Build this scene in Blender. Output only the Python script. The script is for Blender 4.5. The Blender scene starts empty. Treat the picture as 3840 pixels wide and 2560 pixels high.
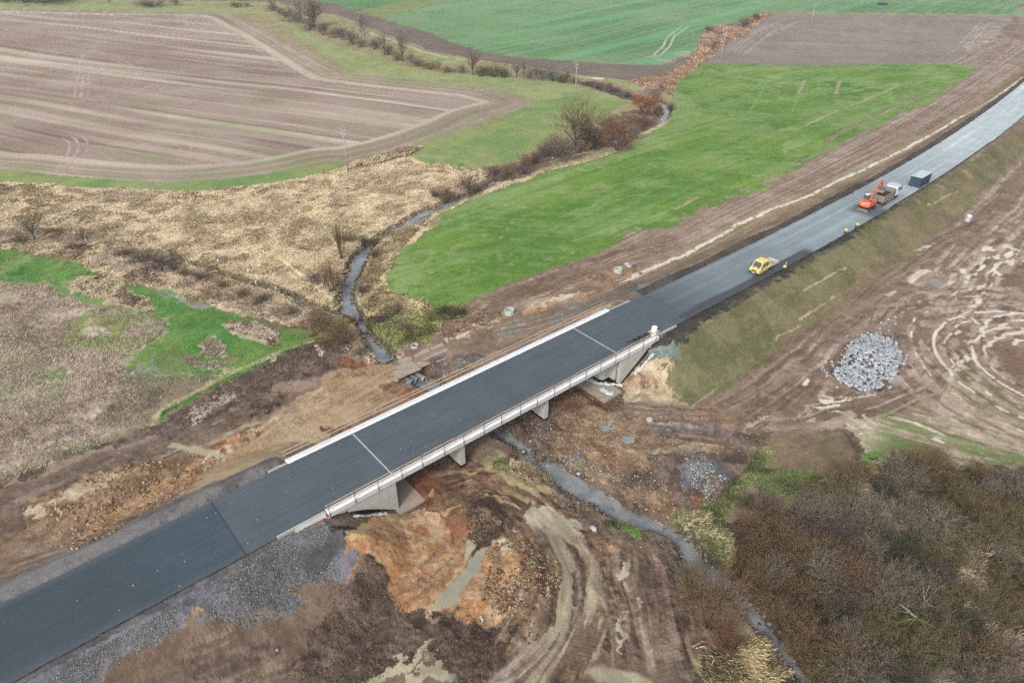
import bpy, bmesh, math, random
import numpy as np
from mathutils import Vector, Matrix
R = math.radians
sc = bpy.context.scene
COL = sc.collection
# ------------------------------------------------------------------ camera
CAMZ = 58.0; PITCH = 33.15; FOC = 2560.0      # focal length in photograph pixels (3840 wide)
cd = bpy.data.cameras.new('camera'); cam = bpy.data.objects.new('camera', cd); COL.objects.link(cam)
cam.location = (0, 0, CAMZ); cam.rotation_euler = (R(90-PITCH), 0, 0)
cd.sensor_width = 36; cd.lens = 36*FOC/3840; cd.clip_end = 6000; cd.clip_start = .5
sc.camera = cam
# ------------------------------------------------------------------ sky and sun (overcast winter day)
SUN_EL, SUN_AZ = 38.0, 205.0
w = bpy.data.worlds.new('World'); sc.world = w; w.use_nodes = True
nt = w.node_tree; nt.nodes.clear()
sky = nt.nodes.new('ShaderNodeTexSky'); sky.sky_type = 'NISHITA'; sky.sun_disc = False
sky.sun_elevation = R(SUN_EL); sky.sun_rotation = R(SUN_AZ); sky.dust_density = 4; sky.air_density = 1; sky.ozone_density = 1
hs = nt.nodes.new('ShaderNodeHueSaturation'); hs.inputs['Saturation'].default_value = .2
bg = nt.nodes.new('ShaderNodeBackground'); bg.inputs[1].default_value = .15
wo = nt.nodes.new('ShaderNodeOutputWorld')
nt.links.new(sky.outputs[0], hs.inputs['Color']); nt.links.new(hs.outputs[0], bg.inputs[0]); nt.links.new(bg.outputs[0], wo.inputs[0])
sl = bpy.data.lights.new('sun', 'SUN'); sl.energy = 1.25; sl.angle = R(10); sl.color = (1, .97, .93)
so = bpy.data.objects.new('sun', sl); COL.objects.link(so)
so.rotation_euler = (R(90-SUN_EL), 0, R(180-SUN_AZ))
sc.view_settings.view_transform = 'Standard'; sc.view_settings.look = 'None'
sc.view_settings.gamma = 1; sc.view_settings.use_curve_mapping = False
sc.view_settings.exposure = 0.62
try:
    sc.cycles.use_denoising = False; sc.cycles.max_bounces = 5; sc.cycles.diffuse_bounces = 2; sc.cycles.transparent_max_bounces = 6
except Exception: pass

# ------------------------------------------------------------------ geometry of the view
_cp, _sp = math.cos(R(PITCH)), math.sin(R(PITCH))
def ray(x, y):
    a = (x-1920)/FOC; b = (y-1280)/FOC
    return (a, _cp-b*_sp, -_sp-b*_cp)
def atz(x, y, z=0.0):                      # the point at height z seen at photograph pixel (x, y)
    d = ray(x, y); k = (CAMZ-z)/-d[2]
    return (d[0]*k, d[1]*k, z)
BU = (math.sin(R(50)), math.cos(R(50))); BN = (-math.cos(R(50)), math.sin(R(50)))
def br(s, t, z=0):                         # bridge frame: s along the deck, t across it (away from us)
    return (s*BU[0]+t*BN[0], s*BU[1]+t*BN[1], z)
CR = {'A': (0, 0), 'B': (0, 850), 'C': (0, 1690)}
def P(txt):                                # 'B2 x,y x,y C1 x,y ...' -> photograph pixels
    out = []; ox = oy = 0; k = 1/.6125
    for tk in txt.split():
        if tk[0] in 'ABCD' and len(tk) <= 2:
            if tk == 'D': ox = oy = 0; k = 1/.6125
            else: ox = (0, 1270, 2540)[int(tk[1])-1]; oy = {'A': 0, 'B': 850, 'C': 1690}[tk[0]]; k = 1/1.8023
        else:
            a, b = tk.split(','); out.append((ox+float(a)*k, oy+float(b)*k))
    return out
# ------------------------------------------------------------------ numpy noise
def _h(ix, iy, seed):
    n = (ix.astype(np.int64)*374761393 + iy.astype(np.int64)*668265263 + seed*974634777) & 0xffffffff
    n = ((n ^ (n >> 13))*1274126177) & 0xffffffff
    n = n ^ (n >> 16)
    return (n & 0xffff)/65535.0
def vn(x, y, seed=0):
    ix = np.floor(x); iy = np.floor(y); fx = x-ix; fy = y-iy
    fx = fx*fx*(3-2*fx); fy = fy*fy*(3-2*fy)
    a = _h(ix, iy, seed); b = _h(ix+1, iy, seed); c = _h(ix, iy+1, seed); d = _h(ix+1, iy+1, seed)
    return (a*(1-fx)+b*fx)*(1-fy)+(c*(1-fx)+d*fx)*fy
def fbm(x, y, sc_, oct=3, seed=0):         # 0..1, sc_ = size of the largest feature in metres
    s = 0; a = 1; t = 0
    for o in range(oct):
        s = s+a*vn(x/sc_, y/sc_, seed+o*17); t += a; a *= .55; sc_ *= .5
    return s/t
def sstep(e0, e1, x):
    t = np.clip((x-e0)/(e1-e0), 0, 1); return t*t*(3-2*t)
# ------------------------------------------------------------------ road line and terrain height
ROAD_UP = P('C1 -700,1380 -300,1180 0,1045 500,820 900,620 1200,460 1665,225 1935,95 B2 1835,560 2050,475 2230,395 B3 70,340 430,155 760,0 A3 1000,1400 1300,1250 1650,1050 1900,890 2100,750 2343,560 2700,250')
ROAD_LO = P('C1 -700,1990 -300,1720 0,1540 400,1310 900,1020 1200,850 1500,690 1700,600 1920,550 2040,495 2210,400 B2 2190,705 B3 0,655 230,515 470,400 700,290 870,190 1140,50 A3 1180,1530 1390,1425 1690,1245 2120,960 2343,820 2900,400')
def w2(pts, z=0.0): return np.array([atz(x, y, z)[:2] for x, y in pts])
RU = w2(ROAD_UP); RL = w2(ROAD_LO)
def resample(p, step):
    d = np.r_[0, np.cumsum(np.hypot(*(np.diff(p, axis=0).T)))]
    n = max(2, int(d[-1]/step)+1); t = np.linspace(0, d[-1], n)
    return np.c_[np.interp(t, d, p[:, 0]), np.interp(t, d, p[:, 1])]
def smooth(p, n):
    for _ in range(n):
        q = p.copy(); q[1:-1] = (p[:-2]+2*p[1:-1]+p[2:])/4; p = q
    return p
def polydist(x, y, pl, signed=False, chunk=None):
    best = np.full(x.shape, 1e9); sg = np.zeros(x.shape)
    for (ax, ay), (bx, by) in zip(pl[:-1], pl[1:]):
        dx, dy = bx-ax, by-ay; L2 = dx*dx+dy*dy+1e-9
        t = np.clip(((x-ax)*dx+(y-ay)*dy)/L2, 0, 1)
        ex = x-ax-t*dx; ey = y-ay-t*dy; d = ex*ex+ey*ey
        m = d < best; best = np.where(m, d, best)
        if signed: sg = np.where(m, np.sign(dx*(y-ay)-dy*(x-ax)), sg)
    best = np.sqrt(best)
    return best*sg if signed else best
def offset(p, d):                           # shifts a line to its right by d
    t = np.gradient(p, axis=0); t /= np.hypot(t[:, 0], t[:, 1])[:, None]
    return p+np.c_[t[:, 1], -t[:, 0]]*d
CLF = offset(smooth(resample(RU, 6.0), 25), 4.85)       # road centre line
CL = CLF[::4] if (len(CLF)-1) % 4 == 0 else np.vstack([CLF[::4], CLF[-1:]])
GROUND = -4.7
def base_level(x, y, dr):
    # dr: signed distance from the road centre line, positive on the upper left side
    s = x*BU[0]+y*BU[1]
    up = np.where(s > 45, -3.9+2.6*sstep(80, 150, s), GROUND+1.6*sstep(12, -25, s))
    lo = np.where(s > 45, GROUND+1.0*sstep(85, 190, s), GROUND+.7*sstep(12, -25, s))
    near = sstep(90, 30, np.abs(dr))
    return np.where(dr > 0, GROUND+(up-GROUND)*near, GROUND+(lo-GROUND)*near)
def terrain(x, y, dr=None):
    if dr is None: dr = polydist(x, y, CL, True)
    s = x*BU[0]+y*BU[1]; t = x*BN[0]+y*BN[1]
    b = base_level(x, y, dr)
    # distance to the solid road body (the bridge gap is left out)
    gap = np.minimum(s-19.5, 74.5-s)                      # >0 inside the bridge gap
    side = np.maximum(np.abs(dr)-(7.3-1.3*sstep(-6, 2, gap)), 0)
    dist = np.hypot(np.maximum(gap, 0)*np.where(s < 47, 1.3, 1.6), side)
    emb = -.06-dist/1.9
    return np.maximum(b, emb)
def hitter():
    def f(x, y):
        d = ray(x, y); z = -3.0
        for _ in range(14):
            k = (CAMZ-z)/-d[2]; px, py = d[0]*k, d[1]*k
            zn = float(terrain(np.array([px]), np.array([py]))[0]); z = z*.5+zn*.5
        return px, py, z
    return f
_hit = hitter()
def G(x, y):                                # ground point under photograph pixel
    return _hit(x, y)
def GP(txt): return [G(*q) for q in P(txt)]
def GD(x, y): return G(x/.6125, y/.6125)
# ------------------------------------------------------------------ ground sheet: grid that gets finer towards the middle of the site
def axis(parts):
    out = [np.linspace(a, b, n, endpoint=False) for a, b, n in parts]; out.append([parts[-1][1]]); return np.concatenate(out)
QL = 1.0
dep = axis([(88, 64, 12), (64, 58, 60), (58, 30, int(330*QL)), (30, 6, int(430*QL)), (6, 2.6, 40), (2.6, 2.0, 8)])
azm = axis([(-180, -60, 40), (-60, -46, 110), (-46, 46, int(1180*QL)), (46, 60, 110), (60, 180, 40)])
NR, NC = len(dep), len(azm)
_r = 62.0/np.tan(np.radians(dep))
GX = (_r[:, None]*np.sin(np.radians(azm))[None, :]).ravel(); GY = (_r[:, None]*np.cos(np.radians(azm))[None, :]).ravel()
DR = polydist(GX, GY, CL, True)
GZ = terrain(GX, GY, DR)
GS = GX*BU[0]+GY*BU[1]; GT = GX*BN[0]+GY*BN[1]
PIX = np.repeat(np.radians(.08)*_r, NC)        # rough size of a grid cell, metres
HFA = fbm(GX, GY, .9, 3, 201); HFB = fbm(GX, GY, .9, 3, 202); HFC = vn(GX/.13, GY/.13, 203)
n1 = fbm(GX, GY, 9, 3, 1); n2 = fbm(GX, GY, 1.6, 2, 2); n3 = fbm(GX, GY, 40, 2, 3); n4 = fbm(GX, GY, .55, 1, 4)
WX = GX+(n1-.5)*3.2+(n2-.5)*1.6; WY = GY+(fbm(GX, GY, 9, 3, 11)-.5)*3.2+(fbm(GX, GY, 1.6, 2, 12)-.5)*1.6
WX = WX+(HFA-.5)*1.5+(HFC-.5)*.35; WY = WY+(HFB-.5)*1.5-(HFC-.5)*.3
KEXP = np.array([1.36, 1.26, 1.12])
def lin(h, k=None):
    c = np.array([int(h[i:i+2], 16)/255 for i in (0, 2, 4)])
    c = np.where(c <= .04045, c/12.92, ((c+.055)/1.055)**2.4)
    return c/(KEXP if k is None else k)
C = np.zeros((len(GX), 3)); AMP = np.full(len(GX), .35); RGH = np.full(len(GX), .95); DZ = np.zeros(len(GX))
CLUMP = np.full(len(GX), .1)
# kinds: colour a, colour b, size of the patches, grain, roughness, clump height
K = {
 'soil': ('79624f', '937d69', 5, .4, .95, .08),
 'mud': ('7c6653', '9a8471', 4, .35, .85, .06),
 'mudlight': ('9f8975', 'bba796', 3, .25, .7, .03),
 'darkmud': ('493b31', '6b5848', 1.6, .6, .95, .28),
 'purplemud': ('57483d', '7a6859', 1.8, .5, .9, .2),
 'track': ('634f40', '806b58', 2.5, .3, .8, .04),
 'wettrack': ('99907a', 'b7ad94', 2, .15, .45, .0),
 'orange': ('a3744c', 'c49a70', 2.5, .45, .95, .12),
 'redearth': ('6b4631', '8b6045', 2, .35, .95, .1),
 'yellowdirt': ('a58a68', 'b89f80', 4, .2, .95, .04),
 'tandirt': ('a88f6f', 'ccb896', 2.5, .4, .95, .1),
 'browndirt': ('7b5f47', 'a18566', 1.6, .55, .95, .2),
 'whitemud': ('c9bda9', 'ddd2c0', 1.5, .2, .8, .02),
 'gravelbrown': ('5c4a3d', '82705f', 1.6, .75, .95, .08),
 'gravelgrey': ('605f62', '848386', 3, .5, .95, .05),
 'gravelpurple': ('625e61', '848083', 3, .3, .95, .03),
 'gravelblue': ('75838c', '9aa5ab', 1.6, .5, .95, .05),
 'darkgravel': ('3f3c40', '545054', 2.5, .35, .95, .08),
 'ploughed': ('8a7362', '9c8675', 22, .14, .95, .02),
 'ploughgreen': ('8f8a68', '9b9070', 8, .2, .95, .02),
 'farbrown': ('6f6157', '7d6e61', 14, .15, .95, .02),
 'brownfield': ('84766a', '918377', 14, .12, .95, .02),
 'mint': ('5c9460', '79a67a', 30, .08, .95, .02),
 'verge': ('869059', '9a9c6a', 7, .25, .95, .05),
 'meadow': ('6f8a50', '8d9658', 9, .3, .95, .06),
 'field': ('4f7a30', '6f913f', 16, .3, .95, .06),
 'fieldyellow': ('7b9253', '8fa063', 6, .25, .95, .04),
 'bright': ('4f7f3c', '72914c', 6, .3, .95, .06),
 'yellowgreen': ('86983a', '759340', 3, .3, .95, .08),
 'drygrass': ('a19069', '8b8560', 5, .4, .95, .2),
 'reeds': ('bea887', 'd2bd9d', 3.2, .35, .95, .16),
 'purplereeds': ('94806f', 'a8968a', 3.0, .45, .95, .2),
 'tanpatch': ('a89478', 'b8a58a', 2.5, .35, .95, .15),
 'russet': ('93735c', 'ab8e73', 2.5, .5, .95, .3),
 'scrubdark': ('5f4e4a', '6f5b52', 2.5, .5, .95, .3),
 'weeds': ('6c7546', '8a8358', 2.0, .5, .95, .3),
 'marsh': ('776c50', '85785e', 3, .4, .9, .1),
 'embank': ('62603f', '7a7352', 5, .3, .95, .05),
 'olive': ('77714f', '86795d', 5, .25, .95, .05),
 'fieldmud': ('9c8a70', 'b8a78d', 2.5, .3, .85, .04),
 'brownpatch': ('715f4e', '857556', 4, .3, .95, .06),
 'thicket': ('443a2c', '584b38', 2.2, .6, .95, .3),
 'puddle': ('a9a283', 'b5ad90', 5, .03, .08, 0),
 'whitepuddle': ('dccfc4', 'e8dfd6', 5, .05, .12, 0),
 'pondwater': ('85878a', '8f9090', 5, .05, .08, 0),
 'turquoise': ('94998a', 'a8a58e', 3, .03, .06, 0),
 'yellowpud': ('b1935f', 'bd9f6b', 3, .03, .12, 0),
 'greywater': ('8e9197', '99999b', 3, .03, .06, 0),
}
KADJ = {'gravelgrey': (.93, .86, .8), 'gravelpurple': (.88, .84, .7), 'darkgravel': (.95, .9, .62), 'gravelblue': (.85, .85, .62), 'mint': (.88, .72, .54), 'field': (1.07, .93, .84), 'ploughed': (1.08, 1.08, 1.08), 'reeds': (1.06, 1.02, .88), 'purplereeds': (1.3, 1.26, 1.1),
 'pondwater': (.9, .88, .65), 'greywater': (.9, .88, .65), 'whitepuddle': (.92, .86, .7), 'turquoise': (.9, .82, .7), 'whitemud': (.95, .9, .76), 'puddle': (.95, .88, .75), 'wettrack': (1, .92, .8), 'scrubdark': (1, .95, .85), 'bright': (1, .9, .82)}
KC = {k: (lin(v[0])*np.array(KADJ.get(k, (1, .97, .93))), lin(v[1])*np.array(KADJ.get(k, (1, .97, .93)))) for k, v in K.items()}
def inside(X, Y, pl):
    m = np.zeros(X.shape, bool); n = len(pl)
    for i in range(n):
        x1, y1 = pl[i]; x2, y2 = pl[(i+1) % n]
        if y1 == y2: continue
        c = ((y1 > Y) != (y2 > Y)) & (X < (x2-x1)*(Y-y1)/(y2-y1)+x1); m ^= c
    return m
def put(idx, kind, a):
    ca, cb = KC[kind]; v = K[kind]
    m = sstep(.36, .64, fbm(GX[idx], GY[idx], v[2], 3, hash_(kind))*.56+HFA[idx]*.26+HFC[idx]*.18)[:, None]
    c = ca*(1-m)+cb*m; a1 = a[:, None]
    C[idx] = C[idx]*(1-a1)+c*a1
    AMP[idx] = AMP[idx]*(1-a)+v[3]*a; RGH[idx] = RGH[idx]*(1-a)+v[4]*a; CLUMP[idx] = CLUMP[idx]*(1-a)+v[5]*a
def hash_(s): return sum(ord(c)*(i+3) for i, c in enumerate(s)) % 977
def area(kind, txt, warp=1.0, a=1.0, patchy=0, soft=0, frac=.5):
    g = GP(txt) if isinstance(txt, str) else txt
    pl = [(q[0], q[1]) for q in g]; xs = [q[0] for q in pl]; ys = [q[1] for q in pl]; mg = 3+soft*2
    idx = np.flatnonzero((GX > min(xs)-mg) & (GX < max(xs)+mg) & (GY > min(ys)-mg) & (GY < max(ys)+mg))
    if not len(idx): return
    x = GX[idx]+(WX[idx]-GX[idx])*warp; y = GY[idx]+(WY[idx]-GY[idx])*warp
    m = inside(x, y, pl)
    if soft:
        d = polydist(x, y, pl+[pl[0]]); al = sstep(-soft, soft, np.where(m, d, -d)+(HFA[idx]-.5)*soft*4+(HFC[idx]-.5)*soft*1.2)
    else:
        al = m.astype(float)
    if patchy:
        nz = fbm(GX[idx], GY[idx], patchy, 3, hash_(kind)+5); al = al*sstep(1-frac-.08, 1-frac+.08, nz*1.5-.25)
    k = al > .01; put(idx[k], kind, (al*a)[k])
def polyparam(x, y, pl):
    best = np.full(x.shape, 1e18); sd = np.zeros(x.shape); al = np.zeros(x.shape); acc = 0.0
    for (ax, ay), (bx, by) in zip(pl[:-1], pl[1:]):
        dx, dy = bx-ax, by-ay; L = math.hypot(dx, dy)+1e-9
        t = np.clip(((x-ax)*dx+(y-ay)*dy)/(L*L), 0, 1); ex = x-ax-t*dx; ey = y-ay-t*dy; d = ex*ex+ey*ey; m = d < best
        best = np.where(m, d, best); sd = np.where(m, np.sign(dx*(y-ay)-dy*(x-ax)), sd); al = np.where(m, acc+t*L, al); acc += L
    return np.sqrt(best)*sd, al
def ruts(txt, half, kinds, size=.55, a=.8, stretch=14, seed=1, cover=.6, edge=1.5, ribs=.0, dz=.11, ends=4):
    # many parallel ruts along a path at once: noise in path coordinates
    pl = np.array([(q[0], q[1]) for q in (GP(txt) if isinstance(txt, str) else txt)]); pl = smooth(resample(pl, 3.0), 5); mg = half+2
    idx = np.flatnonzero((GX > pl[:, 0].min()-mg) & (GX < pl[:, 0].max()+mg) & (GY > pl[:, 1].min()-mg) & (GY < pl[:, 1].max()+mg))
    if not len(idx): return
    st = max(1, len(pl)//70); d, l = polyparam(GX[idx], GY[idx], np.vstack([pl[::st], pl[-1:]])); tot = np.hypot(*np.diff(pl, axis=0).T).sum()
    k = np.abs(d) < half+1.5; idx, d, l = idx[k], d[k], l[k]
    d2 = d+(fbm(GX[idx], GY[idx], 6, 2, seed)-.5)*1.6; w_ = sstep(half, half-edge, np.abs(d2))*sstep(0, ends, l)*sstep(tot, tot-ends, l)
    r1 = vn(d2/size+seed*7, l/stretch, seed); r2 = vn(d2/(size*.42)+seed*3, l/(stretch*.5), seed+1); r = r1*.6+r2*.3+HFA[idx]*.25-.07
    nk = len(kinds)
    for i, kd in enumerate(kinds):
        th = 1-cover+cover*i/nk; al = sstep(th-.07, th+.07, r)*w_*a
        kk = al > .02; put(idx[kk], kd, al[kk])
    g_ = (r1-.5)*dz*2*w_; DZ[idx] -= g_
    if ribs:
        rb = (np.sin(l*6.2832/.42+np.floor(d2/.5)*1.7)*.5)*ribs*w_*sstep(.5, .7, vn(d2/1.1, l/30, seed+5)); C[idx] *= (1+rb)[:, None]; DZ[idx] += rb*.06
def stroke(kind, txt, width=1.0, a=1.0, brk=0, soft=.35, dz=0, warp=.3, lens=3.0):
    pl = np.array([(q[0], q[1]) for q in (GP(txt) if isinstance(txt, str) else txt)])
    if len(pl) > 2: pl = smooth(resample(pl, max(1.0, width)), 6)
    mg = width+2
    idx = np.flatnonzero((GX > pl[:, 0].min()-mg) & (GX < pl[:, 0].max()+mg) & (GY > pl[:, 1].min()-mg) & (GY < pl[:, 1].max()+mg))
    if not len(idx): return
    x = GX[idx]+(WX[idx]-GX[idx])*warp; y = GY[idx]+(WY[idx]-GY[idx])*warp
    st = max(1, len(pl)//60)
    d = polydist(x, y, np.vstack([pl[::st], pl[-1:]]))
    h = np.maximum(width/2, PIX[idx]*.45); al = sstep(h*(1+soft), h*(1-soft), d)*np.minimum(1, width/2/h)
    if brk: al = al*sstep(brk-.12, brk+.12, fbm(GX[idx], GY[idx], lens, 2, int(pl[0, 0]*7) % 91)*1.4-.2)
    k = al > .01; put(idx[k], kind, (al*a)[k]); DZ[idx[k]] += dz*al[k]
def track(kind, txt, gauge=2.0, width=.55, a=.8, brk=0, dz=-.05, **kw):
    pl = np.array([(q[0], q[1]) for q in (GP(txt) if isinstance(txt, str) else txt)]); pl = smooth(resample(pl, 2.0), 4)
    for s_ in (-.5, .5): stroke(kind, offset(pl, gauge*s_), width, a, brk, dz=dz, warp=.1, **kw)
def fan(kind, txt, n, spread, width, a=.6, brk=.3, seed=1, **kw):   # a bundle of ruts running together
    rg = random.Random(seed); pl = np.array([(q[0], q[1]) for q in GP(txt)]); pl = smooth(resample(pl, 3.0), 6)
    for i in range(n):
        o = (rg.random()-.5)*spread; q = offset(pl, o); i0 = int(rg.random()*.35*len(q)); i1 = len(q)-int(rg.random()*.35*len(q))
        if i1-i0 < 3: continue
        stroke(kind, q[i0:i1], width*(.5+rg.random()), a*(.5+.5*rg.random()), brk, dz=-.04, **kw)
allv = np.arange(len(GX))
put(allv, 'soil', np.ones(len(GX)))
# ---- far land
area('farbrown', 'D -900,-140 3400,-140 3400,60 2300,180 1500,200 900,160 640,40 -900,30')
area('drygrass', 'D -900,-30 0,4 300,7 520,4 640,12 700,20 800,45 1000,120 1250,165 1450,185 1480,230 1400,330 1100,460 800,460 -100,440 -900,400 -900,0')
area('mint', 'D 780,-160 3400,-160 3400,30 2320,42 A3 2290,95 2270,118 1600,100 1000,95 620,92 520,100 420,160 300,185 170,215 150,300 110,345 0,395 A2 2180,440 1800,435 1600,415 1300,395 1050,370 850,320 600,215 290,130 450,95 740,0', warp=1)
area('mint', 'A2 0,38 90,74 220,65 450,0 700,-140 -100,-140 A1 2050,5', warp=1)
area('meadow', 'A2 220,65 450,0 600,-60 760,-60 740,0 450,95 290,128 180,110 100,90', a=.8)
area('mint', 'A1 0,-20 2050,-14 2050,-80 0,-80', warp=2, a=.5)
area('verge', 'A1 -600,30 0,32 480,38 1200,45 1560,62 1700,60 1800,90 2000,180 2130,260 2343,330 A2 130,350 400,440 700,490 1000,510 1300,550 1550,560 1750,610 1930,670 1970,740 1900,770 1650,850 1400,990 1000,1140 700,1130 560,1100 400,1000 A2 700,1000 1200,780 1330,690 1250,640 A1 2343,640 2343,470 1800,100 1500,85 0,72 -600,72')
area('meadow', 'A2 470,1040 700,930 1100,800 1350,680 1700,640 1950,700 1900,770 1650,850 1400,990 1000,1140 700,1130 560,1100', warp=2, patchy=12, frac=.7, a=.9)
area('meadow', 'A2 1500,620 1950,680 1960,740 1850,770 1600,700', patchy=10, a=.6)
area('drygrass', 'A1 520,14 1500,28 1760,62 1900,80 1950,110 1930,50 1500,10 600,4', warp=1)
area('verge', 'A1 480,24 1900,36 1900,18 480,8', warp=.5, a=.8)
area('verge', 'A2 0,148 90,212 180,260 300,300 0,190', warp=.5)
area('verge', 'A2 430,305 560,352 860,405 860,450 700,430 520,370', warp=.5)
area('verge', 'A2 1640,525 1800,545 1990,600 2060,615 2100,560 1950,545 1700,520', warp=.5)
stroke('whitemud', 'A2 130,185 250,235 430,298 560,348 700,385 840,410', 1.6, .7, .25, lens=8)
stroke('whitemud', 'A2 700,375 900,410 1200,440 1450,480 1700,528 1790,538', 1.2, .45, .35, lens=8)
area('whitepuddle', 'A2 1700,526 1790,530 1780,540 1710,532', warp=.2)
area('scrubdark', 'A2 1600,555 1700,548 1850,575 2010,635 2070,695 1930,668 1750,612', warp=1)
area('russet', 'A2 1780,562 1900,575 2080,630 2060,690 1990,640 1850,590', warp=1, a=.8)
area('russet', 'A2 1950,550 2230,500 2343,430 A3 110,345 155,300 170,210 320,175 420,168 560,98 630,96 560,175 330,305 200,415 100,480 0,560 A2 2260,640 2180,610 2060,600', warp=1.4)
area('mudlight', 'A2 2130,380 2343,330 2400,380 2343,400 2200,430 2150,410', patchy=6, a=.7, warp=2)
track('whitemud', 'A2 2150,375 2215,310 2250,240 2343,180', 3.2, .9, .8)
track('meadow', 'A2 2150,560 2250,480 2343,420', 3, 1.0, .6)
# ---- ploughed field on the left with its stripes
PF = 'A1 -900,60 0,72 500,78 1200,82 1500,88 1600,110 1800,205 2000,310 2200,420 2343,490 A2 300,520 700,560 1000,590 1200,640 1300,680 1290,720 1000,800 850,880 620,970 420,1035 200,1085 60,1128 A1 2200,1120 1950,1180 1700,1220 1400,1250 1100,1270 800,1260 400,1230 0,1180 -900,1120'
area('ploughed', PF, warp=.8)
def plough():
    g = [(q[0], q[1]) for q in GP(PF)]; xs = [q[0] for q in g]; ys = [q[1] for q in g]
    idx = np.flatnonzero((GX > min(xs)) & (GX < max(xs)) & (GY > min(ys)) & (GY < max(ys)))
    idx = idx[inside(GX[idx], GY[idx], g)]
    a = np.array(G(*P('A1 0,380')[0])[:2]); b = np.array(G(*P('A1 2100,650')[0])[:2]); u = (b-a)/np.hypot(*(b-a))
    x, y = GX[idx], GY[idx]
    q = (x-a[0])*-u[1]+(y-a[1])*u[0]; l = (x-a[0])*u[0]+(y-a[1])*u[1]
    q = q+(fbm(x, y, 60, 2, 8)-.5)*5
    edge = polydist(x, y, np.array(g+[g[0]])[::1])
    # the headland runs along the edge, the stripes across the middle
    q = np.where(edge < 17, edge*1.3+200, q); l = np.where(edge < 17, l*.5, l)
    s1 = vn(q/4.6, l/240, 5); s2 = vn(q/1.6, l/90, 6); s3 = vn(q/.8, l/40, 7)
    m = sstep(.58, .8, s1)*.8+sstep(.6, .85, s2)*.5+(s3-.5)*.25
    m = np.clip(m*(.45+.75*fbm(x, y, 30, 2, 9)), 0, 1)
    c = lin('cdbcac')*np.array([1, 1, .85]); C[idx] = C[idx]*(1-m[:, None]*.9)+c*m[:, None]*.9
    gr = sstep(.45, .75, vn(q/3.1+50, l/60, 15))*sstep(330, 150, y)*sstep(.4, .6, fbm(x, y, 25, 3, 16))
    gr = np.maximum(gr*.55, sstep(16, 5, edge)*.5*sstep(.35, .6, fbm(x, y, 7, 3, 19)))
    c = lin('828a55'); C[idx] = C[idx]*(1-gr[:, None])+c*gr[:, None]
    dk = sstep(.7, .9, vn(q/2.3+9, l/70, 25))*.3; C[idx] *= (1-dk[:, None])
plough()
area('meadow', 'A1 -900,1100 0,1150 400,1185 800,1215 1100,1235 1500,1215 1900,1160 2343,1095 2343,1150 2200,1165 2050,1200 1900,1230 1700,1255 1500,1270 1400,1290 1100,1295 850,1275 650,1275 450,1262 200,1235 0,1240 -900,1300', warp=1)
area('meadow', 'A1 2290,1110 A2 200,1080 440,1020 700,930 1000,820 1290,700 1330,720 1000,850 560,1050 400,1050 100,1120', warp=1.5, patchy=5, a=.7)
for q in ('A1 525,655 545,560 545,500 490,455 525,420 540,380 590,345', 'A1 565,655 580,560 580,510 530,455 560,430 565,380 640,335', 'A1 640,340 780,390 880,450 915,500 880,560 780,620 640,665 540,690 380,735',
          'A1 600,440 640,440 700,470 760,490', 'A1 1200,355 1260,300 1370,270', 'A1 940,430 1000,375 1020,365', 'A1 415,1170 440,1100 500,1030 505,960 450,930', 'A1 470,1170 490,1100 555,1030 570,960 530,930',
          'A1 850,970 1130,960 1290,985 1250,1025', 'A1 1000,580 1150,610 1400,650 1650,615', 'A1 130,520 200,505 330,470', 'A1 1230,260 1380,225 1480,215', 'A2 720,660 760,640 900,620 1040,600'):
    track('mudlight', q, 2.4, .75, .65, .2, 0, lens=2)
for q in ('A1 1500,90 1700,200 1900,330 2100,440 2343,530', 'A1 1300,95 1500,180 1700,290 1850,400 1960,470 2343,580', 'A1 1200,110 1330,200 1400,212'):
    track('mudlight', q, 3, 1.6, .6, .2, 0, lens=6)
# ---- upper right brown field, green field
area('brownfield', 'A3 180,428 240,350 330,300 480,215 570,165 640,105 1000,100 1600,108 2280,122 2200,250 2040,436 300,428', warp=.8)
area('drygrass', 'A3 620,92 1000,96 1600,103 2200,112 2280,122 2200,124 1600,112 1000,106 640,104', warp=.6)
area('mudlight', 'A3 900,420 1850,428 1900,380 2000,240 2150,150 2260,140 2200,250 2040,430', patchy=8, frac=.45, a=.6, warp=2)
fan('whitemud', 'A3 1950,400 2060,320 2160,200 2220,140', 9, 22, .7, .7, .45, 3)
fan('whitemud', 'A3 1980,290 2100,270 2170,290', 5, 14, .8, .8, .3, 4)
fan('mudlight', 'A3 300,350 500,210 700,140 850,120', 10, 26, .9, .7, .3, 5)
fan('mudlight', 'A3 600,280 1100,275 1700,250', 8, 60, 1.2, .25, .5, 6)
FIELD = 'A3 -40,600 100,480 170,430 600,432 1200,434 2040,436 1980,500 1700,690 1400,820 1200,925 900,1085 600,1285 400,1330 120,1440 -30,1540 B2 1960,30 1890,110 1740,180 1560,280 1300,380 1100,445 880,500 800,545 700,560 630,530 500,470 330,430 290,380 330,290 420,150 500,60 590,0 A2 590,1550 760,1400 1000,1290 1230,1230 1500,1130 1830,1050 1960,990 2100,900 2250,800 2290,700 2240,620'
area('soil', 'A3 2500,-120 2343,30 2290,40 2250,150 2040,420 1700,700 1200,930 600,1300 0,1560 B2 1960,30 880,500 860,600 700,650 640,700 650,800 900,1000 1800,560 2343,340 A3 640,1568 2343,540 2700,200', warp=1)
area('mud', 'A3 2500,-120 2343,30 2290,40 2250,150 2040,420 1700,700 1200,930 600,1300 0,1560 B2 1960,30 880,500 860,600 1100,640 1800,500 2343,300 A3 640,1568 2343,540 2700,200', warp=1, patchy=14, frac=.6)
area('field', FIELD, warp=1.0, soft=1.3)
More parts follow.
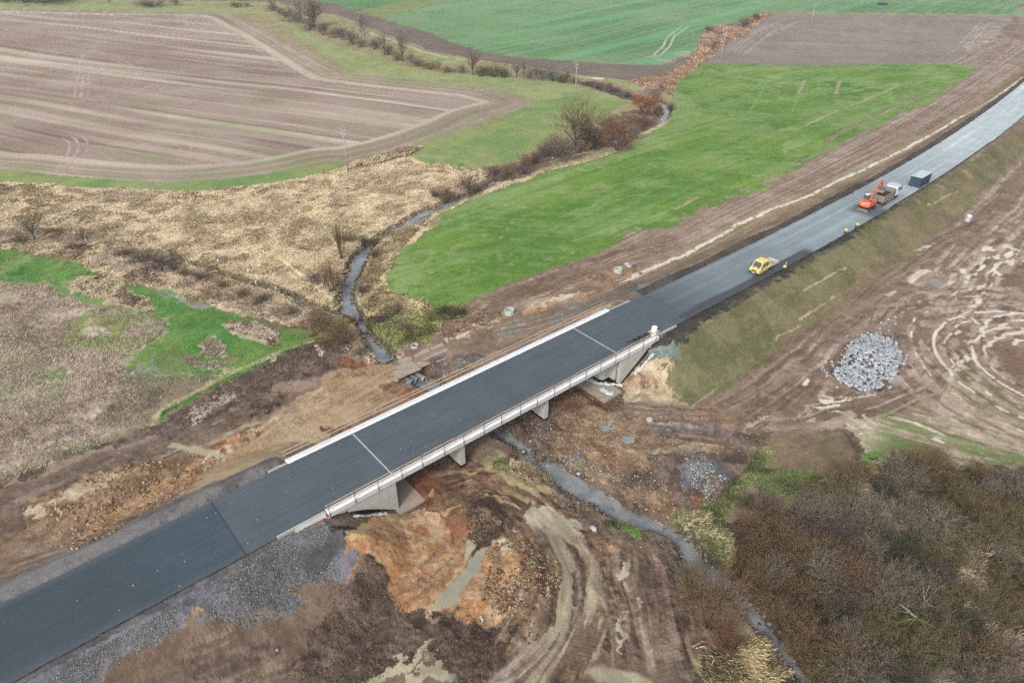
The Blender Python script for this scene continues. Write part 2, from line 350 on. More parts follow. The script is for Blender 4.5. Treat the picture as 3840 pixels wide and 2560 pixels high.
area('fieldyellow', FIELD, warp=2, patchy=11, frac=.42, a=.45)
area('mudlight', FIELD, warp=2, patchy=2.5, frac=.12, a=.35)
area('fieldyellow', 'A3 170,432 2035,437 1850,520 1400,600 700,560 200,500', warp=3, patchy=9, frac=.5, a=.75)
area('fieldyellow', 'A3 400,500 1700,600 1400,820 900,700 500,640', warp=3, patchy=4, frac=.25, a=.7)
area('fieldyellow', 'A3 700,800 850,820 830,860 900,940 860,1060 700,1100 720,960 690,860', patchy=3, frac=.45, a=.8, warp=2)
area('fieldyellow', 'B2 420,150 700,-60 650,200 500,400 700,530 800,500 860,520 640,560 330,430 290,380', warp=2.5, patchy=7, frac=.6, a=.8)
area('fieldyellow', 'A3 -40,620 80,650 170,740 160,820 60,900 -60,930 A2 2200,1000 1700,1130 1000,1400 600,1560 560,1550 1000,1290 1500,1130 1960,990 2250,800', warp=1, soft=2, a=.7)
area('mudlight', 'A3 0,1540 120,1440 400,1330 700,1230 800,1150 600,1200 300,1340', patchy=5, frac=.5, warp=3, a=.5)
def rows(txt, p0, p1, size, ca, amt, seed, stretch=120, warp=1):
    g = [(q[0], q[1]) for q in GP(txt)]; xs = [q[0] for q in g]; ys = [q[1] for q in g]
    idx = np.flatnonzero((GX > min(xs)) & (GX < max(xs)) & (GY > min(ys)) & (GY < max(ys))); idx = idx[inside(WX[idx], WY[idx], g)]
    a = np.array(G(*P(p0)[0])[:2]); b = np.array(G(*P(p1)[0])[:2]); u = (b-a)/np.hypot(*(b-a)); x, y = GX[idx], GY[idx]
    q = (x-a[0])*-u[1]+(y-a[1])*u[0]; l = (x-a[0])*u[0]+(y-a[1])*u[1]; q = q+(fbm(x, y, 70, 2, seed)-.5)*6*warp
    m = sstep(.5, .8, vn(q/size, l/stretch, seed)*.6+vn(q/(size*.4), l/(stretch*.4), seed+1)*.4+HFA[idx]*.15-.07)*amt
    C[idx] = C[idx]*(1-m[:, None])+lin(ca)*m[:, None]
MINT = 'D 780,-160 3400,-160 3400,30 2320,42 A3 2290,95 2270,118 1600,100 1000,95 620,92 520,100 420,160 300,185 170,215 150,300 110,345 0,395 A2 2180,440 1800,435 1600,415 1300,395 1050,370 850,320 600,215 290,130 450,95 740,0'
rows(MINT, 'A2 1000,350', 'A2 2343,60', 3.2, '8c9a80', .4, 301); rows(MINT, 'A2 1000,350', 'A2 2343,60', 9, '6fa873', .5, 305); rows(MINT, 'A2 600,215', 'A2 1300,395', 5, '9a9485', .18, 309, 60)
rows(FIELD, 'A2 700,1500', 'A2 1850,1090', 2.2, '7f9352', .35, 311, 40); rows(FIELD, 'A3 0,1568', 'A3 1500,900', 1.1, '45702c', .4, 315, 30); rows(FIELD, 'A3 170,434', 'A3 2035,437', 1.4, '8f9b62', .3, 319, 12)
rows('A3 180,428 240,350 330,300 480,215 570,165 640,105 1000,100 1600,108 2280,122 2200,250 2040,436 300,428', 'A3 300,400', 'A3 1900,400', 1.6, '9b8f86', .5, 323); rows('A3 180,428 240,350 330,300 480,215 570,165 640,105 1000,100 1600,108 2280,122 2200,250 2040,436 300,428', 'A3 300,400', 'A3 1900,400', 5, '7d6c58', .4, 327)
for q, w_, a_ in (('A3 1500,575 1300,665 1100,740 880,845', .9, .8), ('A3 880,845 700,930 560,1000', .9, .35), ('A3 1760,590 1500,720 1300,800 1100,900 1000,960', 1.2, .9), ('A3 860,545 820,635', 1.2, .7), ('A3 1100,550 1075,635', 1.2, .7), ('A3 620,525 560,640 480,760', 1, .5),
                  ('A3 820,640 760,780', .8, .35), ('A3 0,1410 70,1370 140,1330', .8, .7), ('A3 1050,1020 800,1090 560,1180', .8, .35), ('A2 1500,1470 1700,1400 1950,1330 2100,1300', .8, .45), ('A2 1850,1568 2050,1490 2343,1385', .9, .6), ('B2 1560,100 1750,40 1950,-20', .8, .5), ('A2 940,1568 1150,1440 1300,1390 1500,1330', .8, .25)):
    stroke('fieldyellow' if a_ < .7 else 'tanpatch', q, w_, a_, .2, lens=3)
# ruts and stripes that follow the road: noise in road coordinates
def along(mask, ka, kb, size, stretch=60, a=.6, th=(.45, .7), seed=3):
    idx = np.flatnonzero(mask); d = DR[idx]; s = GS[idx]
    m = sstep(th[0], th[1], vn(d/size, s/stretch, seed)*.65+vn(d/(size*.45), s/(stretch*.4), seed+1)*.35)
    put(idx, ka, (1-m)*a); put(idx, kb, m*a)
strip = (DR > 9) & (DR < 36) & (GS > 92) & (GS < 420)
# mask the strip by leaving the green field out: greenness of what is painted there
green = C[:, 1] > C[:, 0]*1.15
along(strip & ~green, 'soil', 'mud', 1.1, 60, .7, seed=31)
along(strip & ~green & (DR > 12), 'track', 'mudlight', .45, 45, .55, (.42, .62), seed=36)
along(strip & ~green & (DR > 14), 'mudlight', 'mud', .8, 30, .35, (.3, .6), seed=41)
along(strip & ~green & (DR < 12.5), 'browndirt', 'drygrass', 1.2, 40, .35, seed=51)
# ---- the wet ditch beside the road: pale water, broken up far away
ditch = np.array([(q[0], q[1]) for q in GP('B3 0,205 200,110 330,40 450,-40 A3 480,1495 600,1430 750,1370 900,1320 1000,1265 1200,1170 1450,1050 1700,920 1900,800 2100,690 2343,520')])
stroke('drygrass', ditch, 3.4, .55, .1, lens=6)
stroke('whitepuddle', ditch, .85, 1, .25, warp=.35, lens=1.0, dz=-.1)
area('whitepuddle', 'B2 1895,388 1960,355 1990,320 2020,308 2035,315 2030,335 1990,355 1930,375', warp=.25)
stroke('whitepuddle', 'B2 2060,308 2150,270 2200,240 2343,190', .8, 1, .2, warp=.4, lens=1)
# ---- wetland, reeds
REED = 'A1 -900,1300 0,1240 200,1235 450,1262 650,1275 850,1275 1100,1295 1400,1290 1500,1270 1700,1255 1900,1230 2050,1200 2200,1165 2343,1135 A2 70,1130 200,1090 350,1045 430,1035 500,1065 560,1100 700,1115 830,1130 960,1135 1000,1180 850,1320 700,1400 500,1470 350,1568 B2 400,0 300,60 190,120 60,230 20,380 0,560 60,620 150,760 260,920 200,930 B1 2200,770 2080,690 1850,640 1750,610 1460,545 1250,470 1050,420 820,365 700,320 550,260 250,180 0,140 -900,60'
area('reeds', REED, warp=1)
area('drygrass', REED, warp=1, patchy=7, frac=.25, a=.35)
area('purplereeds', 'B1 -200,20 200,0 700,60 1170,180 1250,330 1500,380 1950,540 2100,620 2100,700 1700,560 1300,470 1000,380 500,230 0,130', warp=2, patchy=6, frac=.55, a=.8)
area('scrubdark', 'B1 1950,180 2100,130 2150,100 2100,180 2000,210', warp=1, patchy=2, a=.7)
area('scrubdark', 'B1 2000,370 2150,320 2300,300 2290,420 2200,440 2050,390', warp=2, patchy=3, a=.6)
area('yellowgreen', 'B1 1640,510 1720,520 1700,560 1640,545', patchy=3, a=.7, warp=2)
area('bright', 'B1 2220,500 2300,480 2300,580 2230,575', warp=1, patchy=2.5, frac=.7)
# strip of bushes and dry grass along the upper stream
area('drygrass', 'A2 830,1130 960,1135 1050,1120 1200,1060 1400,960 1500,900 2000,700 2200,620 2290,690 2240,820 2050,920 1830,1050 1500,1130 1200,1240 1000,1300 760,1400 590,1550 500,1568 700,1400 850,1320 1000,1180', warp=1.2)
area('scrubdark', 'A2 950,1150 1100,1110 1400,980 1700,860 2000,740 2150,760 2100,880 1850,1000 1500,1100 1150,1230 950,1290 850,1330 620,1340 800,1230 930,1200', warp=1.5, patchy=5, frac=.6, a=.85)
area('reeds', 'A2 900,1340 1100,1240 1300,1190 1500,1130 1830,1040 1800,1060 1450,1150 1200,1240 1000,1310 700,1440 560,1530 600,1480', warp=1)
area('reeds', 'A2 1990,880 2150,840 2220,800 2200,850 2050,930', warp=1, a=.7)
area('bright', 'A2 1400,1080 1470,1080 1460,1105 1410,1100', warp=.5)
area('bright', 'A2 570,1075 640,1075 860,1110 830,1130 700,1112 580,1095', patchy=2, frac=.6, warp=1.5)
# right bank of the stream
area('reeds', 'B2 590,0 420,150 330,290 290,380 330,430 500,470 630,530 640,560 500,580 300,600 180,640 100,540 90,480 120,400 190,280 220,170 330,90 420,20 460,-10', warp=1)
area('drygrass', 'B2 420,120 330,250 250,330 240,440 160,560 100,540 90,450 200,280 240,150', warp=1, patchy=4, frac=.6, a=.7)
area('scrubdark', 'B2 130,400 220,420 230,500 170,530 110,480', patchy=3, frac=.7, a=.7)
area('weeds', 'B2 180,640 300,560 400,540 560,560 640,555 800,540 870,520 870,600 700,640 650,720 620,800 490,850 400,890 330,880 240,800', warp=1.4)
area('bright', 'B2 250,680 400,700 560,620 760,560 500,750 350,790', patchy=4, frac=.3, a=.7, warp=2)
area('reeds', 'B2 280,560 640,560 560,640 400,650 260,610', patchy=3, frac=.5, a=.8)
# ---- meadow on the left with the flattened brown reeds
area('bright', 'B1 -900,60 0,140 250,180 560,260 820,370 1050,420 1250,470 1460,545 1750,610 1850,700 2110,740 2140,790 1900,850 1600,990 1300,1140 1060,1250 1040,1350 800,1430 560,1530 C1 300,120 0,235 -900,700', warp=1, soft=1.0)
area('meadow', 'B1 -900,60 0,140 400,230 700,330 900,420 700,480 350,390 0,330 -900,200', patchy=6, frac=.5, warp=2)
area('purplereeds', 'B1 -900,350 0,385 300,395 480,470 700,520 950,585 1120,640 1100,710 1000,780 880,860 760,890 900,960 1050,1000 1200,1010 1400,1000 1500,1010 1350,1090 1250,1150 1060,1240 1040,1350 800,1430 560,1520 C1 300,110 0,225 -900,700', warp=1.6, soft=1.6)
area('meadow', 'B1 -900,350 0,385 480,470 950,585 1120,640 1000,780 760,890 900,960 1200,1010 1500,1010 1060,1240 800,1430 560,1520 C1 0,225 -900,700', warp=2, patchy=5, frac=.33, a=.5)
area('yellowgreen', 'B1 400,790 420,740 520,650 560,620 660,570 800,590 1080,650 1050,720 950,790 800,850 700,870 560,830', warp=2.5, patchy=4, frac=.68, soft=1.2, a=.85)
area('purplereeds', 'B1 580,660 720,640 760,720 640,740', warp=2, a=.8)
area('bright', 'B1 200,1080 280,980 440,970 450,1010 350,1060 240,1130', warp=2, patchy=3, frac=.7)
area('bright', 'B1 280,1190 330,1140 380,1150 310,1200', warp=1.5, patchy=3, frac=.7)
area('bright', 'B1 170,1200 230,1220 200,1250', warp=1)
area('meadow', 'B1 350,390 500,440 700,490 950,570 900,575 600,510 400,440', warp=1)
area('tanpatch', 'B1 460,400 520,340 700,335 860,410 1000,490 1065,550 1000,570 800,520 600,450', warp=1.6)
area('scrubdark', 'B1 430,290 560,270 760,340 820,370 700,360 500,330', patchy=4, frac=.5, warp=1.5, a=.7)
area('tanpatch', 'B1 1510,670 1600,640 1750,640 1860,720 1880,790 1820,810 1700,760 1560,710', warp=1)
area('purplereeds', 'B1 1345,800 1450,770 1520,830 1450,890 1360,870', warp=1.5)
area('purplereeds', 'B1 1250,890 1290,880 1400,930 1530,905 1510,940 1380,955 1260,920', warp=1.5, patchy=2, frac=.7)
area('marsh', 'B1 850,960 1050,940 1250,1010 1480,1010 1300,1110 1060,1240 1040,1350 850,1410 700,1330 700,1180 900,1100', warp=2, patchy=8, frac=.7, a=.8)
area('marsh', 'B1 560,1500 750,1380 1040,1330 1030,1370 800,1440', warp=1, a=.6)
area('marsh', 'B1 1050,760 1300,760 1600,850 1500,980 1200,980 1050,900', patchy=7, frac=.45, a=.55, warp=2)
area('pondwater', 'B1 1040,415 1180,438 1290,490 1380,520 1440,548 1390,562 1290,548 1180,490 1090,455', warp=.8)
area('pondwater', 'B1 910,940 935,935 950,990 985,1020 930,1010', warp=.5, a=.85)
area('pondwater', 'B1 960,900 1030,905 1050,970 1025,975', warp=.8, patchy=2, frac=.6, a=.7)
for q in ('B1 870,1035 800,1060 775,1090 790,1125 830,1135', 'B1 1035,850 1020,960 1000,1040 960,1100', 'B1 700,1215 760,1270 830,1305', 'B1 860,1220 890,1280', 'B1 760,960 860,985 920,1000'):
    stroke('pondwater', q, .55, .75, .25)
for q in ('B1 830,1135 900,1160 1000,1195 1015,1240', 'B1 830,1310 900,1290 1010,1230', 'B1 520,1220 620,1200 700,1190 830,1160', 'B1 620,1400 830,1315', 'B1 830,1325 900,1350 990,1360'):
    stroke('tandirt', q, .45, .6, .2)
stroke('scrubdark', 'B1 0,770 300,830 560,900 900,960', .8, .45)
stroke('scrubdark', 'B1 700,900 900,830 1080,740 1120,660', .8, .5)
stroke('drygrass', 'B1 750,900 900,820 1060,730', .4, .7)
area('weeds', 'B1 2343,600 2100,560 2100,700 2120,780 2200,830 2343,800', warp=1.5, patchy=4, a=.7)
# ---- construction ground
area('mud', 'B1 2140,790 1900,850 1600,990 1300,1140 1060,1260 1050,1340 560,1530 C1 300,120 0,235 -900,700 -900,1500 0,1000 1780,150 B2 900,700 1800,560 2000,450 1800,350 880,500 650,700 600,790 400,890 260,930 B1 2343,790', warp=1)
area('bright', 'B1 2050,800 2170,790 2100,830 1900,880 1600,1020 1350,1140 1200,1220 1080,1290 1060,1250 1300,1130 1600,980', warp=1)
stroke('tandirt', 'B1 2110,792 1960,830 1780,900 1600,970 1450,1050 1300,1125 1150,1190 1050,1240 1035,1270 1060,1300 1045,1350', 1.0, .85)
area('bright', 'C1 0,225 80,195 250,130 400,60 540,5 B1 760,1440 850,1430 C1 560,25 300,130 60,225 0,245', warp=.8, patchy=5, frac=.7)
area('purplemud', 'B1 2150,800 2343,790 B2 90,800 40,900 0,950 B1 2343,990 2200,1000 1900,1060 1600,1230 1400,1310 1100,1400 C1 700,0 300,160 0,280 -900,760 -900,420 0,240 560,25 B1 1100,1300 1300,1180 1600,1020 1850,890 2050,820', warp=1.2)
area('darkmud', 'B1 1600,1010 1850,900 2050,830 2200,830 2230,940 2100,1000 1800,960 1650,1060', warp=1.5, patchy=4, frac=.6)
area('mudlight', 'B1 1250,1270 1500,1140 1700,1060 1880,1045 1800,1080 1560,1190 1400,1250 1280,1330', patchy=4, frac=.55, warp=1.5)
area('whitemud', 'B1 2130,825 2180,840 2215,880 2190,895 2150,860', warp=.6)
area('tandirt', 'B1 1820,900 1870,895 1875,915 1810,935', warp=1)
area('track', 'C1 -900,760 -900,640 0,270 400,150 700,20 B1 1250,1380 1500,1280 1900,1130 2100,1090 2200,1130 2000,1180 1700,1320 1400,1440 C1 900,60 500,240 0,430 -900,900', warp=.6, a=.8)
area('darkmud', 'B1 1500,1290 1700,1160 1900,1130 2030,1160 1900,1220 1700,1290 1560,1330 1450,1350 1200,1480 1100,1500', warp=1.4, patchy=4, frac=.7)
ruts('C1 -100,460 0,420 400,260 900,40 B1 1400,1390 1700,1260', 3.2, ('purplemud', 'track', 'mudlight'), .55, .75, 22, 11, .75, ribs=.3)
fan('mudlight', 'C1 100,370 500,180 800,60', 3, 4, .5, .35, .3, 12)
area('browndirt', 'C1 150,390 300,330 560,200 800,120 1000,20 B1 1500,1450 1700,1380 2000,1250 2100,1200 2200,1200 2000,1350 1850,1568 C1 1550,60 1200,300 900,480 500,690 200,600 170,480', warp=1.6)
area('tandirt', 'C1 150,400 300,370 560,230 800,150 900,100 960,130 800,230 560,330 400,420 300,520 200,470', warp=1.5, patchy=3, frac=.5, a=.8)
area('tandirt', 'C1 400,560 600,520 850,380 1030,290 1070,310 1000,370 850,450 600,590 450,640', warp=1.6, patchy=2.5, frac=.62)
area('whitemud', 'C1 830,385 960,330 1050,315 1060,335 960,370 860,395', warp=1.0)
area('whitemud', 'C1 400,390 415,395 455,470 420,460', warp=.6)
area('orange', 'C1 900,330 1200,130 1340,50 1560,-60 1700,-90 1500,60 1300,210 1000,370 700,510 520,580 700,440', warp=1.5, patchy=4, frac=.6, a=.9)
area('redearth', 'B1 1370,1500 1500,1440 1680,1380 1800,1330 1760,1400 1600,1480 1450,1568 1380,1560', warp=1, patchy=3, frac=.8)
area('orange', 'B1 1500,1440 1620,1400 1700,1420 1550,1520 1400,1550', warp=1, patchy=3)
area('yellowdirt', 'B1 1450,1568 1700,1450 1850,1300 2000,1180 2200,1060 2343,1010 2343,1350 2000,1500 C1 1900,60 1780,160 1560,210 1400,330 1230,330 1450,80', warp=1.4)
area('orange', 'B1 1500,1568 1750,1440 1800,1450 1600,1568 C1 1500,60 1300,230 1200,300 1300,120', warp=1, patchy=3, frac=.55, a=.7)
area('tandirt', 'B1 1950,1480 2100,1400 2343,1200 2343,1330 2100,1440 C1 1700,40 1900,20 1930,60 1740,140', warp=1, patchy=3, a=.7)
area('whitemud', 'B1 1480,1510 1550,1480 1610,1475 1560,1520 1490,1545 C1 1450,40 1390,90 1360,100 1420,40', warp=.8, patchy=2, frac=.8)
area('whitemud', 'B1 1690,1385 1780,1360 1760,1380 1700,1400', warp=.7)
area('whitemud', 'B1 1810,1315 1900,1295 1880,1320 1830,1330', warp=.7)
stroke('puddle', 'B1 1500,1568 1430,1500 1350,1530 1250,1470 1150,1470', 1.2, .8, .1)
stroke('puddle', 'B1 1370,1490 1500,1410 1620,1360 1800,1320 1880,1290', .8, .75, .25)
area('redearth', 'B1 2150,1355 2230,1350 2343,1400 2343,1450 2200,1440 B2 0,1380 20,1370 60,1400 0,1440', warp=.8)
area('mudlight', 'B1 2120,1370 2150,1360 2200,1450 2150,1480', patchy=2, warp=1)
area('track', 'C1 -900,1150 0,440 150,400 200,600 520,700 400,760 200,860 0,930 -900,1420', warp=1)
ruts('C1 -100,760 0,740 300,680 650,560', 5, ('soil', 'mud', 'mudlight'), .6, .7, 18, 13, .6, ribs=.2)
fan('browndirt', 'C1 0,700 300,600 500,560', 6, 6, .6, .6, .25, 14)
area('orange', 'C1 515,690 600,640 680,600 720,590 600,665 530,700', warp=.6)
# around the culvert crossing and the left embankment foot
area('yellowdirt', 'B1 2200,1000 2343,980 B2 0,1000 330,900 480,1050 400,1060 320,1080 400,1170 560,1200 250,1280 0,1370 -60,1300 B1 2200,1100', warp=1)
area('browndirt', 'B2 0,940 100,920 300,920 360,950 200,1000 0,1040', warp=1, a=.7)
area('redearth', 'B2 0,880 90,870 250,930 120,960 0,950', warp=1, patchy=3, frac=.7)
area('redearth', 'B2 310,1090 370,1070 560,1120 600,1170 440,1200 350,1150', warp=1)
area('redearth', 'B2 420,1180 560,1130 620,1180 300,1330 0,1400 60,1340', warp=.8, a=.6)
ruts('B2 -50,1250 150,1130 330,1000 500,900 750,780 1000,700 1350,620', 5, ('browndirt', 'mudlight'), .5, .55, 12, 15, .55, ribs=.3)
ruts('B1 1500,1568 1800,1350 2100,1150 B2 100,1050', 5, ('browndirt', 'tandirt'), .7, .45, 16, 115, .5, ribs=.2)
area('mud', 'B2 420,880 700,720 1000,700 1350,620 1560,640 1200,800 960,850 800,870 560,960 450,960', warp=1)
area('browndirt', 'B2 690,700 860,600 1150,560 1200,600 1100,640 900,680 730,770 660,760', warp=1.4)
area('whitemud', 'B2 680,770 780,700 900,650 1110,610 1120,625 950,665 850,720 720,770', warp=1, patchy=2, frac=.75, a=.8)
area('whitemud', 'B2 1240,575 1300,540 1480,475 1640,440 1620,455 1500,505 1380,550 1260,580', warp=.8, a=.85)
area('browndirt', 'B2 1290,500 1400,440 1600,330 1870,260 1960,250 2050,290 1900,330 1600,420 1400,480 1280,530', warp=1.2)
area('weeds', 'B2 1280,480 1340,440 1400,430 1400,470 1330,510 1290,520', warp=1.5, patchy=3, frac=.6)
area('orange', 'B2 1250,570 1500,500 1900,360 2050,310 1900,400 1650,480 1400,570 1280,600', patchy=3, frac=.45, warp=1.5, a=.8)
area('gravelblue', 'B2 1850,430 2000,390 2160,370 2240,380 2050,440 2060,475 1900,530 1780,560 1500,640 1420,680 1250,720 1330,640 1600,530', warp=1, patchy=5, frac=.6)
area('gravelblue', 'B2 990,740 1050,690 1120,650 1320,610 1330,630 1200,690 1100,760 1060,800 1010,770', warp=1, patchy=3, frac=.7)
area('gravelpurple', 'B2 1880,420 2343,290 2343,345 2230,395 2050,478 1900,540 1750,560', warp=.8, patchy=3, frac=.6)
area('gravelpurple', 'B2 560,960 720,880 850,860 960,870 900,940 780,1020 700,1080 620,1010', patchy=2, frac=.75, warp=1)
area('redearth', 'B2 560,970 660,930 660,980 580,1010', warp=.7)
area('yellowdirt', 'B2 1300,760 1560,640 1700,570 1800,520 1820,550 1500,700 1300,800', warp=1, a=.8)
area('gravelgrey', 'B2 1150,790 1280,780 1300,820 1150,830', warp=.6, patchy=1.5, frac=.7)
ruts('B2 700,830 900,760 1200,690 1500,600 1800,480 2050,420', 4.5, ('soil', 'track', 'mudlight'), .55, .65, 16, 16, .6, ribs=.25)
fan('mudlight', 'B2 870,620 1000,560 1300,450 1560,320 1800,260', 6, 9, .6, .55, .25, 17)
ruts('B2 860,640 960,530 1250,420 1500,330 1700,250 2000,180 2343,80', 4, ('track', 'soil', 'mudlight'), .6, .8, 18, 18, .75, ribs=.3)
area('browndirt', 'B2 870,500 1100,450 1130,470 930,520 900,640 870,660', warp=1, a=.6)
# ---- road shoulders and embankments
sh = (DR > 4.4) & (DR < 6.9+1.2*(n1-.5)) & (GS > 84); put(np.flatnonzero(sh), 'darkgravel', np.full(sh.sum(), .9))
sh = (DR > 4.4) & (DR < 8.6+3*(n1-.5)+1.5*(n2-.5)) & (GS < 18.5); put(np.flatnonzero(sh), 'gravelpurple', np.ones(sh.sum()))
area('gravelpurple', 'C1 -200,1140 0,950 240,840 560,680 900,540 1200,360 1450,210 1720,115 1800,130 1780,165 1665,225 900,620 0,1045', warp=.8)
area('soil', 'B3 -100,1230 0,1200 60,1230 250,1130 480,1000 830,720 1200,420 1480,240 1820,0 A3 2343,1000 2700,700 2700,2400 B3 2900,1900 C3 2343,200 1240,60 B3 600,1568 -100,1568', warp=1)
EMB = 'B3 -60,760 0,790 140,690 400,530 680,360 900,230 1290,0 A3 1380,1440 1720,1240 2343,870 2700,600 2700,800 2343,1020 2150,1200 1950,1410 1820,1568 B3 1820,0 1480,240 1200,420 950,620 830,720 600,920 480,1000 250,1130 60,1230 0,1150 -60,1000 -100,900'
area('embank', EMB, warp=1)
area('field', EMB, warp=1, patchy=6, frac=.15, a=.3)
ruts([tuple(q) for q in offset(CLF, 15)[(CLF @ np.array(BU) > 86) & (CLF @ np.array(BU) < 300)]], 8, ('brownpatch', 'embank', 'drygrass'), .5, .35, 30, 72, .7, dz=.01)
along((DR < -10) & (DR > -30) & (GS > 84) & (C[:, 1] > C[:, 0]*.9) & (C[:, 1] < C[:, 0]*1.05), 'embank', 'brownpatch', 2.2, 60, .35, seed=71)
for q in ('B3 90,1220 180,1150 280,1085', 'B3 660,775 740,720 830,670', 'B3 820,630 950,540 1060,470', 'B3 850,430 1000,350 1150,280', 'A3 1700,1390 1900,1290'):
    stroke('tandirt', q, .3, .6, .2)
area('russet', 'A3 1900,1150 1960,1160 2005,1210 1960,1200', warp=.5, a=.7); area('soil', 'A3 1730,1240 1800,1260 1830,1290 1760,1270', warp=.5); area('soil', 'A3 1590,1340 1640,1360 1660,1395 1610,1370', warp=.5)
sh = (DR < -4.4) & (DR > -6.0-1.6*n1-.8*n2) & (GS > 78); put(np.flatnonzero(sh), 'darkgravel', np.ones(sh.sum()))
sh = (DR < -4.7) & (DR > -7.2-1.2*n1) & (GS > 160); put(np.flatnonzero(sh), 'gravelblue', np.full(sh.sum(), .75))
area('gravelblue', 'B2 2110,800 2180,770 2240,785 2280,830 2290,870 2240,885 2200,860 2110,850', warp=1)
area('tandirt', 'B2 1940,960 2050,900 2110,860 2200,870 2260,900 2200,960 2190,1050 2240,1100 2330,1150 2343,1240 2200,1230 2000,1200 1890,1180 1880,1050', warp=1.5)
area('browndirt', 'B2 1940,980 2060,960 2080,1050 1990,1150 1900,1150', warp=1.5, patchy=3, frac=.5)
area('browndirt', 'B2 2120,980 2200,1100 2180,1180 2080,1190', warp=1.5, patchy=2, frac=.35)
area('darkgravel', 'B2 2090,790 2190,700 2343,640 B3 0,680 100,640 140,690 40,760 0,800 B2 2280,800 2200,760', warp=1)
# lower left gravel embankment
area('gravelgrey', 'C1 -900,2300 -200,1800 0,1560 400,1330 900,1020 1200,850 1500,690 1700,600 1920,550 2040,500 2190,440 2343,480 C2 0,470 40,600 20,760 -10,850 C1 2290,900 2200,880 2050,900 1990,960 2030,1050 1950,1130 1850,1170 1700,1190 1560,1130 1430,1150 1360,1130 1200,1190 1180,1250 1050,1300 950,1350 850,1390 820,1450 700,1560 300,1900 -900,2700', warp=1.4)
area('gravelpurple', 'C1 -900,2200 0,1545 400,1315 900,1025 1200,860 1500,700 1920,560 1900,620 1500,800 1200,960 900,1090 400,1400 0,1650 -900,2350', warp=1.2)
area('darkgravel', 'C1 1800,640 2100,560 2343,450 2343,540 2150,760 1900,900 1700,960 1600,860', warp=2, patchy=5, frac=.55, a=.55)
area('darkgravel', 'C1 2200,450 2343,440 C2 90,470 60,540 0,560 C1 2300,560 2230,520', warp=1)
area('browndirt', 'C1 1340,1045 1380,1030 1410,1070 1400,1140 1350,1130', warp=1)
area('track', 'C1 -300,2600 700,1568 820,1460 860,1400 1050,1310 1180,1260 1200,1200 1360,1150 1560,1140 1700,1200 1950,1140 2040,1060 2000,960 2060,900 2200,890 2343,940 C2 0,930 120,850 150,780 240,770 330,820 350,960 560,1080 700,1070 950,1130 1200,1150 1300,1350 900,1700 -400,2600', warp=1.6)
DARKZ = 'C2 0,950 120,850 150,780 240,770 330,830 350,960 430,1050 560,1090 640,1075 760,1080 900,1110 1000,1150 1150,1180 1300,1120 1400,1080 1480,1080 1470,1150 1380,1250 1250,1330 1100,1480 1000,1568 800,1568 700,1400 500,1350 250,1568 -200,1568 C1 1900,1568 2100,1300 2200,1100'
area('darkmud', DARKZ, warp=1.6)
area('purplemud', 'C1 1200,1568 1700,1230 1950,1150 2200,900 2343,950 2343,1568', warp=2, patchy=5, frac=.5, a=.8)
ruts('C1 2343,1620 2250,1350 2080,1130', 6, ('purplemud', 'track'), 1.0, .6, 12, 19, .6, ribs=.1)
ruts('C2 330,1620 250,1350 120,1050', 5, ('purplemud', 'track'), 1.0, .5, 12, 119, .55)
ruts('C1 1200,1600 1700,1420 2080,1310', 5, ('track', 'mud'), .6, .7, 14, 20, .6, ribs=.3)
# orange works area in the middle
ORZ = 'C2 -30,640 20,560 90,440 180,410 300,400 430,400 560,390 700,410 720,450 760,600 860,620 930,640 1040,640 1180,490 1400,600 1500,800 1510,960 1400,1080 1200,1140 950,1130 780,1060 580,1090 470,1060 370,960 330,810 240,770 130,770 0,900'
area('orange', ORZ, warp=1.2)
area('tandirt', ORZ, warp=1.6, patchy=2.2, frac=.38, a=.5)
area('browndirt', ORZ, warp=1.6, patchy=1.4, frac=.35, a=.5)
ruts('C2 300,1040 480,960 640,850 800,700 870,560', 3.2, ('orange', 'browndirt', 'gravelbrown'), .5, .7, 8, 65, .7, ribs=.35)
area('redearth', 'C2 60,600 180,560 230,480 230,700 120,760 40,700', patchy=3, frac=.5, a=.6, warp=1)
area('yellowpud', 'C2 20,620 60,560 90,440 190,420 190,500 130,570 70,620', warp=.8)
area('gravelgrey', 'C2 -10,720 60,700 110,740 100,780 0,900 -30,800', patchy=2, frac=.7, warp=1)
area('browndirt', 'C2 1050,700 1200,620 1450,700 1490,850 1350,1000 1200,1060 1000,1000', patchy=3, frac=.55, warp=2, a=.85)
area('whitemud', 'C2 1100,600 1200,580 1260,640 1150,700 1110,660', patchy=1.6, frac=.5, a=.8, warp=1)
area('darkmud', 'C2 1250,820 1450,780 1500,900 1400,1060 1200,1130 1050,1060 1250,1000 1300,900', patchy=2.5, frac=.55, warp=2)
area('redearth', 'C2 410,200 520,130 760,20 880,70 950,100 1100,130 1280,180 1500,300 1600,420 1500,400 1300,350 1100,290 900,330 850,350 720,420 560,390 560,360 440,230', warp=1.2)
area('browndirt', 'C2 520,250 800,200 1000,200 1150,260 950,330 800,350 700,400 600,330', patchy=4, frac=.5, warp=2, a=.8)
area('redearth', 'C2 710,430 760,380 910,380 910,500 860,580 760,590', warp=1)
area('darkmud', 'C2 860,360 940,330 1050,350 1130,400 1220,470 1180,520 1060,600 940,680 920,620 870,590 920,500 900,420', warp=1)
area('purplemud', 'C2 1060,230 1250,330 1400,380 1620,480 1700,620 1800,850 1850,1000 1760,1300 1500,1568 1000,1650 1150,1500 1400,1250 1480,1080 1520,900 1480,720 1350,560 1250,470 1100,350 1000,290', warp=1)
ruts('C2 640,330 900,180 1100,200 1350,320 1500,480 1640,700 1690,950 1620,1200 1450,1450 1300,1650', 6.5, ('darkmud', 'browndirt', 'mudlight'), .7, .75, 12, 61, .75, ribs=.3)
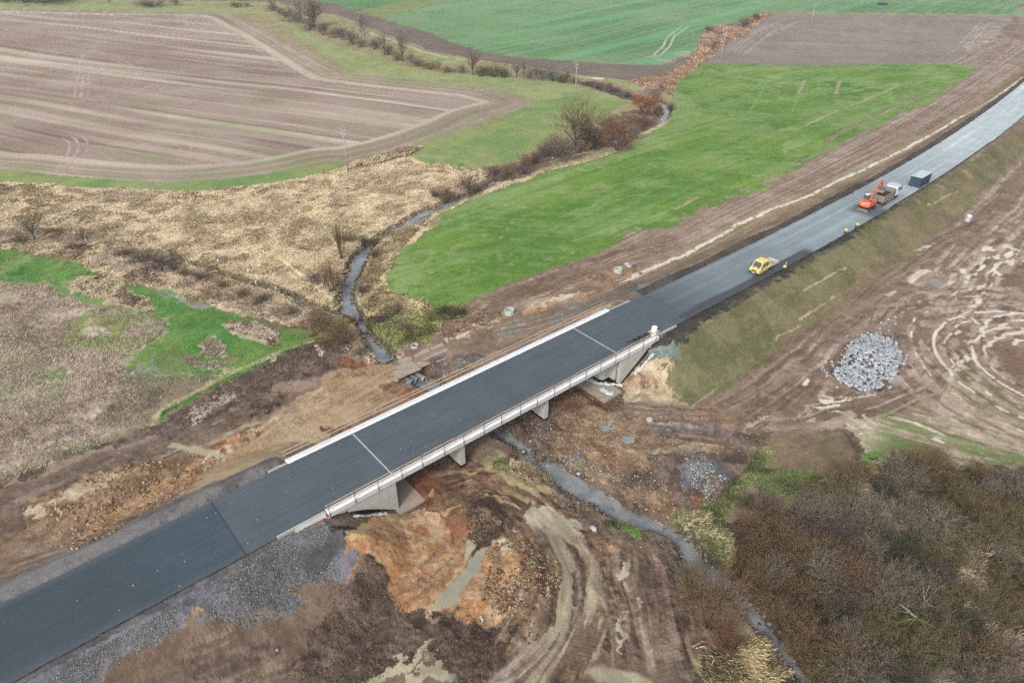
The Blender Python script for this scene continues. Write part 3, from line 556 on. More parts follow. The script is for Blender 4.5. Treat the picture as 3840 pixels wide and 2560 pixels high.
area('wettrack', 'C2 1270,380 1300,350 1420,360 1540,440 1640,450 1645,500 1570,500 1600,560 1540,530 1430,560 1300,470', warp=.7)
CURVE = 'C2 1330,450 1450,570 1540,700 1600,850 1600,1000 1560,1150 1500,1260 1400,1400 1290,1568 1200,1660'
stroke('wettrack', CURVE, 2.3, .75, .2); stroke('wettrack', 'C2 1400,600 1500,760 1540,900 1540,1050', 1.2, .75, .3)
ruts(CURVE, 1.5, ('track', 'puddle', 'mudlight'), .5, .6, 7, 62, .8, ribs=.25)
ruts(CURVE, 2.6, ('darkmud',), .45, .85, 9, 162, .3, ribs=.2, dz=.14)
ruts('C2 1300,420 1400,560 1480,760 1500,950 1450,1150 1330,1350', 1.6, ('purplemud', 'track'), .4, .8, 9, 163, .6, ribs=.3)
stroke('wettrack', 'C2 1480,520 1600,600 1690,700 1750,850 1790,980 1780,1040', 1.25, .9, .12)
stroke('wettrack', 'C2 1710,880 1715,1000 1670,1150 1620,1280', 1.1, .9, .15)
stroke('wettrack', 'C2 1450,1210 1300,1380 1100,1568 1000,1650', 1.0, .8, .2)
stroke('darkmud', 'C2 1590,830 1600,950 1590,1040', .5, .8)
ruts('C2 1460,1220 1330,1370 1130,1568 1000,1680', 2.2, ('track', 'mudlight', 'wettrack'), .5, .8, 10, 63, .7, ribs=.25)
ruts('C2 1790,1000 1740,1180 1640,1380 1500,1600', 2.6, ('track', 'mudlight'), .5, .85, 10, 64, .7, ribs=.3)
area('purplemud', 'C2 1650,470 1860,560 2000,560 2200,600 2343,760 2343,1568 C3 250,1568 140,1350 60,1150 40,900 C2 2250,850', warp=1)
area('track', 'C2 1860,600 2100,560 2343,800 2343,1568 1500,1568 1760,1300 1900,1000 1880,700', warp=1, a=.8)
area('orange', 'C2 1500,520 1600,600 1750,620 1850,700 1850,850 1780,900 1700,700 1560,560', warp=1.2, patchy=3, frac=.6, a=.8)
area('orange', 'C2 1800,980 1900,1040 1880,1160 1820,1150', warp=1, patchy=3, a=.8)
ruts('C2 1950,600 2050,760 2080,1000 2100,1200 2180,1600', 5, ('darkmud', 'mud', 'mudlight'), .6, .75, 14, 22, .75, ribs=.3)
ruts('C2 2200,700 2230,1000 2343,1400', 4, ('darkmud', 'mud'), .6, .6, 14, 23, .6, ribs=.2)
fan('browndirt', 'C2 1900,700 1980,600 2080,600', 4, 4, .4, .5, .2, 24)
area('wettrack', 'C2 1870,840 1900,760 1945,750 1920,850 1890,900', warp=.6)
area('wettrack', 'C2 1830,1280 1900,1150 1990,1050 2000,980 1960,1060 1930,1180 1850,1320', warp=1.2)
area('mudlight', 'C2 1930,850 2010,920 1980,1000 1900,1010', warp=1, patchy=3, a=.7)
stroke('wettrack', 'C2 1740,1490 1850,1490 1960,1520 2060,1560', 1.6, .9, .05)
area('whitepuddle', 'C2 1390,960 1440,880 1450,885 1420,960 1395,990', warp=.6)
stroke('redearth', 'C2 700,900 780,790 860,700 900,640', .8, .5, .2)
area('turquoise', 'C2 575,1075 640,1010 700,950 780,880 840,800 880,720 940,680 1020,650 1010,690 940,790 880,880 840,960 800,1040 700,1060 640,1080', warp=.5)
area('yellowpud', 'C2 575,1075 640,1010 690,960 730,960 660,1030 620,1075', warp=.6, a=.6)
area('wettrack', 'C2 840,740 870,600 880,590 935,600 930,640 880,700', warp=.5)
area('whitemud', 'C2 200,1568 450,1400 660,1270 650,1300 560,1380 640,1380 780,1440 830,1510 700,1568 400,1700', warp=1.2, a=.0)
area('wettrack', 'C2 200,1568 450,1400 660,1270 650,1310 560,1390 400,1520 330,1568', warp=1.1, patchy=4, frac=.85)
area('wettrack', 'C2 400,1540 560,1430 650,1380 780,1440 820,1520 760,1560 500,1600', warp=1.5, patchy=5, frac=.8)
for q in ('C2 1080,262 1150,275 1220,300 1275,325', 'C2 1010,300 1080,300 1130,320', 'C2 700,410 740,380 800,365', 'C2 880,150 905,130 935,115', 'C2 1100,340 1180,370 1230,380', 'C2 640,260 655,300', 'C2 1010,240 1050,245'):
    stroke('yellowpud', q, .5, .9, .2, warp=.6)
area('drygrass', 'C2 900,40 1100,-20 1160,60 1250,110 1380,160 1440,250 1500,300 1380,250 1200,180 1050,110', warp=1.2)
area('gravelbrown', 'C2 1440,250 1560,300 1700,370 1830,430 1980,500 2100,560 2180,640 2343,760 2343,840 2200,680 2000,580 1850,560 1650,480 1500,360', warp=1)
area('weeds', 'C2 1050,60 1150,0 1200,80 1260,150', patchy=3, frac=.6, warp=1.5)
area('weeds', 'C2 1780,460 1950,490 2060,540 2060,600 1900,560', patchy=3, frac=.55, warp=1.5, a=.8)
# right of the stream: gravelly brown ground up to the mud track
GBZ = 'B2 1100,1340 1200,1260 1330,1200 1430,1150 1640,1040 1850,1000 1900,1150 2200,1230 2343,1250 B3 0,1240 600,1450 640,1568 C3 560,0 500,60 300,300 230,370 120,420 0,470 C2 2343,560 2200,440 2050,380 1950,320 1800,230 1600,120 1480,60 1300,-40 B2 1250,1450'
area('browndirt', GBZ, warp=1.2)
area('gravelbrown', GBZ, warp=1.2, patchy=8, frac=.55)
area('redearth', 'B2 1430,1150 1650,1060 1850,1100 1850,1200 1600,1250 1450,1280', warp=1.5, patchy=6, frac=.55, a=.6)
area('gravelbrown', 'B2 1110,1350 1300,1280 1420,1300 1500,1400 1400,1568 1300,1450', warp=1, a=.9)
area('gravelgrey', 'C2 1380,20 1600,20 1750,120 1900,200 2000,290 1950,320 1700,180 1500,80', patchy=2, frac=.55, warp=1.2, a=.8)
area('gravelgrey', 'C3 50,100 200,60 270,110 330,190 270,300 200,330 60,230', patchy=2.5, frac=.65, warp=1.2)
area('redearth', 'C3 100,330 150,320 210,390 180,420 120,420', warp=.7)
area('gravelgrey', 'B2 1850,1200 2100,1200 2343,1280 B3 0,1260 100,1320 100,1400 B2 2343,1440 2100,1300 1900,1240', patchy=3, frac=.5, warp=2, a=.75)
area('gravelblue', 'B2 1740,1310 1860,1320 1850,1370 1760,1370', patchy=2, frac=.7, a=.8)
ruts('B2 1850,1330 2100,1370 2343,1330 B3 100,1400 400,1390', 6, ('track', 'browndirt', 'mudlight'), .7, .7, 12, 25, .7, ribs=.1)
ruts('B2 2000,1240 2250,1300 B3 150,1330 420,1300', 4, ('gravelgrey', 'mudlight'), .6, .6, 9, 125, .5)
fan('tandirt', 'B2 1850,1450 2100,1500 2343,1490', 4, 5, .7, .6, .25, 26)
area('wettrack', 'B2 2120,1510 2200,1490 2240,1485 2180,1510', warp=.7)
area('wettrack', 'B3 0,1490 110,1480 110,1500 0,1515', warp=.8)
area('weeds', 'C3 500,60 560,0 660,0 580,120 480,250 420,330 300,420 350,560 400,680 370,800 340,820 240,740 150,640 80,560 0,480 0,420 120,430 240,360 330,250 430,170', warp=1.4)
area('bright', 'C3 520,100 620,0 660,20 560,130', patchy=2.5, frac=.5, warp=1, a=.6)
area('bright', 'C3 150,640 240,660 330,790 250,760', patchy=2, frac=.6, warp=1)
area('bright', 'C2 2210,440 2270,430 2343,500 2343,560 2250,520', patchy=3, frac=.7, warp=1)
area('reeds', 'C3 0,440 200,430 330,540 380,680 330,740 250,640 100,560 0,500', patchy=2.5, frac=.5, a=.85, warp=1.4)
# ---- big mud track on the right, its puddles, the field it has torn up
MUDR = 'B3 -60,1240 60,1230 250,1130 480,1000 600,920 830,720 950,620 1200,420 1480,240 1820,0 A3 2343,1020 2900,560 2900,2400 B3 2343,1400 1900,1380 1700,1200 1640,1100 1500,1200 1250,1290 1120,1300 900,1400 700,1480 400,1400 0,1300'
area('mud', MUDR, warp=1)
area('soil', MUDR, warp=1, patchy=9, frac=.5, a=.7)
area('redearth', 'B3 1450,620 1600,580 1650,620 1540,780 1400,800 1420,700', warp=1.5, a=.35)
area('brownpatch', 'B3 1470,600 1640,560 1650,640 1560,780 1440,770', warp=1.2, a=.8)
area('browndirt', 'B3 0,1240 600,1180 850,1180 900,1300 700,1380 450,1400 200,1330', patchy=5, frac=.6, warp=1.5, a=.6)
MT = 'B3 860,1190 1000,1190 1300,1190 1500,1110 1700,960 1820,760 1900,560 2000,360 2150,170 2343,0'
ruts(MT, 9.5, ('track', 'mud', 'mudlight'), .7, .85, 22, 30, .85, ribs=.12)
ruts('B3 300,1330 420,1250 700,1060 950,850 1200,640 1500,400 1800,180 2100,0 A3 2343,1500 2500,1300', 8.5, ('track', 'mud', 'mudlight'), .8, .85, 26, 32, .8, ribs=.15)
ruts('B3 1700,700 1900,450 2100,220 2343,30 A3 2560,1480', 8, ('mud', 'mudlight', 'whitemud'), .75, .85, 16, 34, .62, ribs=.1)
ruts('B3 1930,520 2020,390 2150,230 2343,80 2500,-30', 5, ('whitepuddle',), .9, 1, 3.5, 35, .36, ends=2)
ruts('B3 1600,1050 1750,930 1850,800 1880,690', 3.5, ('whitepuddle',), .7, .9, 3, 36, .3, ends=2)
ruts('B3 1560,400 1660,300 1740,220', 2.5, ('mudlight', 'whitepuddle'), .8, .9, 4, 38, .5, ends=2)
ruts('A3 1900,1568 2100,1400 2343,1150 2600,900', 13, ('track', 'mud', 'mudlight'), .9, .8, 40, 37, .8)
ruts('B3 870,1300 1000,1290 1250,1230 1500,1150 1700,1010', 4, ('track', 'mudlight'), .6, .8, 20, 39, .7, ribs=.2)
area('greywater', 'B3 1700,350 1770,330 1820,390 1760,410', warp=1.2, a=.6)
for q, w_ in (('B3 1575,365 1650,300 1700,275 1690,295', 1.2), ('B3 1420,470 1470,440', .8), ('B3 1600,160 1640,150', .8), ('B3 1660,140 1700,130', .8), ('B3 1930,610 2005,535', .8), ('B3 1840,1030 1900,970 1960,880', .9), ('B3 855,1065 880,1035', .6)):
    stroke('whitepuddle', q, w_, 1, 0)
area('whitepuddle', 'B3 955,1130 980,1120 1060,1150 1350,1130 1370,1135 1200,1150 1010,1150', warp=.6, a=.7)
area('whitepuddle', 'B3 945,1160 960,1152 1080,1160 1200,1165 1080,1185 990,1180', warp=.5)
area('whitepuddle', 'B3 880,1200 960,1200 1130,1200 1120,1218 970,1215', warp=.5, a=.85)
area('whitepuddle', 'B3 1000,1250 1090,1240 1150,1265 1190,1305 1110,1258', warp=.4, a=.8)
area('wettrack', 'B3 880,1320 905,1285 930,1290 910,1320', warp=.5)
area('whitepuddle', 'B3 525,1320 600,1260 640,1270 570,1320 490,1370 460,1385 490,1345', warp=.7, a=.75)
area('mudlight', 'B3 430,1400 500,1330 680,1230 640,1270 470,1390', warp=1, a=.7)
# torn green field, lower right
area('fieldmud', 'B3 1120,1290 1500,1270 1720,1190 1860,1040 2000,900 2343,560 2900,560 2900,2400 C3 2343,260 2200,110 1240,80 B3 1270,1480 1200,1380', warp=1.2)
area('olive', 'B3 1850,1050 1900,960 2000,900 2050,1000 2120,1090 2343,1260 2700,1500 2700,1700 2343,1400 2100,1300 1900,1120', warp=1)
area('bright', 'B3 1640,1310 1750,1270 1900,1330 2000,1380 2000,1440 1850,1440 1700,1400', warp=2, patchy=6, frac=.65, a=.8)
area('bright', 'B3 1400,1440 1600,1480 2000,1500 2343,1530 2700,1600 C3 2600,140 2343,120 1250,90 1240,20 B3 1380,1540', warp=2.5, patchy=5, frac=.5, a=.8)
area('bright', 'B3 2000,1300 2343,1380 2343,1440 2100,1400', warp=2, patchy=5, frac=.55, a=.6)
area('bright', 'C3 1240,20 1400,40 1400,70 1250,95', warp=1.2)
ruts('B3 1250,1360 1400,1420 1600,1480 1900,1550 C3 2343,60', 7, ('bright', 'olive', 'fieldmud'), .7, .75, 14, 40, .6)
ruts('B3 1400,1270 1700,1370 1850,1450 2200,1540 2500,1600', 6, ('olive', 'fieldmud', 'mudlight'), .7, .8, 14, 41, .6)
ruts('B3 1860,1060 2000,1180 2200,1270 2343,1330 2600,1420', 3.4, ('olive', 'olive', 'fieldmud', 'mudlight'), .8, .85, 22, 42, .62, ribs=.15)
ruts('B3 1740,1190 1900,1290 2100,1350 2400,1440', 4.5, ('fieldmud', 'mudlight'), .8, .8, 16, 43, .6)
stroke('whitepuddle', 'B3 1480,1290 1600,1330 1700,1380 1800,1410', .5, .8, .25); stroke('whitepuddle', 'B3 1730,1435 1790,1455', .6, .9)
for q in ('B3 1180,1310 1240,1370 1280,1390', 'B3 1220,1280 1300,1350'): track('whitemud', q, 2, .5, .7)
for q in ('B3 1180,1260 1100,1300 1000,1340 920,1360', 'B3 1130,1310 1060,1360 990,1395'): stroke('mudlight', q, 1.1, .8)
fan('mudlight', 'B3 600,1400 800,1430 1000,1380 1130,1300', 6, 6, .6, .7, .2, 44)
# turning circles at the right edge
area('soil', 'B3 2040,760 2120,660 2343,600 2900,560 2900,1500 2343,1240 2200,1120 2080,1000 2030,880', warp=1)
area('soil', 'B3 2150,380 2250,300 2343,240 2700,100 2700,560 2343,560 2200,470', warp=1)
cc = G(*P('B3 2560,960')[0])
def rings_():
    idx = np.flatnonzero((np.hypot(GX-cc[0], GY-cc[1]) < 34)); x = GX[idx]-cc[0]; y = GY[idx]-cc[1]; r = np.hypot(x, y)+(fbm(GX[idx], GY[idx], 7, 3, 9)-.5)*2.0; th = np.arctan2(y, x)
    q = vn(r/.8, th*5+7, 51)*.6+vn(r/.35, th*9+3, 52)*.3+HFA[idx]*.2; w_ = sstep(8, 9, r)*sstep(30+3*np.sin(th*3), 26, r); reg = (C[idx, 1] < C[idx, 0]*1.02)
    al = sstep(.56, .66, q)*w_*reg*.65; put(idx, 'mudlight', al); al = sstep(.46, .36, q)*w_*reg*.6; put(idx, 'track', al)
    for r0, wd, br_, kd in ((17.2, .32, .36, 'whitepuddle'), (15.4, .25, .52, 'whitepuddle'), (11.6, .3, .36, 'whitepuddle'), (9.9, .22, .5, 'whitemud'), (23, .3, .52, 'mudlight'), (26, .3, .55, 'mudlight'), (20.6, .25, .52, 'whitepuddle')):
        al = sstep(wd, wd*.5, np.abs(r-r0))*sstep(br_, br_+.1, vn(th*11, r*0+r0, 53)*.7+HFA[idx]*.3); put(idx, kd, al)
rings_()
for q in ('B3 2020,630 2045,655', 'B3 2080,740 2065,690 2090,650 2120,625', 'B3 2130,605 2200,585 2343,578', 'B3 2165,690 2200,660 2220,655', 'B3 2270,630 2330,625', 'B3 1870,720 1890,700', 'B3 2100,800 2160,760 2250,725 2343,700', 'B3 2260,790 2343,765'):
    stroke('whitepuddle', q, .6, .95, 0, warp=.5)
area('embank', 'A3 1500,1370 1720,1240 2343,870 2700,600 2700,800 2343,1020 2150,1200 1950,1410 1820,1568 B3 1820,0 1480,240 1200,420 950,620 830,720 600,920 480,1000 250,1130 60,1230 0,1150 -40,1000 -60,930 0,800 150,700 400,540 680,370 900,240 1290,10', warp=1, soft=.8)
area('brownpatch', 'A3 1500,1370 1720,1240 2343,870 2700,600 2700,800 2343,1020 2150,1200 1950,1410 1820,1568 B3 1820,0 1480,240 1200,420', warp=1, patchy=6, frac=.4, a=.5)
ruts([tuple(q) for q in offset(CLF, 15)[(CLF @ np.array(BU) > 86) & (CLF @ np.array(BU) < 300)]], 7, ('brownpatch', 'drygrass'), .4, .3, 30, 172, .5, dz=.01)
for q in ('B3 90,1220 180,1150 280,1085', 'B3 660,775 740,720 830,670', 'B3 820,630 950,540 1060,470', 'B3 850,430 1000,350 1150,280', 'A3 1700,1390 1900,1290'): stroke('tandirt', q, .3, .6, .2)
area('russet', 'A3 1900,1150 1960,1160 2005,1210 1960,1200', warp=.5, a=.7); area('soil', 'A3 1730,1240 1800,1260 1830,1290 1760,1270', warp=.5); area('soil', 'A3 1590,1340 1640,1360 1660,1395 1610,1370', warp=.5)
# rock heap ground, brown patch above the thicket
area('soil', 'B3 1040,1010 1060,920 1130,830 1260,720 1440,620 1480,680 1450,760 1520,860 1540,920 1440,1050 1300,1130 1200,1110 1060,1040', warp=1, a=.6)
area('darkmud', 'B3 1060,990 1070,940 1140,850 1230,770 1400,755 1450,780 1500,860 1500,910 1470,1000 1350,1090 1280,1110 1200,1080 1100,1040', warp=1, a=.8)  # darker ground stands in for the dark gaps between the stones
area('embank', 'B3 1050,1100 1180,1120 1300,1130 1200,1135 1080,1125', warp=1, a=.6)
area('brownpatch', 'B3 640,1568 660,1480 850,1440 1100,1380 1200,1380 1270,1480 1260,1540 C3 1240,80 1180,180 1000,210 850,190 650,250 500,260 580,120', warp=1.2)
area('darkmud', 'B3 1150,1400 1230,1420 1270,1500 1250,1568 C3 1220,90 1120,150 B3 1150,1568', warp=1.2, a=.6)
area('weeds', 'C3 540,160 700,130 850,170 1000,190 900,260 700,320 560,330', patchy=4, frac=.5, warp=2, a=.8)
area('thicket', 'C3 340,480 480,440 640,350 860,240 1080,210 1200,90 1500,80 2200,110 2900,150 2900,2300 800,2300 700,1480 600,1200 400,980 360,820', warp=1.5)
area('drygrass', 'C3 1040,290 1250,270 1450,360 1560,440 1620,500 1540,510 1400,400 1200,380', warp=1.5)
area('drygrass', 'C3 1850,640 2050,580 2343,600 2343,700 2080,700 1950,850 2100,1000 2200,1200 2343,1400 2343,1568 2100,1400 1900,1060 1850,760', patchy=3, frac=.6, warp=2)
area('bright', 'C3 1560,1410 1700,1400 1800,1480 1750,1510 1600,1460', patchy=2.5, frac=.7, warp=1)
area('reeds', 'C3 1560,1480 1800,1520 1850,1568 1560,1568', patchy=3, frac=.6, warp=1)
area('drygrass', 'C3 140,1400 350,1360 450,1240 520,1230 600,1320 760,1440 840,1500 900,1568 240,1600 150,1450', warp=1)
area('bright', 'C3 540,1280 600,1330 680,1400 640,1390 560,1320', warp=1, a=.8)
area('darkmud', 'C3 -40,780 40,900 60,1100 140,1200 120,1350 60,1200 0,900', warp=1, a=.6)
# old asphalt hidden by the road sheets stays soil

# ---- stream beds (water polygons are built below and reused here)
W_MAIN = 'B2 470,-40 400,20 300,60 270,90 220,120 180,140 110,220 70,290 40,360 20,390 8,460 8,560 40,600 110,640 150,700 200,800 240,880 270,930 350,930 385,905 330,840 260,790 190,700 150,640 100,570 85,490 90,440 130,350 180,240 215,170 260,110 330,70 420,30 490,-40'
W_TRIB = 'B1 1170,180 1190,200 1225,250 1330,262 1500,320 1700,385 1850,420 1990,475 2100,540 2200,570 2290,590 2343,580 B2 60,610 20,600 B1 2343,620 2270,610 2180,590 2080,560 1980,510 1930,465 1840,435 1700,400 1500,335 1330,275 1220,262 1180,215'
W_LOW = 'B2 560,1000 600,1000 680,1060 900,1240 1090,1340 1130,1370 1200,1440 1290,1500 1330,1568 C2 1500,90 1560,150 1700,230 1850,310 2000,400 2150,470 2250,520 2343,580 C3 60,560 130,660 180,740 280,810 380,900 420,960 520,1060 600,1130 650,1240 720,1340 800,1450 900,1568 1000,1750 920,1750 825,1568 690,1440 600,1305 520,1210 440,1130 380,1040 300,980 100,900 60,790 0,680 C2 2343,730 2250,620 2150,560 2000,540 1850,460 1700,370 1560,290 1450,230 1380,150 1180,40 B2 1280,1540 1180,1500 1050,1430 1000,1380 940,1300 700,1180 510,1080 480,1050'
W_UP = 'A2 350,1568 500,1470 700,1385 860,1325 930,1310 1040,1245 1150,1200 1270,1120 1400,1100 1470,1080 1600,1035 1720,1000 1830,960 1950,900 2100,850 2190,780 2195,740 2140,690 2160,685 2210,710 2240,760 2235,800 2160,845 2000,930 1850,1000 1700,1030 1560,1065 1450,1100 1290,1130 1150,1215 1050,1262 900,1335 780,1385 620,1455 480,1530 440,1568'
WPOLY = {}
def carve(name, txt, zw, bank=1.6, depth=.7):
    pl = [atz(x, y, zw)[:2] for x, y in P(txt)]; WPOLY[name] = (pl, zw)
    xs = [q[0] for q in pl]; ys = [q[1] for q in pl]; mg = bank*2+1
    idx = np.flatnonzero((GX > min(xs)-mg) & (GX < max(xs)+mg) & (GY > min(ys)-mg) & (GY < max(ys)+mg))
    x, y = GX[idx]+(WX[idx]-GX[idx])*.25, GY[idx]+(WY[idx]-GY[idx])*.25
    m = inside(x, y, pl); d = polydist(x, y, pl+[pl[0]]); d = np.where(m, -d, d)-(.3 if name in ('main', 'up') else 0)
    zb = zw+.02+d*(1.7+1.2*(HFA[idx]-.5))
    zc = np.where(d < 0, np.maximum(zw-depth, zw-.04+d*.55)+(HFA[idx]-.5)*.16, zb)
    newz = np.where(d < bank*1.6, np.minimum(GZ[idx], zc), GZ[idx])
    GZ[idx] = newz; CLUMP[idx] = np.where(d < .5, .04, CLUMP[idx])
    k = d < .0; put(idx[k], 'gravelbrown', np.ones(k.sum()))
    k = (d >= 0) & (d < .6); put(idx[k], 'darkmud', np.full(k.sum(), .75))  # wet dark mud rim, with the bank's shadow painted into it
ZW = -5.35
carve('main', W_MAIN, ZW); carve('trib', W_TRIB, ZW, 1.0, .5); carve('low', W_LOW, ZW-.15, 1.0, .5); carve('up', W_UP, ZW, 1.3)
# heaps and hollows
def mound(txt, h, r):
    x0, y0, _ = G(*P(txt)[0]); d = np.hypot(GX-x0, GY-y0); global GZ
    GZ += h*np.exp(-(d/r)**2)
mound('B3 1270,900', 1.7, 4.2); mound('B3 1570,640', .9, 4); mound('C2 1000,450', 1.3, 3.2); mound('C2 1250,850', 1.0, 3.6); mound('B1 2130,880', .9, 4)
mound('C2 260,600', .8, 3.4); mound('C1 560,330', .7, 5); mound('C1 900,240', .6, 5); mound('C2 230,900', .7, 3.5); mound('C3 150,170', .6, 4)
for q in ('B1 300,700', 'B1 600,1200'): pass
rough_n = (fbm(GX, GY, 1.3, 3, 61)-.5)*2.0+(fbm(GX, GY, .45, 2, 62)-.5)*1.1
fadeout = np.clip(1.2-PIX*1.2, .15, 1)
GZ = GZ+DZ+rough_n*CLUMP*np.where(np.abs(DR) < 7.2, np.where((GS > 19) & (GS < 75), 1, .15), 1)*fadeout
# slow swell over the far fields
GZ = GZ+(fbm(GX, GY, 160, 2, 77)-.5)*5*sstep(230, 500, np.hypot(GX, GY))
for a0, a1, t0, t1, zf in ((61.5, 67.6, 51.0, 66.5, -5.4), (27.2, 30.2, 53.2, 66.5, -5.25)):      # foundation pits
    d_ = np.hypot(np.maximum(np.maximum(a0-GS, GS-a1), 0), np.maximum(np.maximum(t0-GT, GT-t1), 0)); GZ = np.minimum(GZ, zf+d_*.55+(HFA-.5)*.2)
# keep the sheet under the roads
under = (np.abs(DR) < 5.6) & ((GS < 20) | (GS > 74)); GZ[under] = np.minimum(GZ[under], -.25)

def mesh_from(name, V, F, mat, attrs=None, smooth=False, parent=None):
    me = bpy.data.meshes.new(name); V = np.asarray(V, np.float32); F = np.asarray(F, np.int32)
    me.vertices.add(len(V)); me.vertices.foreach_set('co', V.ravel())
    k = F.shape[1]; me.loops.add(F.size); me.loops.foreach_set('vertex_index', F.ravel())
    me.polygons.add(len(F)); me.polygons.foreach_set('loop_start', np.arange(0, F.size, k, dtype=np.int32))
    me.polygons.foreach_set('loop_total', np.full(len(F), k, np.int32))
    if smooth: me.polygons.foreach_set('use_smooth', np.ones(len(F), bool))
    me.update(calc_edges=True)
    for an, av in (attrs or {}).items():
        at = me.attributes.new(an, 'FLOAT_COLOR', 'POINT'); at.data.foreach_set('color', np.c_[av, np.ones(len(av))].astype(np.float32).ravel())
    if mat: me.materials.append(mat)
    o = bpy.data.objects.new(name, me); COL.objects.link(o)
    if parent: o.parent = parent
    return o
# ------------------------------------------------------------------ materials
KM = np.array([1.38, 1.36, 1.34])
def newmat(name):
    m = bpy.data.materials.new(name); m.use_nodes = True; t = m.node_tree; t.nodes.clear()
    o = t.nodes.new('ShaderNodeOutputMaterial'); b = t.nodes.new('ShaderNodeBsdfPrincipled'); t.links.new(b.outputs[0], o.inputs[0])
    return m, t, b
def nd(t, ty, **kw):
    n = t.nodes.new(ty)
    for k, v in kw.items():
        if k in n.inputs: n.inputs[k].default_value = v
        else: setattr(n, k, v)
    return n
def noise(t, vec, scale, detail=3, rough=.6):
    n = nd(t, 'ShaderNodeTexNoise', Scale=scale, Detail=detail, Roughness=rough)
    if vec is not None: t.links.new(vec, n.inputs['Vector'])
    return n.outputs[0]
def mrange(t, v, a, b, c, d):
    n = t.nodes.new('ShaderNodeMapRange'); t.links.new(v, n.inputs[0])
    for i, q in enumerate((a, b, c, d)): n.inputs[1+i].default_value = q
    return n.outputs[0]
def mul(t, a, b, op='MULTIPLY'):
    n = t.nodes.new('ShaderNodeMath'); n.operation = op
    for i, q in enumerate((a, b)):
        if isinstance(q, (int, float)): n.inputs[i].default_value = q
        else: t.links.new(q, n.inputs[i])
    return n.outputs[0]
def vscale(t, col, f):
    n = t.nodes.new('ShaderNodeVectorMath'); n.operation = 'SCALE'; t.links.new(col, n.inputs[0])
    if isinstance(f, (int, float)): n.inputs['Scale'].default_value = f
    else: t.links.new(f, n.inputs['Scale'])
    return n.outputs[0]
def mat(name, h, rough=.6, metal=0, var=.12, scale=3.0, dirt=None, dirtamt=.4, bump=0):
    m, t, b = newmat(name); c = lin(h, KM) if isinstance(h, str) else h
    tc = t.nodes.new('ShaderNodeTexCoord'); v = tc.outputs['Object']
    rgb = nd(t, 'ShaderNodeRGB'); rgb.outputs[0].default_value = (*c, 1)
    nz = noise(t, v, scale, 4)
    col = vscale(t, rgb.outputs[0], mrange(t, nz, .25, .75, 1-var, 1+var))
    if dirt:
        dm = mrange(t, noise(t, v, scale*.6, 5, .7), .45, .75, 0, dirtamt)
        mx = t.nodes.new('ShaderNodeMix'); mx.data_type = 'RGBA'; t.links.new(dm, mx.inputs[0]); t.links.new(col, mx.inputs[6]); mx.inputs[7].default_value = (*lin(dirt, KM), 1)
        col = mx.outputs[2]
    t.links.new(col, b.inputs['Base Color']); b.inputs['Roughness'].default_value = rough; b.inputs['Metallic'].default_value = metal
    if bump:
        bp = nd(t, 'ShaderNodeBump', Strength=bump, Distance=.05); t.links.new(noise(t, v, scale*4, 4), bp.inputs['Height']); t.links.new(bp.outputs[0], b.inputs['Normal'])
    return m
def colmat(name, rough=.9, var=.2, scale=4, trans=0):
    m, t, b = newmat(name); a = t.nodes.new('ShaderNodeAttribute'); a.attribute_name = 'Col'
    tc = t.nodes.new('ShaderNodeTexCoord')
    col = vscale(t, a.outputs['Color'], mrange(t, noise(t, tc.outputs['Object'], scale, 2), .25, .75, 1-var, 1+var))
    t.links.new(col, b.inputs['Base Color']); b.inputs['Roughness'].default_value = rough
    b.inputs['Specular IOR Level'].default_value = .2
    return m
# ground
gm, t, b = newmat('ground')
a = t.nodes.new('ShaderNodeAttribute'); a.attribute_name = 'Col'; p_ = t.nodes.new('ShaderNodeAttribute'); p_.attribute_name = 'Par'
sx = t.nodes.new('ShaderNodeSeparateColor'); t.links.new(p_.outputs['Color'], sx.inputs[0])
tc = t.nodes.new('ShaderNodeTexCoord'); v = tc.outputs['Object']
na = noise(t, v, 1.7, 9, .8); nb = noise(t, v, 7.0, 4, .8); nc = noise(t, v, .3, 3, .6)
s_ = mul(t, mul(t, mul(t, na, .5), mul(t, nb, .35), 'ADD'), mul(t, nc, .15), 'ADD')
s_ = mrange(t, s_, .36, .64, -1.25, 1.25)
f = mul(t, mul(t, s_, sx.outputs[0]), 1.0, 'ADD')
sp = nd(t, 'ShaderNodeTexVoronoi', Scale=2.6); t.links.new(v, sp.inputs['Vector'])
spk = mul(t, mrange(t, sp.outputs['Distance'], .05, .16, 1, 0), sx.outputs[0])     # small pale stones and clods
nsel = mrange(t, noise(t, v, .6, 2), .45, .62, 0, 1)
f = mul(t, f, mul(t, mul(t, spk, nsel), 1.3), 'ADD')
t.links.new(vscale(t, a.outputs['Color'], f), b.inputs['Base Color'])
t.links.new(sx.outputs[1], b.inputs['Roughness']); t.links.new(mrange(t, sx.outputs[1], .3, .9, .6, .12), b.inputs['Specular IOR Level'])
bp = nd(t, 'ShaderNodeBump', Distance=.22); t.links.new(mul(t, mul(t, na, .6), mul(t, nb, .4), 'ADD'), bp.inputs['Height'])
t.links.new(mul(t, sx.outputs[0], 1.6), bp.inputs['Strength']); t.links.new(bp.outputs[0], b.inputs['Normal'])
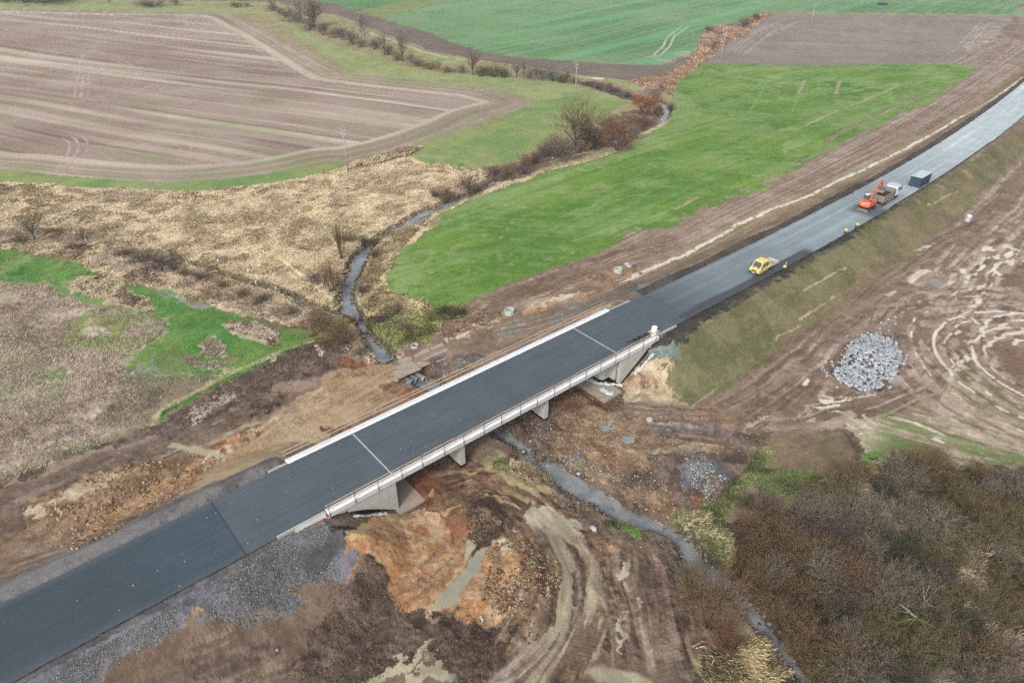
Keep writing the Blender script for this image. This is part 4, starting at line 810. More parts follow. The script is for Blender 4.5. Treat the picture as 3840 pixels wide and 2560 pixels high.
# water
def water(name, c, bump=.15, rough=.06, alpha=.8):
    m, t, b = newmat(name); tc = t.nodes.new('ShaderNodeTexCoord')
    rgb = nd(t, 'ShaderNodeRGB'); rgb.outputs[0].default_value = (*lin(c, KM), 1)
    nz = noise(t, tc.outputs['Object'], .35, 4)
    t.links.new(vscale(t, rgb.outputs[0], mrange(t, nz, .35, .65, .55, 1.3)), b.inputs['Base Color']); b.inputs['Roughness'].default_value = rough
    b.inputs['Alpha'].default_value = alpha; b.inputs['IOR'].default_value = 1.5; b.inputs['Specular IOR Level'].default_value = 1.0
    bp = nd(t, 'ShaderNodeBump', Strength=bump, Distance=.08); t.links.new(noise(t, tc.outputs['Object'], 2.6, 3), bp.inputs['Height']); t.links.new(bp.outputs[0], b.inputs['Normal'])
    return m
# asphalt: UV = metres along and across the road
def asphalt(name):
    m, t, b = newmat(name); a = t.nodes.new('ShaderNodeAttribute'); a.attribute_name = 'Col'
    uv = t.nodes.new('ShaderNodeUVMap'); mp = nd(t, 'ShaderNodeMapping'); mp.inputs['Scale'].default_value = (.03, 1.1, 1); t.links.new(uv.outputs[0], mp.inputs[0])
    st = mrange(t, noise(t, mp.outputs[0], 1.3, 5, .65), .3, .7, .86, 1.14)
    tc = t.nodes.new('ShaderNodeTexCoord'); g = mrange(t, noise(t, tc.outputs['Object'], 9, 3, .8), .3, .7, .86, 1.14); g2 = mrange(t, noise(t, tc.outputs['Object'], .22, 3), .3, .7, .9, 1.12)
    f = mul(t, mul(t, st, g), g2)
    vo = nd(t, 'ShaderNodeTexVoronoi', Scale=1.3); t.links.new(tc.outputs['Object'], vo.inputs['Vector'])
    sel = mrange(t, noise(t, tc.outputs['Object'], .5, 2), .55, .6, 0, 1)
    spk = mul(t, mrange(t, vo.outputs['Distance'], .06, .12, 1, 0), sel)
    mx = t.nodes.new('ShaderNodeMix'); mx.data_type = 'RGBA'; t.links.new(mul(t, spk, .9), mx.inputs[0]); t.links.new(vscale(t, a.outputs['Color'], f), mx.inputs[6]); mx.inputs[7].default_value = (.42, .37, .33, 1)
    t.links.new(mx.outputs[2], b.inputs['Base Color']); t.links.new(mrange(t, g2, .9, 1.12, .62, .85), b.inputs['Roughness'])
    bp = nd(t, 'ShaderNodeBump', Strength=.25, Distance=.02); t.links.new(noise(t, tc.outputs['Object'], 14, 3), bp.inputs['Height']); t.links.new(bp.outputs[0], b.inputs['Normal'])
    return m
M = {}
M['asphalt'] = asphalt('asphalt')
M['concrete'] = mat('concrete', 'b9b8b0', .85, 0, .1, 1.2, '98958a', .55, .15)
M['white_concrete'] = mat('white_concrete', 'fbfcfd', .8, 0, .04, 2.0, 'd9d9d6', .4, .03)
M['fascia_shade'] = mat('fascia_shade_grey', 'cfd0cd', .85, 0, .06, 1.5, 'b5b4ae', .5, .05)  # darker grey that paints the shade on the beam's outer face
M['damp_concrete'] = mat('damp_concrete', 'dfe2e4', .85, 0, .1, 2.5, 'b9bcbf', .6, .03)
M['old_concrete'] = mat('old_concrete', 'a89c8a', .9, 0, .16, 1.5, '8a775e', .7, .3)
M['bitumen'] = mat('bitumen', '14171c', .45, 0, .2, 2)
M['fleece'] = mat('fleece', 'd5d7da', .9, 0, .15, 4, 'a89f92', .5, .4)
M['timber'] = mat('timber', 'cbb094', .8, 0, .15, 3)
M['galvanised'] = mat('galvanised', '9fa8ac', .4, .6, .1, 5)
M['joint'] = mat('joint', 'b5b3b5', .7, 0, .1, 4)
M['ring_concrete'] = mat('ring_concrete', 'bcc0bd', .85, 0, .1, 4, '9a978d', .5, .2)
M['pipe_grey'] = mat('pipe_grey', '7f8a90', .8, 0, .15, 3, '8f8a7c', .5, .2)
M['dark'] = mat('dark', '15161a', .7, 0, .2, 3)
M['black_plastic'] = mat('black_plastic', '22272d', .4, 0, .2, 6)
M['rubber'] = mat('rubber', '26272a', .85, 0, .2, 5, '6f665a', .5)
M['rim'] = mat('rim', '8f8d88', .5, .3, .1, 5, '6f665a', .4)
M['yellow'] = mat('yellow_paint', 'f4d47c', .35, 0, .04, 2, 'b98a3a', .25)
M['glass'] = mat('glass', '4a5866', .08, 0, .1, 2)
M['bumper'] = mat('bumper', '3a444d', .6, 0, .1, 3)
M['alu'] = mat('alu', 'd5d7d6', .45, .2, .08, 3, 'a59c8e', .35)
M['bedfloor'] = mat('bed_floor', 'b09f8a', .9, 0, .2, 4)
M['orange'] = mat('orange_paint', 'e06c44', .4, 0, .06, 2, 'b0502c', .3)
M['letter'] = mat('lettering', 'f3e6df', .5, 0, .02, 2)
M['letter_y'] = mat('yellow_lettering', 'e6b33c', .5, 0, .02, 2)
M['blade'] = mat('blade_steel', '8b8078', .6, .2, .2, 3, '6b5f55', .5)
M['tub'] = mat('tub_paint', '958a7e', .65, .1, .12, 2, '7a6b5c', .55)
M['cabpaint'] = mat('cab_paint', 'dfe8ec', .3, 0, .05, 2)
M['trim'] = mat('dark_trim', '2b3136', .6, 0, .1, 3)
M['load'] = mat('load', '2d2b2c', .95, 0, .3, 4, '1d1c1d', .5, .5)
M['navy'] = mat('navy_paint', '2f4257', .45, 0, .06, 1.5, '3c4a58', .3)
M['roofgrey'] = mat('roof_grey', 'bfcdd6', .4, 0, .05, 1.5)
M['hivis'] = mat('hi_vis_fabric', 'b9f23f', .8, 0, .06, 5)
M['trousers'] = mat('trousers', '232a3a', .85, 0, .15, 6)
M['skin'] = mat('skin', 'c99a7c', .6, 0, .05, 5)
M['hair'] = mat('hair', '4a3626', .8, 0, .15, 8)
M['helmet'] = mat('cap', '6b4a2c', .6, 0, .1, 5)
M['boot'] = mat('boot', '5b5048', .8, 0, .1, 5)
M['wood'] = mat('tool_handle', 'b59a78', .7, 0, .1, 5)
M['red'] = mat('red_paint', 'b5232f', .5, 0, .1, 4)
M['rock'] = mat('rock', 'b0b5b8', .85, 0, .22, 1.2, '9a9184', .35, .4)
M['rock2'] = mat('rock_grey', '888e91', .85, 0, .25, 1.2, '8a8275', .4, .4)
M['pole'] = mat('pole_concrete', 'a3a3a5', .85, 0, .1, 2)
M['polearm'] = mat('pole_arm', '9fb5a9', .7, 0, .1, 2)
M['insul'] = mat('insulator', 'dfe6e2', .3, 0, .05, 4)
M['wire'] = mat('wire', 'c0bcb5', .5, .3, .05, 1)
M['tube'] = mat('tree_guard', 'a9d6d6', .6, 0, .06, 5)
M['bark'] = mat('bark', '574e45', .9, 0, .2, 4)
M['birch'] = mat('birch_bark', 'b9b3aa', .8, 0, .25, 4)
M['veg'] = colmat('vegetation', .9, .18, 3)
M['moss'] = mat('moss', '7b8437', .95, 0, .3, 3)
M['water'] = water('water', '8c9299', .04, .03, .9)
M['riffle'] = water('riffle_water', 'a3a6a6', .3, .07, .62)

# ------------------------------------------------------------------ mesh builder
class MB:
    def __init__(s): s.v = []; s.f = []
    def add(s, vs, fs): n = len(s.v); s.v += [tuple(p) for p in vs]; s.f += [tuple(i+n for i in f) for f in fs]; return s
    def box(s, x0, x1, y0, y1, z0, z1, M_=None):
        vs = [(x, y, z) for x in (x0, x1) for y in (y0, y1) for z in (z0, z1)]
        if M_ is not None: vs = [tuple(M_ @ Vector(p)) for p in vs]
        return s.add(vs, [(0, 1, 3, 2), (4, 6, 7, 5), (0, 4, 5, 1), (2, 3, 7, 6), (0, 2, 6, 4), (1, 5, 7, 3)])
    def hexa(s, b4, t4):      # bottom 4 and top 4 corners, same order
        return s.add(list(b4)+list(t4), [(3, 2, 1, 0), (4, 5, 6, 7), (0, 1, 5, 4), (1, 2, 6, 5), (2, 3, 7, 6), (3, 0, 4, 7)])
    def extr(s, prof, a0, a1, ax='y'):      # profile of (p,q) pushed along an axis
        n = len(prof)
        def mk(a, p, q): return {'y': (p, a, q), 'x': (a, p, q), 'z': (p, q, a)}[ax]
        vs = [mk(a0, *q) for q in prof]+[mk(a1, *q) for q in prof]
        fs = [tuple(range(n))[::-1], tuple(range(n, 2*n))]+[(i, (i+1) % n, (i+1) % n+n, i+n) for i in range(n)]
        return s.add(vs, fs)
    def tube(s, pts, rs, n=8, cap=True):
        pts = [Vector(p) for p in pts]; m = len(pts)
        if isinstance(rs, (int, float)): rs = [rs]*m
        vs = []; fs = []
        for i, p in enumerate(pts):
            d = (pts[min(i+1, m-1)]-pts[max(i-1, 0)]).normalized()
            a = d.orthogonal().normalized() if i == 0 else (a-d*a.dot(d)).normalized()
            b_ = d.cross(a)
            vs += [p+(a*math.cos(6.28318*k/n)+b_*math.sin(6.28318*k/n))*rs[i] for k in range(n)]
        for i in range(m-1):
            fs += [(i*n+k, i*n+(k+1) % n, (i+1)*n+(k+1) % n, (i+1)*n+k) for k in range(n)]
        if cap: fs += [tuple(range(n))[::-1], tuple(range((m-1)*n, m*n))]
        return s.add(vs, fs)
    def lathe(s, prof, c=(0, 0, 0), n=24, ax='z', closed=True):      # prof of (r, h)
        vs = []; fs = []; m = len(prof)
        for r_, h in prof:
            for k in range(n):
                a = 6.28318530718*k/n; p = (r_*math.cos(a), r_*math.sin(a), h)
                if ax == 'y': p = (p[0], p[2], p[1])
                if ax == 'x': p = (p[2], p[0], p[1])
                vs.append((p[0]+c[0], p[1]+c[1], p[2]+c[2]))
        for i in range(m if closed else m-1):
            j = (i+1) % m; fs += [(i*n+k, i*n+(k+1) % n, j*n+(k+1) % n, j*n+k) for k in range(n)]
        return s.add(vs, fs)
    def build(s, name, m, parent=None, smooth=False, bevel=0, loc=None):
        me = bpy.data.meshes.new(name); me.from_pydata(s.v, [], s.f); me.update()
        bm = bmesh.new(); bm.from_mesh(me); bmesh.ops.recalc_face_normals(bm, faces=bm.faces)
        if bevel: bmesh.ops.bevel(bm, geom=[e for e in bm.edges if e.calc_face_angle(0) > .6], offset=bevel, segments=2, affect='EDGES', clamp_overlap=True)
        bm.to_mesh(me); bm.free()
        if smooth:
            for p in me.polygons: p.use_smooth = True
        me.materials.append(M[m] if isinstance(m, str) else m)
        o = bpy.data.objects.new(name, me); COL.objects.link(o)
        if parent: o.parent = parent
        if loc: o.location = loc
        return o
def empty(name, loc=(0, 0, 0), rz=0):
    o = bpy.data.objects.new(name, None); COL.objects.link(o); o.location = loc; o.rotation_euler = (0, 0, rz); o.empty_display_size = .3; return o
def tag(o, label=None, cat=None, group=None, kind=None):
    for k, v in (('label', label), ('category', cat), ('group', group), ('kind', kind)):
        if v: o[k] = v
    return o
def copy_tree(o, parent=None):
    c = o.copy(); COL.objects.link(c)
    if parent: c.parent = parent
    for ch in list(CHILD.get(o.name, ())): copy_tree(ch, c)
    return c
CHILD = {}
def kids(root, *objs): CHILD.setdefault(root.name, []).extend(objs)
BR_ANG = math.atan2(BU[1], BU[0])
# ground height lookup in the finished sheet
GZ2 = GZ.reshape(NR, NC)
def hgt(x, y):
    x = np.atleast_1d(np.asarray(x, float)); y = np.atleast_1d(np.asarray(y, float))
    d = np.degrees(np.arctan2(62.0, np.hypot(x, y))); a = np.degrees(np.arctan2(x, y))
    i = np.interp(-d, -dep, np.arange(NR)); j = np.interp(a, azm, np.arange(NC))
    i0 = np.clip(i.astype(int), 0, NR-2); j0 = np.clip(j.astype(int), 0, NC-2); fi = i-i0; fj = j-j0
    return (GZ2[i0, j0]*(1-fi)+GZ2[i0+1, j0]*fi)*(1-fj)+(GZ2[i0, j0+1]*(1-fi)+GZ2[i0+1, j0+1]*fi)*fj
def H(x, y): return float(hgt(x, y)[0])
def GG(px, py):                                # finished ground under photograph pixel
    x, y, z = G(px, py); return x, y, H(x, y)
def at(txt): return GG(*P(txt)[0])
# ------------------------------------------------------------------ build the ground
_i = (np.arange(NR-1)[:, None]*NC+np.arange(NC-1)[None, :]).ravel()
ground = mesh_from('ground', np.c_[GX, GY, GZ], np.c_[_i, _i+NC, _i+NC+1, _i+1], gm, {'Col': np.clip(C, 0, 1), 'Par': np.c_[AMP, RGH, AMP*0]}, True)
tag(ground, kind='structure')
# ------------------------------------------------------------------ streams
def tri_poly(name, parts, m):
    bm = bmesh.new()
    for pl, z in parts:
        vs = [bm.verts.new((x, y, z)) for x, y in pl]
        try: bm.faces.new(vs)
        except ValueError: pass
    bmesh.ops.recalc_face_normals(bm, faces=bm.faces); bmesh.ops.triangulate(bm, faces=bm.faces)
    for f_ in bm.faces:
        if f_.normal.z < 0: f_.normal_flip()
    me = bpy.data.meshes.new(name); bm.to_mesh(me); bm.free(); me.materials.append(M[m]); o = bpy.data.objects.new(name, me); COL.objects.link(o); return o
def grow(pl, d):
    p = np.array(pl); a = .5*np.sum(p[:, 0]*np.roll(p[:, 1], -1)-np.roll(p[:, 0], -1)*p[:, 1]); t_ = np.roll(p, -1, 0)-np.roll(p, 1, 0); t_ /= np.hypot(t_[:, 0], t_[:, 1])[:, None]+1e-9
    n_ = np.c_[t_[:, 1], -t_[:, 0]]*(1 if a > 0 else -1); return [tuple(q) for q in p+n_*d]
tag(tri_poly('stream', [(grow(WPOLY['main'][0], .55), ZW), (grow(WPOLY['up'][0], .55), ZW+.004)], 'water'), kind='structure')
tag(tri_poly('tributary_stream', [(grow(WPOLY['trib'][0], .15), ZW-.006)], 'water'), kind='structure')
tag(tri_poly('lower_stream', [(grow(WPOLY['low'][0], .25), ZW-.15)], 'riffle'), kind='structure')
# ------------------------------------------------------------------ road sheets
def road_sheet(name, s0, s1, z, half0=4.95, half1=4.95):
    cl = CLF; sv = cl[:, 0]*BU[0]+cl[:, 1]*BU[1]; cc_ = resample(cl, .6); sv = cc_[:, 0]*BU[0]+cc_[:, 1]*BU[1]
    cc_ = cc_[(sv >= s0) & (sv <= s1)]; 
    ex = np.array([8.9, 9.1, 9.2, 9.3, 9.4, 9.5, 84.2, 84.35, 84.5, 84.65, 84.8]); s_all = cc_ @ np.array(BU); add = np.c_[np.interp(ex, s_all, cc_[:, 0]), np.interp(ex, s_all, cc_[:, 1])]
    cc_ = np.vstack([cc_, add]); cc_ = cc_[np.argsort(cc_ @ np.array(BU))]; nn = len(cc_); ts = np.r_[-1, -.965, -.935, np.linspace(-.9, 1, 30)]
    L = [offset(cc_, -k*half0) for k in ts]; V = np.stack(L, 1); sv = cc_[:, 0]*BU[0]+cc_[:, 1]*BU[1]
    S = np.repeat(sv, 33); Tt = np.tile(ts, nn); V2 = V.reshape(-1, 2)
    ed = (np.abs(Tt) > .99)*(fbm(S, Tt*3, .9, 2, 5)-.5)*.25; V2 = V2+np.c_[np.full(len(S), BN[0]), np.full(len(S), BN[1])]*(ed*np.sign(Tt))[:, None]*((S < 18) | (S > 76))[:, None]
    RA = np.array([.76, .76, .66]); c_new = lin('41474f')*np.array([1.42, 1.42, 1.22]); c_left = lin('333e48')*np.array([1.1, 1.12, .96]); c_r0 = lin('858e98')*RA; c_sheen = lin('d4dbe2')*RA
    col = np.zeros((len(S), 3)); col[:] = c_new
    m = S < 9.3; col[m] = c_left*(1+.25*sstep(-4, 9, S[m])[:, None])
    m = S >= 84.5; k0 = sstep(84.3, 101, S[m])[:, None]; k = sstep(90, 140, S[m])[:, None]; k2 = sstep(150, 230, S[m])[:, None]; col[m] = (c_new*1.25*(1-k0)+c_r0*k0)*(1-k)+lin('a1abb4')*RA*k; col[m] = col[m]*(1-k2)+c_sheen*k2  # far end paled: wet sheen painted into the asphalt colour
    # lighter wheel lanes and dusty streaks on the old surface
    sv2 = vn(Tt*6, S/45, 3); col[m] *= (1+(.35*sstep(.55, .9, sv2[m])-.12))[:, None]
    # fresh strip along the lower edge
    fr = sstep(-.55-.12*vn(S/9, Tt*0, 9), -.62-.12*vn(S/9, Tt*0, 9), Tt)*sstep(81, 84, S)*sstep(124, 121, S)
    fr = np.maximum(fr, sstep(.5, -.2, Tt)*sstep(146, 149, S)*sstep(156, 153, S)*.8)
    col = col*(1-fr[:, None]*.9)+lin('3d3c44')*np.array([1, 1, .7])*fr[:, None]*.9
    # pale dry dust by the container
    du = np.exp(-((S-169)/4)**2)*sstep(.1, -.6, Tt)*.6+np.exp(-((S-190)/9)**2)*sstep(.2, -.5, Tt)*.4
    col = col*(1-du[:, None])+lin('c4bfc4')*RA*du[:, None]
    ke = sstep(-.945, -.965, Tt)*sstep(155, 157, S)*sstep(228, 222, S); col = col*(1-ke[:, None])+lin('15181c')*ke[:, None]
    # seams
    for sj, hw, cj in ((9.3, .1, '23282e'), (84.5, .12, '3a3f46')):
        q = np.exp(-((S-sj)/hw)**2)*.8; col = col*(1-q[:, None])+lin(cj)*q[:, None]
    cv = sstep(.75, 1, np.abs(Tt))*.35*(S < 9); col = col*(1-cv[:, None])+lin('6b676d')*RA*cv[:, None]
    i_ = (np.arange(nn-1)[:, None]*33+np.arange(32)[None, :]).ravel()
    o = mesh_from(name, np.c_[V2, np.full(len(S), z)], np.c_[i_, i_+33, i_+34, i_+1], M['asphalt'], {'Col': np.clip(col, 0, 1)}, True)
    me = o.data; uvl = me.uv_layers.new(name='UVMap'); li = np.zeros(len(me.loops), np.int32); me.loops.foreach_get('vertex_index', li)
    uvl.data.foreach_set('uv', np.c_[S[li], Tt[li]*4.95].astype(np.float32).ravel())
    return tag(o, kind='structure')
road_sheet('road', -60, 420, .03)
# ------------------------------------------------------------------ bridge (local x along the deck, y across, z up; deck surface at 0)
S0, S1 = 18.6, 75.4
bc = br(47.0, 59.8, -4.8); bridge = empty('bridge', bc, BR_ANG)
tag(bridge, 'new concrete road bridge with white edge beams on two wall piers over the stream', 'bridge')
OX, OY, OZ = 47.0, 59.8, -4.8
class BB(MB):
    def bx(s, s0, s1, t0, t1, z0, z1): return s.box(s0-OX, s1-OX, t0-OY, t1-OY, z0-OZ, z1-OZ)
    def pr(s, prof, s0, s1): return s.extr([(t_-OY, z_-OZ) for t_, z_ in prof], s0-OX, s1-OX, 'x')     # (t,z) profile along s
    def wl(s, prof, t0, t1): return s.extr([(a-OX, z_-OZ) for a, z_ in prof], t0-OY, t1-OY, 'y')       # (s,z) profile across
BB().pr([(54.5, -.02), (54.5, -.5), (55.2, -1.0), (64.4, -1.0), (65.0, -.5), (65.0, -.02)], 27.5, 67.0).build('deck_slab', 'concrete', bridge)
BB().bx(S0, 27.3, 55.2, 64.5, -.6, -.02).build('deck_slab', 'concrete', bridge); BB().bx(67.2, S1, 55.2, 64.5, -.6, -.02).build('deck_slab', 'concrete', bridge)
for a0, a1 in ((S0, 27.35), (27.41, 67.07), (67.13, S1)):
    BB().pr([(54.95, .0), (54.95, .16), (54.85, .22), (54.0, .25), (54.0, -.45), (54.45, -.5), (54.6, -.4), (54.6, -.03), (54.95, -.03)], a0, a1).build('edge_beam', 'white_concrete', bridge, bevel=.012)
    BB().bx(a0+.02, a1-.02, 53.985, 53.998, -.43, .215).build('fascia_shade', 'fascia_shade', bridge); BB().bx(a0+.05, a1-.05, 64.86, 65.38, .235, .262).build('walkway_strip', 'damp_concrete', bridge)  # thin grey sheet added over the near face, its shade painted in
    BB().pr([(64.62, -.03), (64.62, .12), (64.7, .2), (65.4, .25), (65.4, -.45), (65.0, -.5), (64.9, -.4), (64.9, -.03)], a0, a1).build('edge_beam', 'white_concrete', bridge, bevel=.012)
for sj in (27.4, 67.1):
    BB().bx(sj-.09, sj+.09, 55.0, 64.6, .02, .052).build('expansion_joint', 'joint', bridge)
for sp_ in (37.57, 52.27):
    pi_ = BB().bx(sp_-.38, sp_+.38, 54.7, 64.9, -5.6, -.98).build('pier', 'concrete', bridge, bevel=.03)
    BB().bx(sp_-.42, sp_+.42, 54.66, 64.94, -5.6, -4.35).build('waterproof_strip', 'bitumen', pi_)
# left abutment with its triangular wing wall
gl = [(18.7, -.5), (20.4, -1.0), (20.8, -.95), (21.0, -1.35), (21.4, -1.45), (22.0, -1.75), (23.1, -2.3), (24.7, -3.35), (27.3, -5.3)]
for t0, t1 in ((54.15, 54.75), (64.6, 65.2)):
    wg = BB().wl([(18.7, -.42)]+gl[1:]+[(27.3, -.42)], t0, t1).build('wing_wall', 'concrete', bridge)
    BB().wl([(22.0, -1.6), (23.1, -2.2), (24.7, -3.25), (27.3, -5.1), (27.3, -6.2), (22.0, -3.2)], t0+.04, t1-.04).build('waterproof_strip', 'bitumen', wg)
    for wx in (22.6, 25.0, 26.2): BB().bx(wx-.02, wx+.02, t0-.012 if t0 < 60 else t1-.01, t0+.01 if t0 < 60 else t1+.012, -1.6-(wx-22)*.75, -.5).build('panel_seam', 'old_concrete', wg)
BB().bx(19.3, 27.3, 54.9, 64.5, -6, -.62).build('abutment_fill', 'dark', bridge)
ab = BB().wl([(26.2, -.62), (26.2, -6), (27.3, -6), (27.3, -.95), (27.1, -.95), (27.1, -.62)], 54.75, 64.6).build('abutment', 'concrete', bridge)
ft = BB().bx(26.8, 30.6, 53.2, 66.2, -5.6, -5.0).build('footing', 'old_concrete', bridge, bevel=.03)
# right abutment: wing wall, stepped front
gr_ = [(75.3, -.5), (74.0, -.75), (73.7, -1.25), (73.3, -.95), (72.7, -1.35), (70.6, -2.85), (68.8, -4.0), (67.05, -5.2)]
for t0, t1 in ((54.15, 54.85), (64.5, 65.2)):
    wg = BB().wl([(75.3, -.42)]+gr_[1:]+[(67.05, -.42)], t0, t1).build('wing_wall', 'concrete', bridge)
    BB().wl([(73.2, -1.0), (70.6, -2.75), (67.05, -5.1), (67.05, -6.3), (70.6, -3.7), (73.2, -2.0)], t0+.05, t1-.05).build('waterproof_strip', 'bitumen', wg)
    for wx in (68.6, 70.4, 72.0): BB().bx(wx-.02, wx+.02, t0-.012 if t0 < 60 else t1-.01, t0+.01 if t0 < 60 else t1+.012, -4.1+(wx-68.6)*.85, -.5).build('panel_seam', 'old_concrete', wg)
BB().bx(67.05, 74.8, 54.95, 64.4, -6, -.62).build('abutment_fill', 'dark', bridge)
ab2 = BB(); ab2.add([(a-OX, t_-OY, z_-OZ) for z_ in (-5.9, -.98) for a, t_ in ((67.0, 54.9), (67.0, 64.5), (65.2, 64.0), (65.0, 63.5), (65.0, 56.6), (65.3, 56.0), (66.6, 56.0), (66.6, 54.9))], [tuple(range(8))[::-1], tuple(range(8, 16))]+[(i, (i+1) % 8, (i+1) % 8+8, i+8) for i in range(8)])
ab2 = ab2.build('abutment', 'concrete', bridge, bevel=.02)
BB().add([(a-OX, t_-OY, z_-OZ) for z_ in (-6.0, -4.55) for a, t_ in ((67.04, 54.85), (67.04, 64.55), (65.15, 64.05), (64.95, 63.5), (64.95, 56.55), (65.25, 55.95), (66.55, 55.95), (66.55, 54.85))], [tuple(range(8))[::-1], tuple(range(8, 16))]+[(i, (i+1) % 8, (i+1) % 8+8, i+8) for i in range(8)]).build('waterproof_strip', 'bitumen', ab2)
BB().bx(62.1, 65.9, 52.6, 66.2, -6.2, -4.95).build('footing', 'old_concrete', bridge, bevel=.04)
# temporary timber railing on steel posts
for side, tt, ztop in ((0, 53.93, 1.62), (1, 65.48, 1.62)):
    rl = BB()
    for k, z_ in enumerate((1.42, .86)):
        i_ = 0; s_ = S0-.2
        while s_ < 74.9:
            e_ = min(s_+3.9+((i_*7+k*3) % 5)*.22, 75.2); dz_ = ((i_*5+k) % 3)*.02; o_ = .05*((i_+k) % 2)
            rl.bx(s_, e_+.12, tt+(.05 if side == 0 else -.1)+o_, tt+(.1 if side == 0 else -.05)+o_, z_-dz_, z_+.15-dz_); s_ = e_; i_ += 1
    rail = rl.build('railing', 'timber', bridge)
    for k in range(19):
        s_ = 18.72+3.1*k; s_ += (-.05, .08, 0, .1)[k % 4]
        pb = BB().bx(s_-.035, s_+.035, tt-.03, tt+.03, -.45 if side == 0 else -.2, ztop)
        pb.bx(s_-.05, s_+.05, tt-.03 if side == 0 else tt-.12, tt+.13 if side == 0 else tt+.03, -.12, .0)
        pb.build('post', 'galvanised', rail)
BB().bx(18.35, 18.55, 54.05, 54.4, -.35, .0).build('marker', 'red', bridge); BB().bx(18.35, 18.55, 65.0, 65.3, -.35, .0).build('marker', 'red', bridge)
# low kerb walls beyond the beams
def wall(name, pts, w_, h_, m, label, cat='kerb', z0=-.3):
    q = MB(); p = np.array(pts)
    for a, b_ in zip(p[:-1], p[1:]):
        d = (b_-a); L = np.hypot(*d); d /= L; n_ = np.array([-d[1], d[0]])*w_/2
        q.hexa([(*(a-n_), z0), (*(b_-n_), z0), (*(b_+n_), z0), (*(a+n_), z0)], [(*(a-n_), h_), (*(b_-n_), h_), (*(b_+n_), h_), (*(a+n_), h_)])
    o = q.build(name, m, bevel=.01); return tag(o, label, cat)
wall('kerb', [br(12.8, 54.72)[:2], br(18.5, 54.72)[:2]], .22, .13, 'concrete', 'low concrete kerb leading onto the bridge before its near left railing end')
wall('kerb', [br(16.2, 64.85)[:2], br(18.5, 64.85)[:2]], .22, .13, 'concrete', 'short kerb at the far left corner of the bridge beside dark gravel')
wall('kerb', [br(75.5, 64.85)[:2], br(78.0, 64.9)[:2], br(80.6, 64.75)[:2]], .2, .12, 'concrete', 'short kerb running on from the far right end of the bridge')
wall('kerb', [br(75.5, 54.75)[:2], br(80.4, 54.6)[:2]], .2, .12, 'concrete', 'pale kerb beyond the pallet at the near right end of the bridge')
b_ = MB(); p0 = br(14.8, 54.6); p1 = br(18.5, 54.6); q0 = br(14.2, 53.3, -.75); q1 = br(18.5, 53.3, -.75)
b_.add([p0, p1, q1, q0, (*p0[:2], -.9), (*p1[:2], -.9), (*q1[:2], -1.2), (*q0[:2], -1.2)], [(0, 1, 2, 3), (3, 2, 6, 7), (0, 3, 7, 4), (1, 5, 6, 2), (4, 7, 6, 5), (0, 4, 5, 1)])
tag(b_.build('concrete_apron', 'concrete'), 'smooth grey concrete apron sloping from the kerb at the bridge end', 'apron')
# fleece strips by the wing walls
def sheet(name, pts, wid, m, label, lift=.12, seed=1, cat='fleece sheet'):
    rg = random.Random(seed); p = resample(np.array(pts)[:, :2], .35); t_ = np.gradient(p, axis=0); t_ /= np.hypot(t_[:, 0], t_[:, 1])[:, None]; nn = np.c_[-t_[:, 1], t_[:, 0]]
    V = []; n = len(p); k = 6
    for i in range(n):
        w_ = wid*(.55+.6*vn(np.array([i*.21+seed*9]), np.array([1.5]), 3)[0])
        for j in range(k+1):
            q = p[i]+nn[i]*(j/k-.5)*w_; V.append((q[0]+rg.uniform(-.09, .09), q[1]+rg.uniform(-.09, .09), H(*q)+lift+rg.random()*.28))
    F = [(i*(k+1)+j, (i+1)*(k+1)+j, (i+1)*(k+1)+j+1, i*(k+1)+j+1) for i in range(n-1) for j in range(k)]
    me = bpy.data.meshes.new(name); me.from_pydata(V, [], F); me.materials.append(M[m]); o = bpy.data.objects.new(name, me); COL.objects.link(o)
    md = o.modifiers.new('thick', 'SOLIDIFY'); md.thickness = .03
    return tag(o, label, cat)
sheet('fleece_sheet', [br(21.2, 53.6), br(22.6, 53.5), br(24.2, 53.5), br(25.2, 53.4)], .4, 'fleece', 'white fleece strip along the foot of the left wing wall', seed=2)
sheet('fleece_sheet', [br(73.6, 53.4), br(72.4, 53.4), br(71.0, 53.2), br(69.6, 53.5)], .6, 'fleece', 'white fleece sheet along the foot of the right wing wall', seed=3)
sheet('fleece_sheet', [br(66.9, 53.4), br(66.0, 54.6), br(64.9, 55.4), br(64.2, 56.6), br(63.9, 58.5)], .65, 'fleece', 'crumpled white fleece around the base of the right abutment under the bridge', lift=.45, seed=4)
sheet('fleece_sheet', [br(64.2, 52.8), br(63.6, 53.8), br(63.7, 55.0)], 1.0, 'fleece', 'crumpled fleece lying on the concrete footing below the right abutment', lift=.5, seed=5)
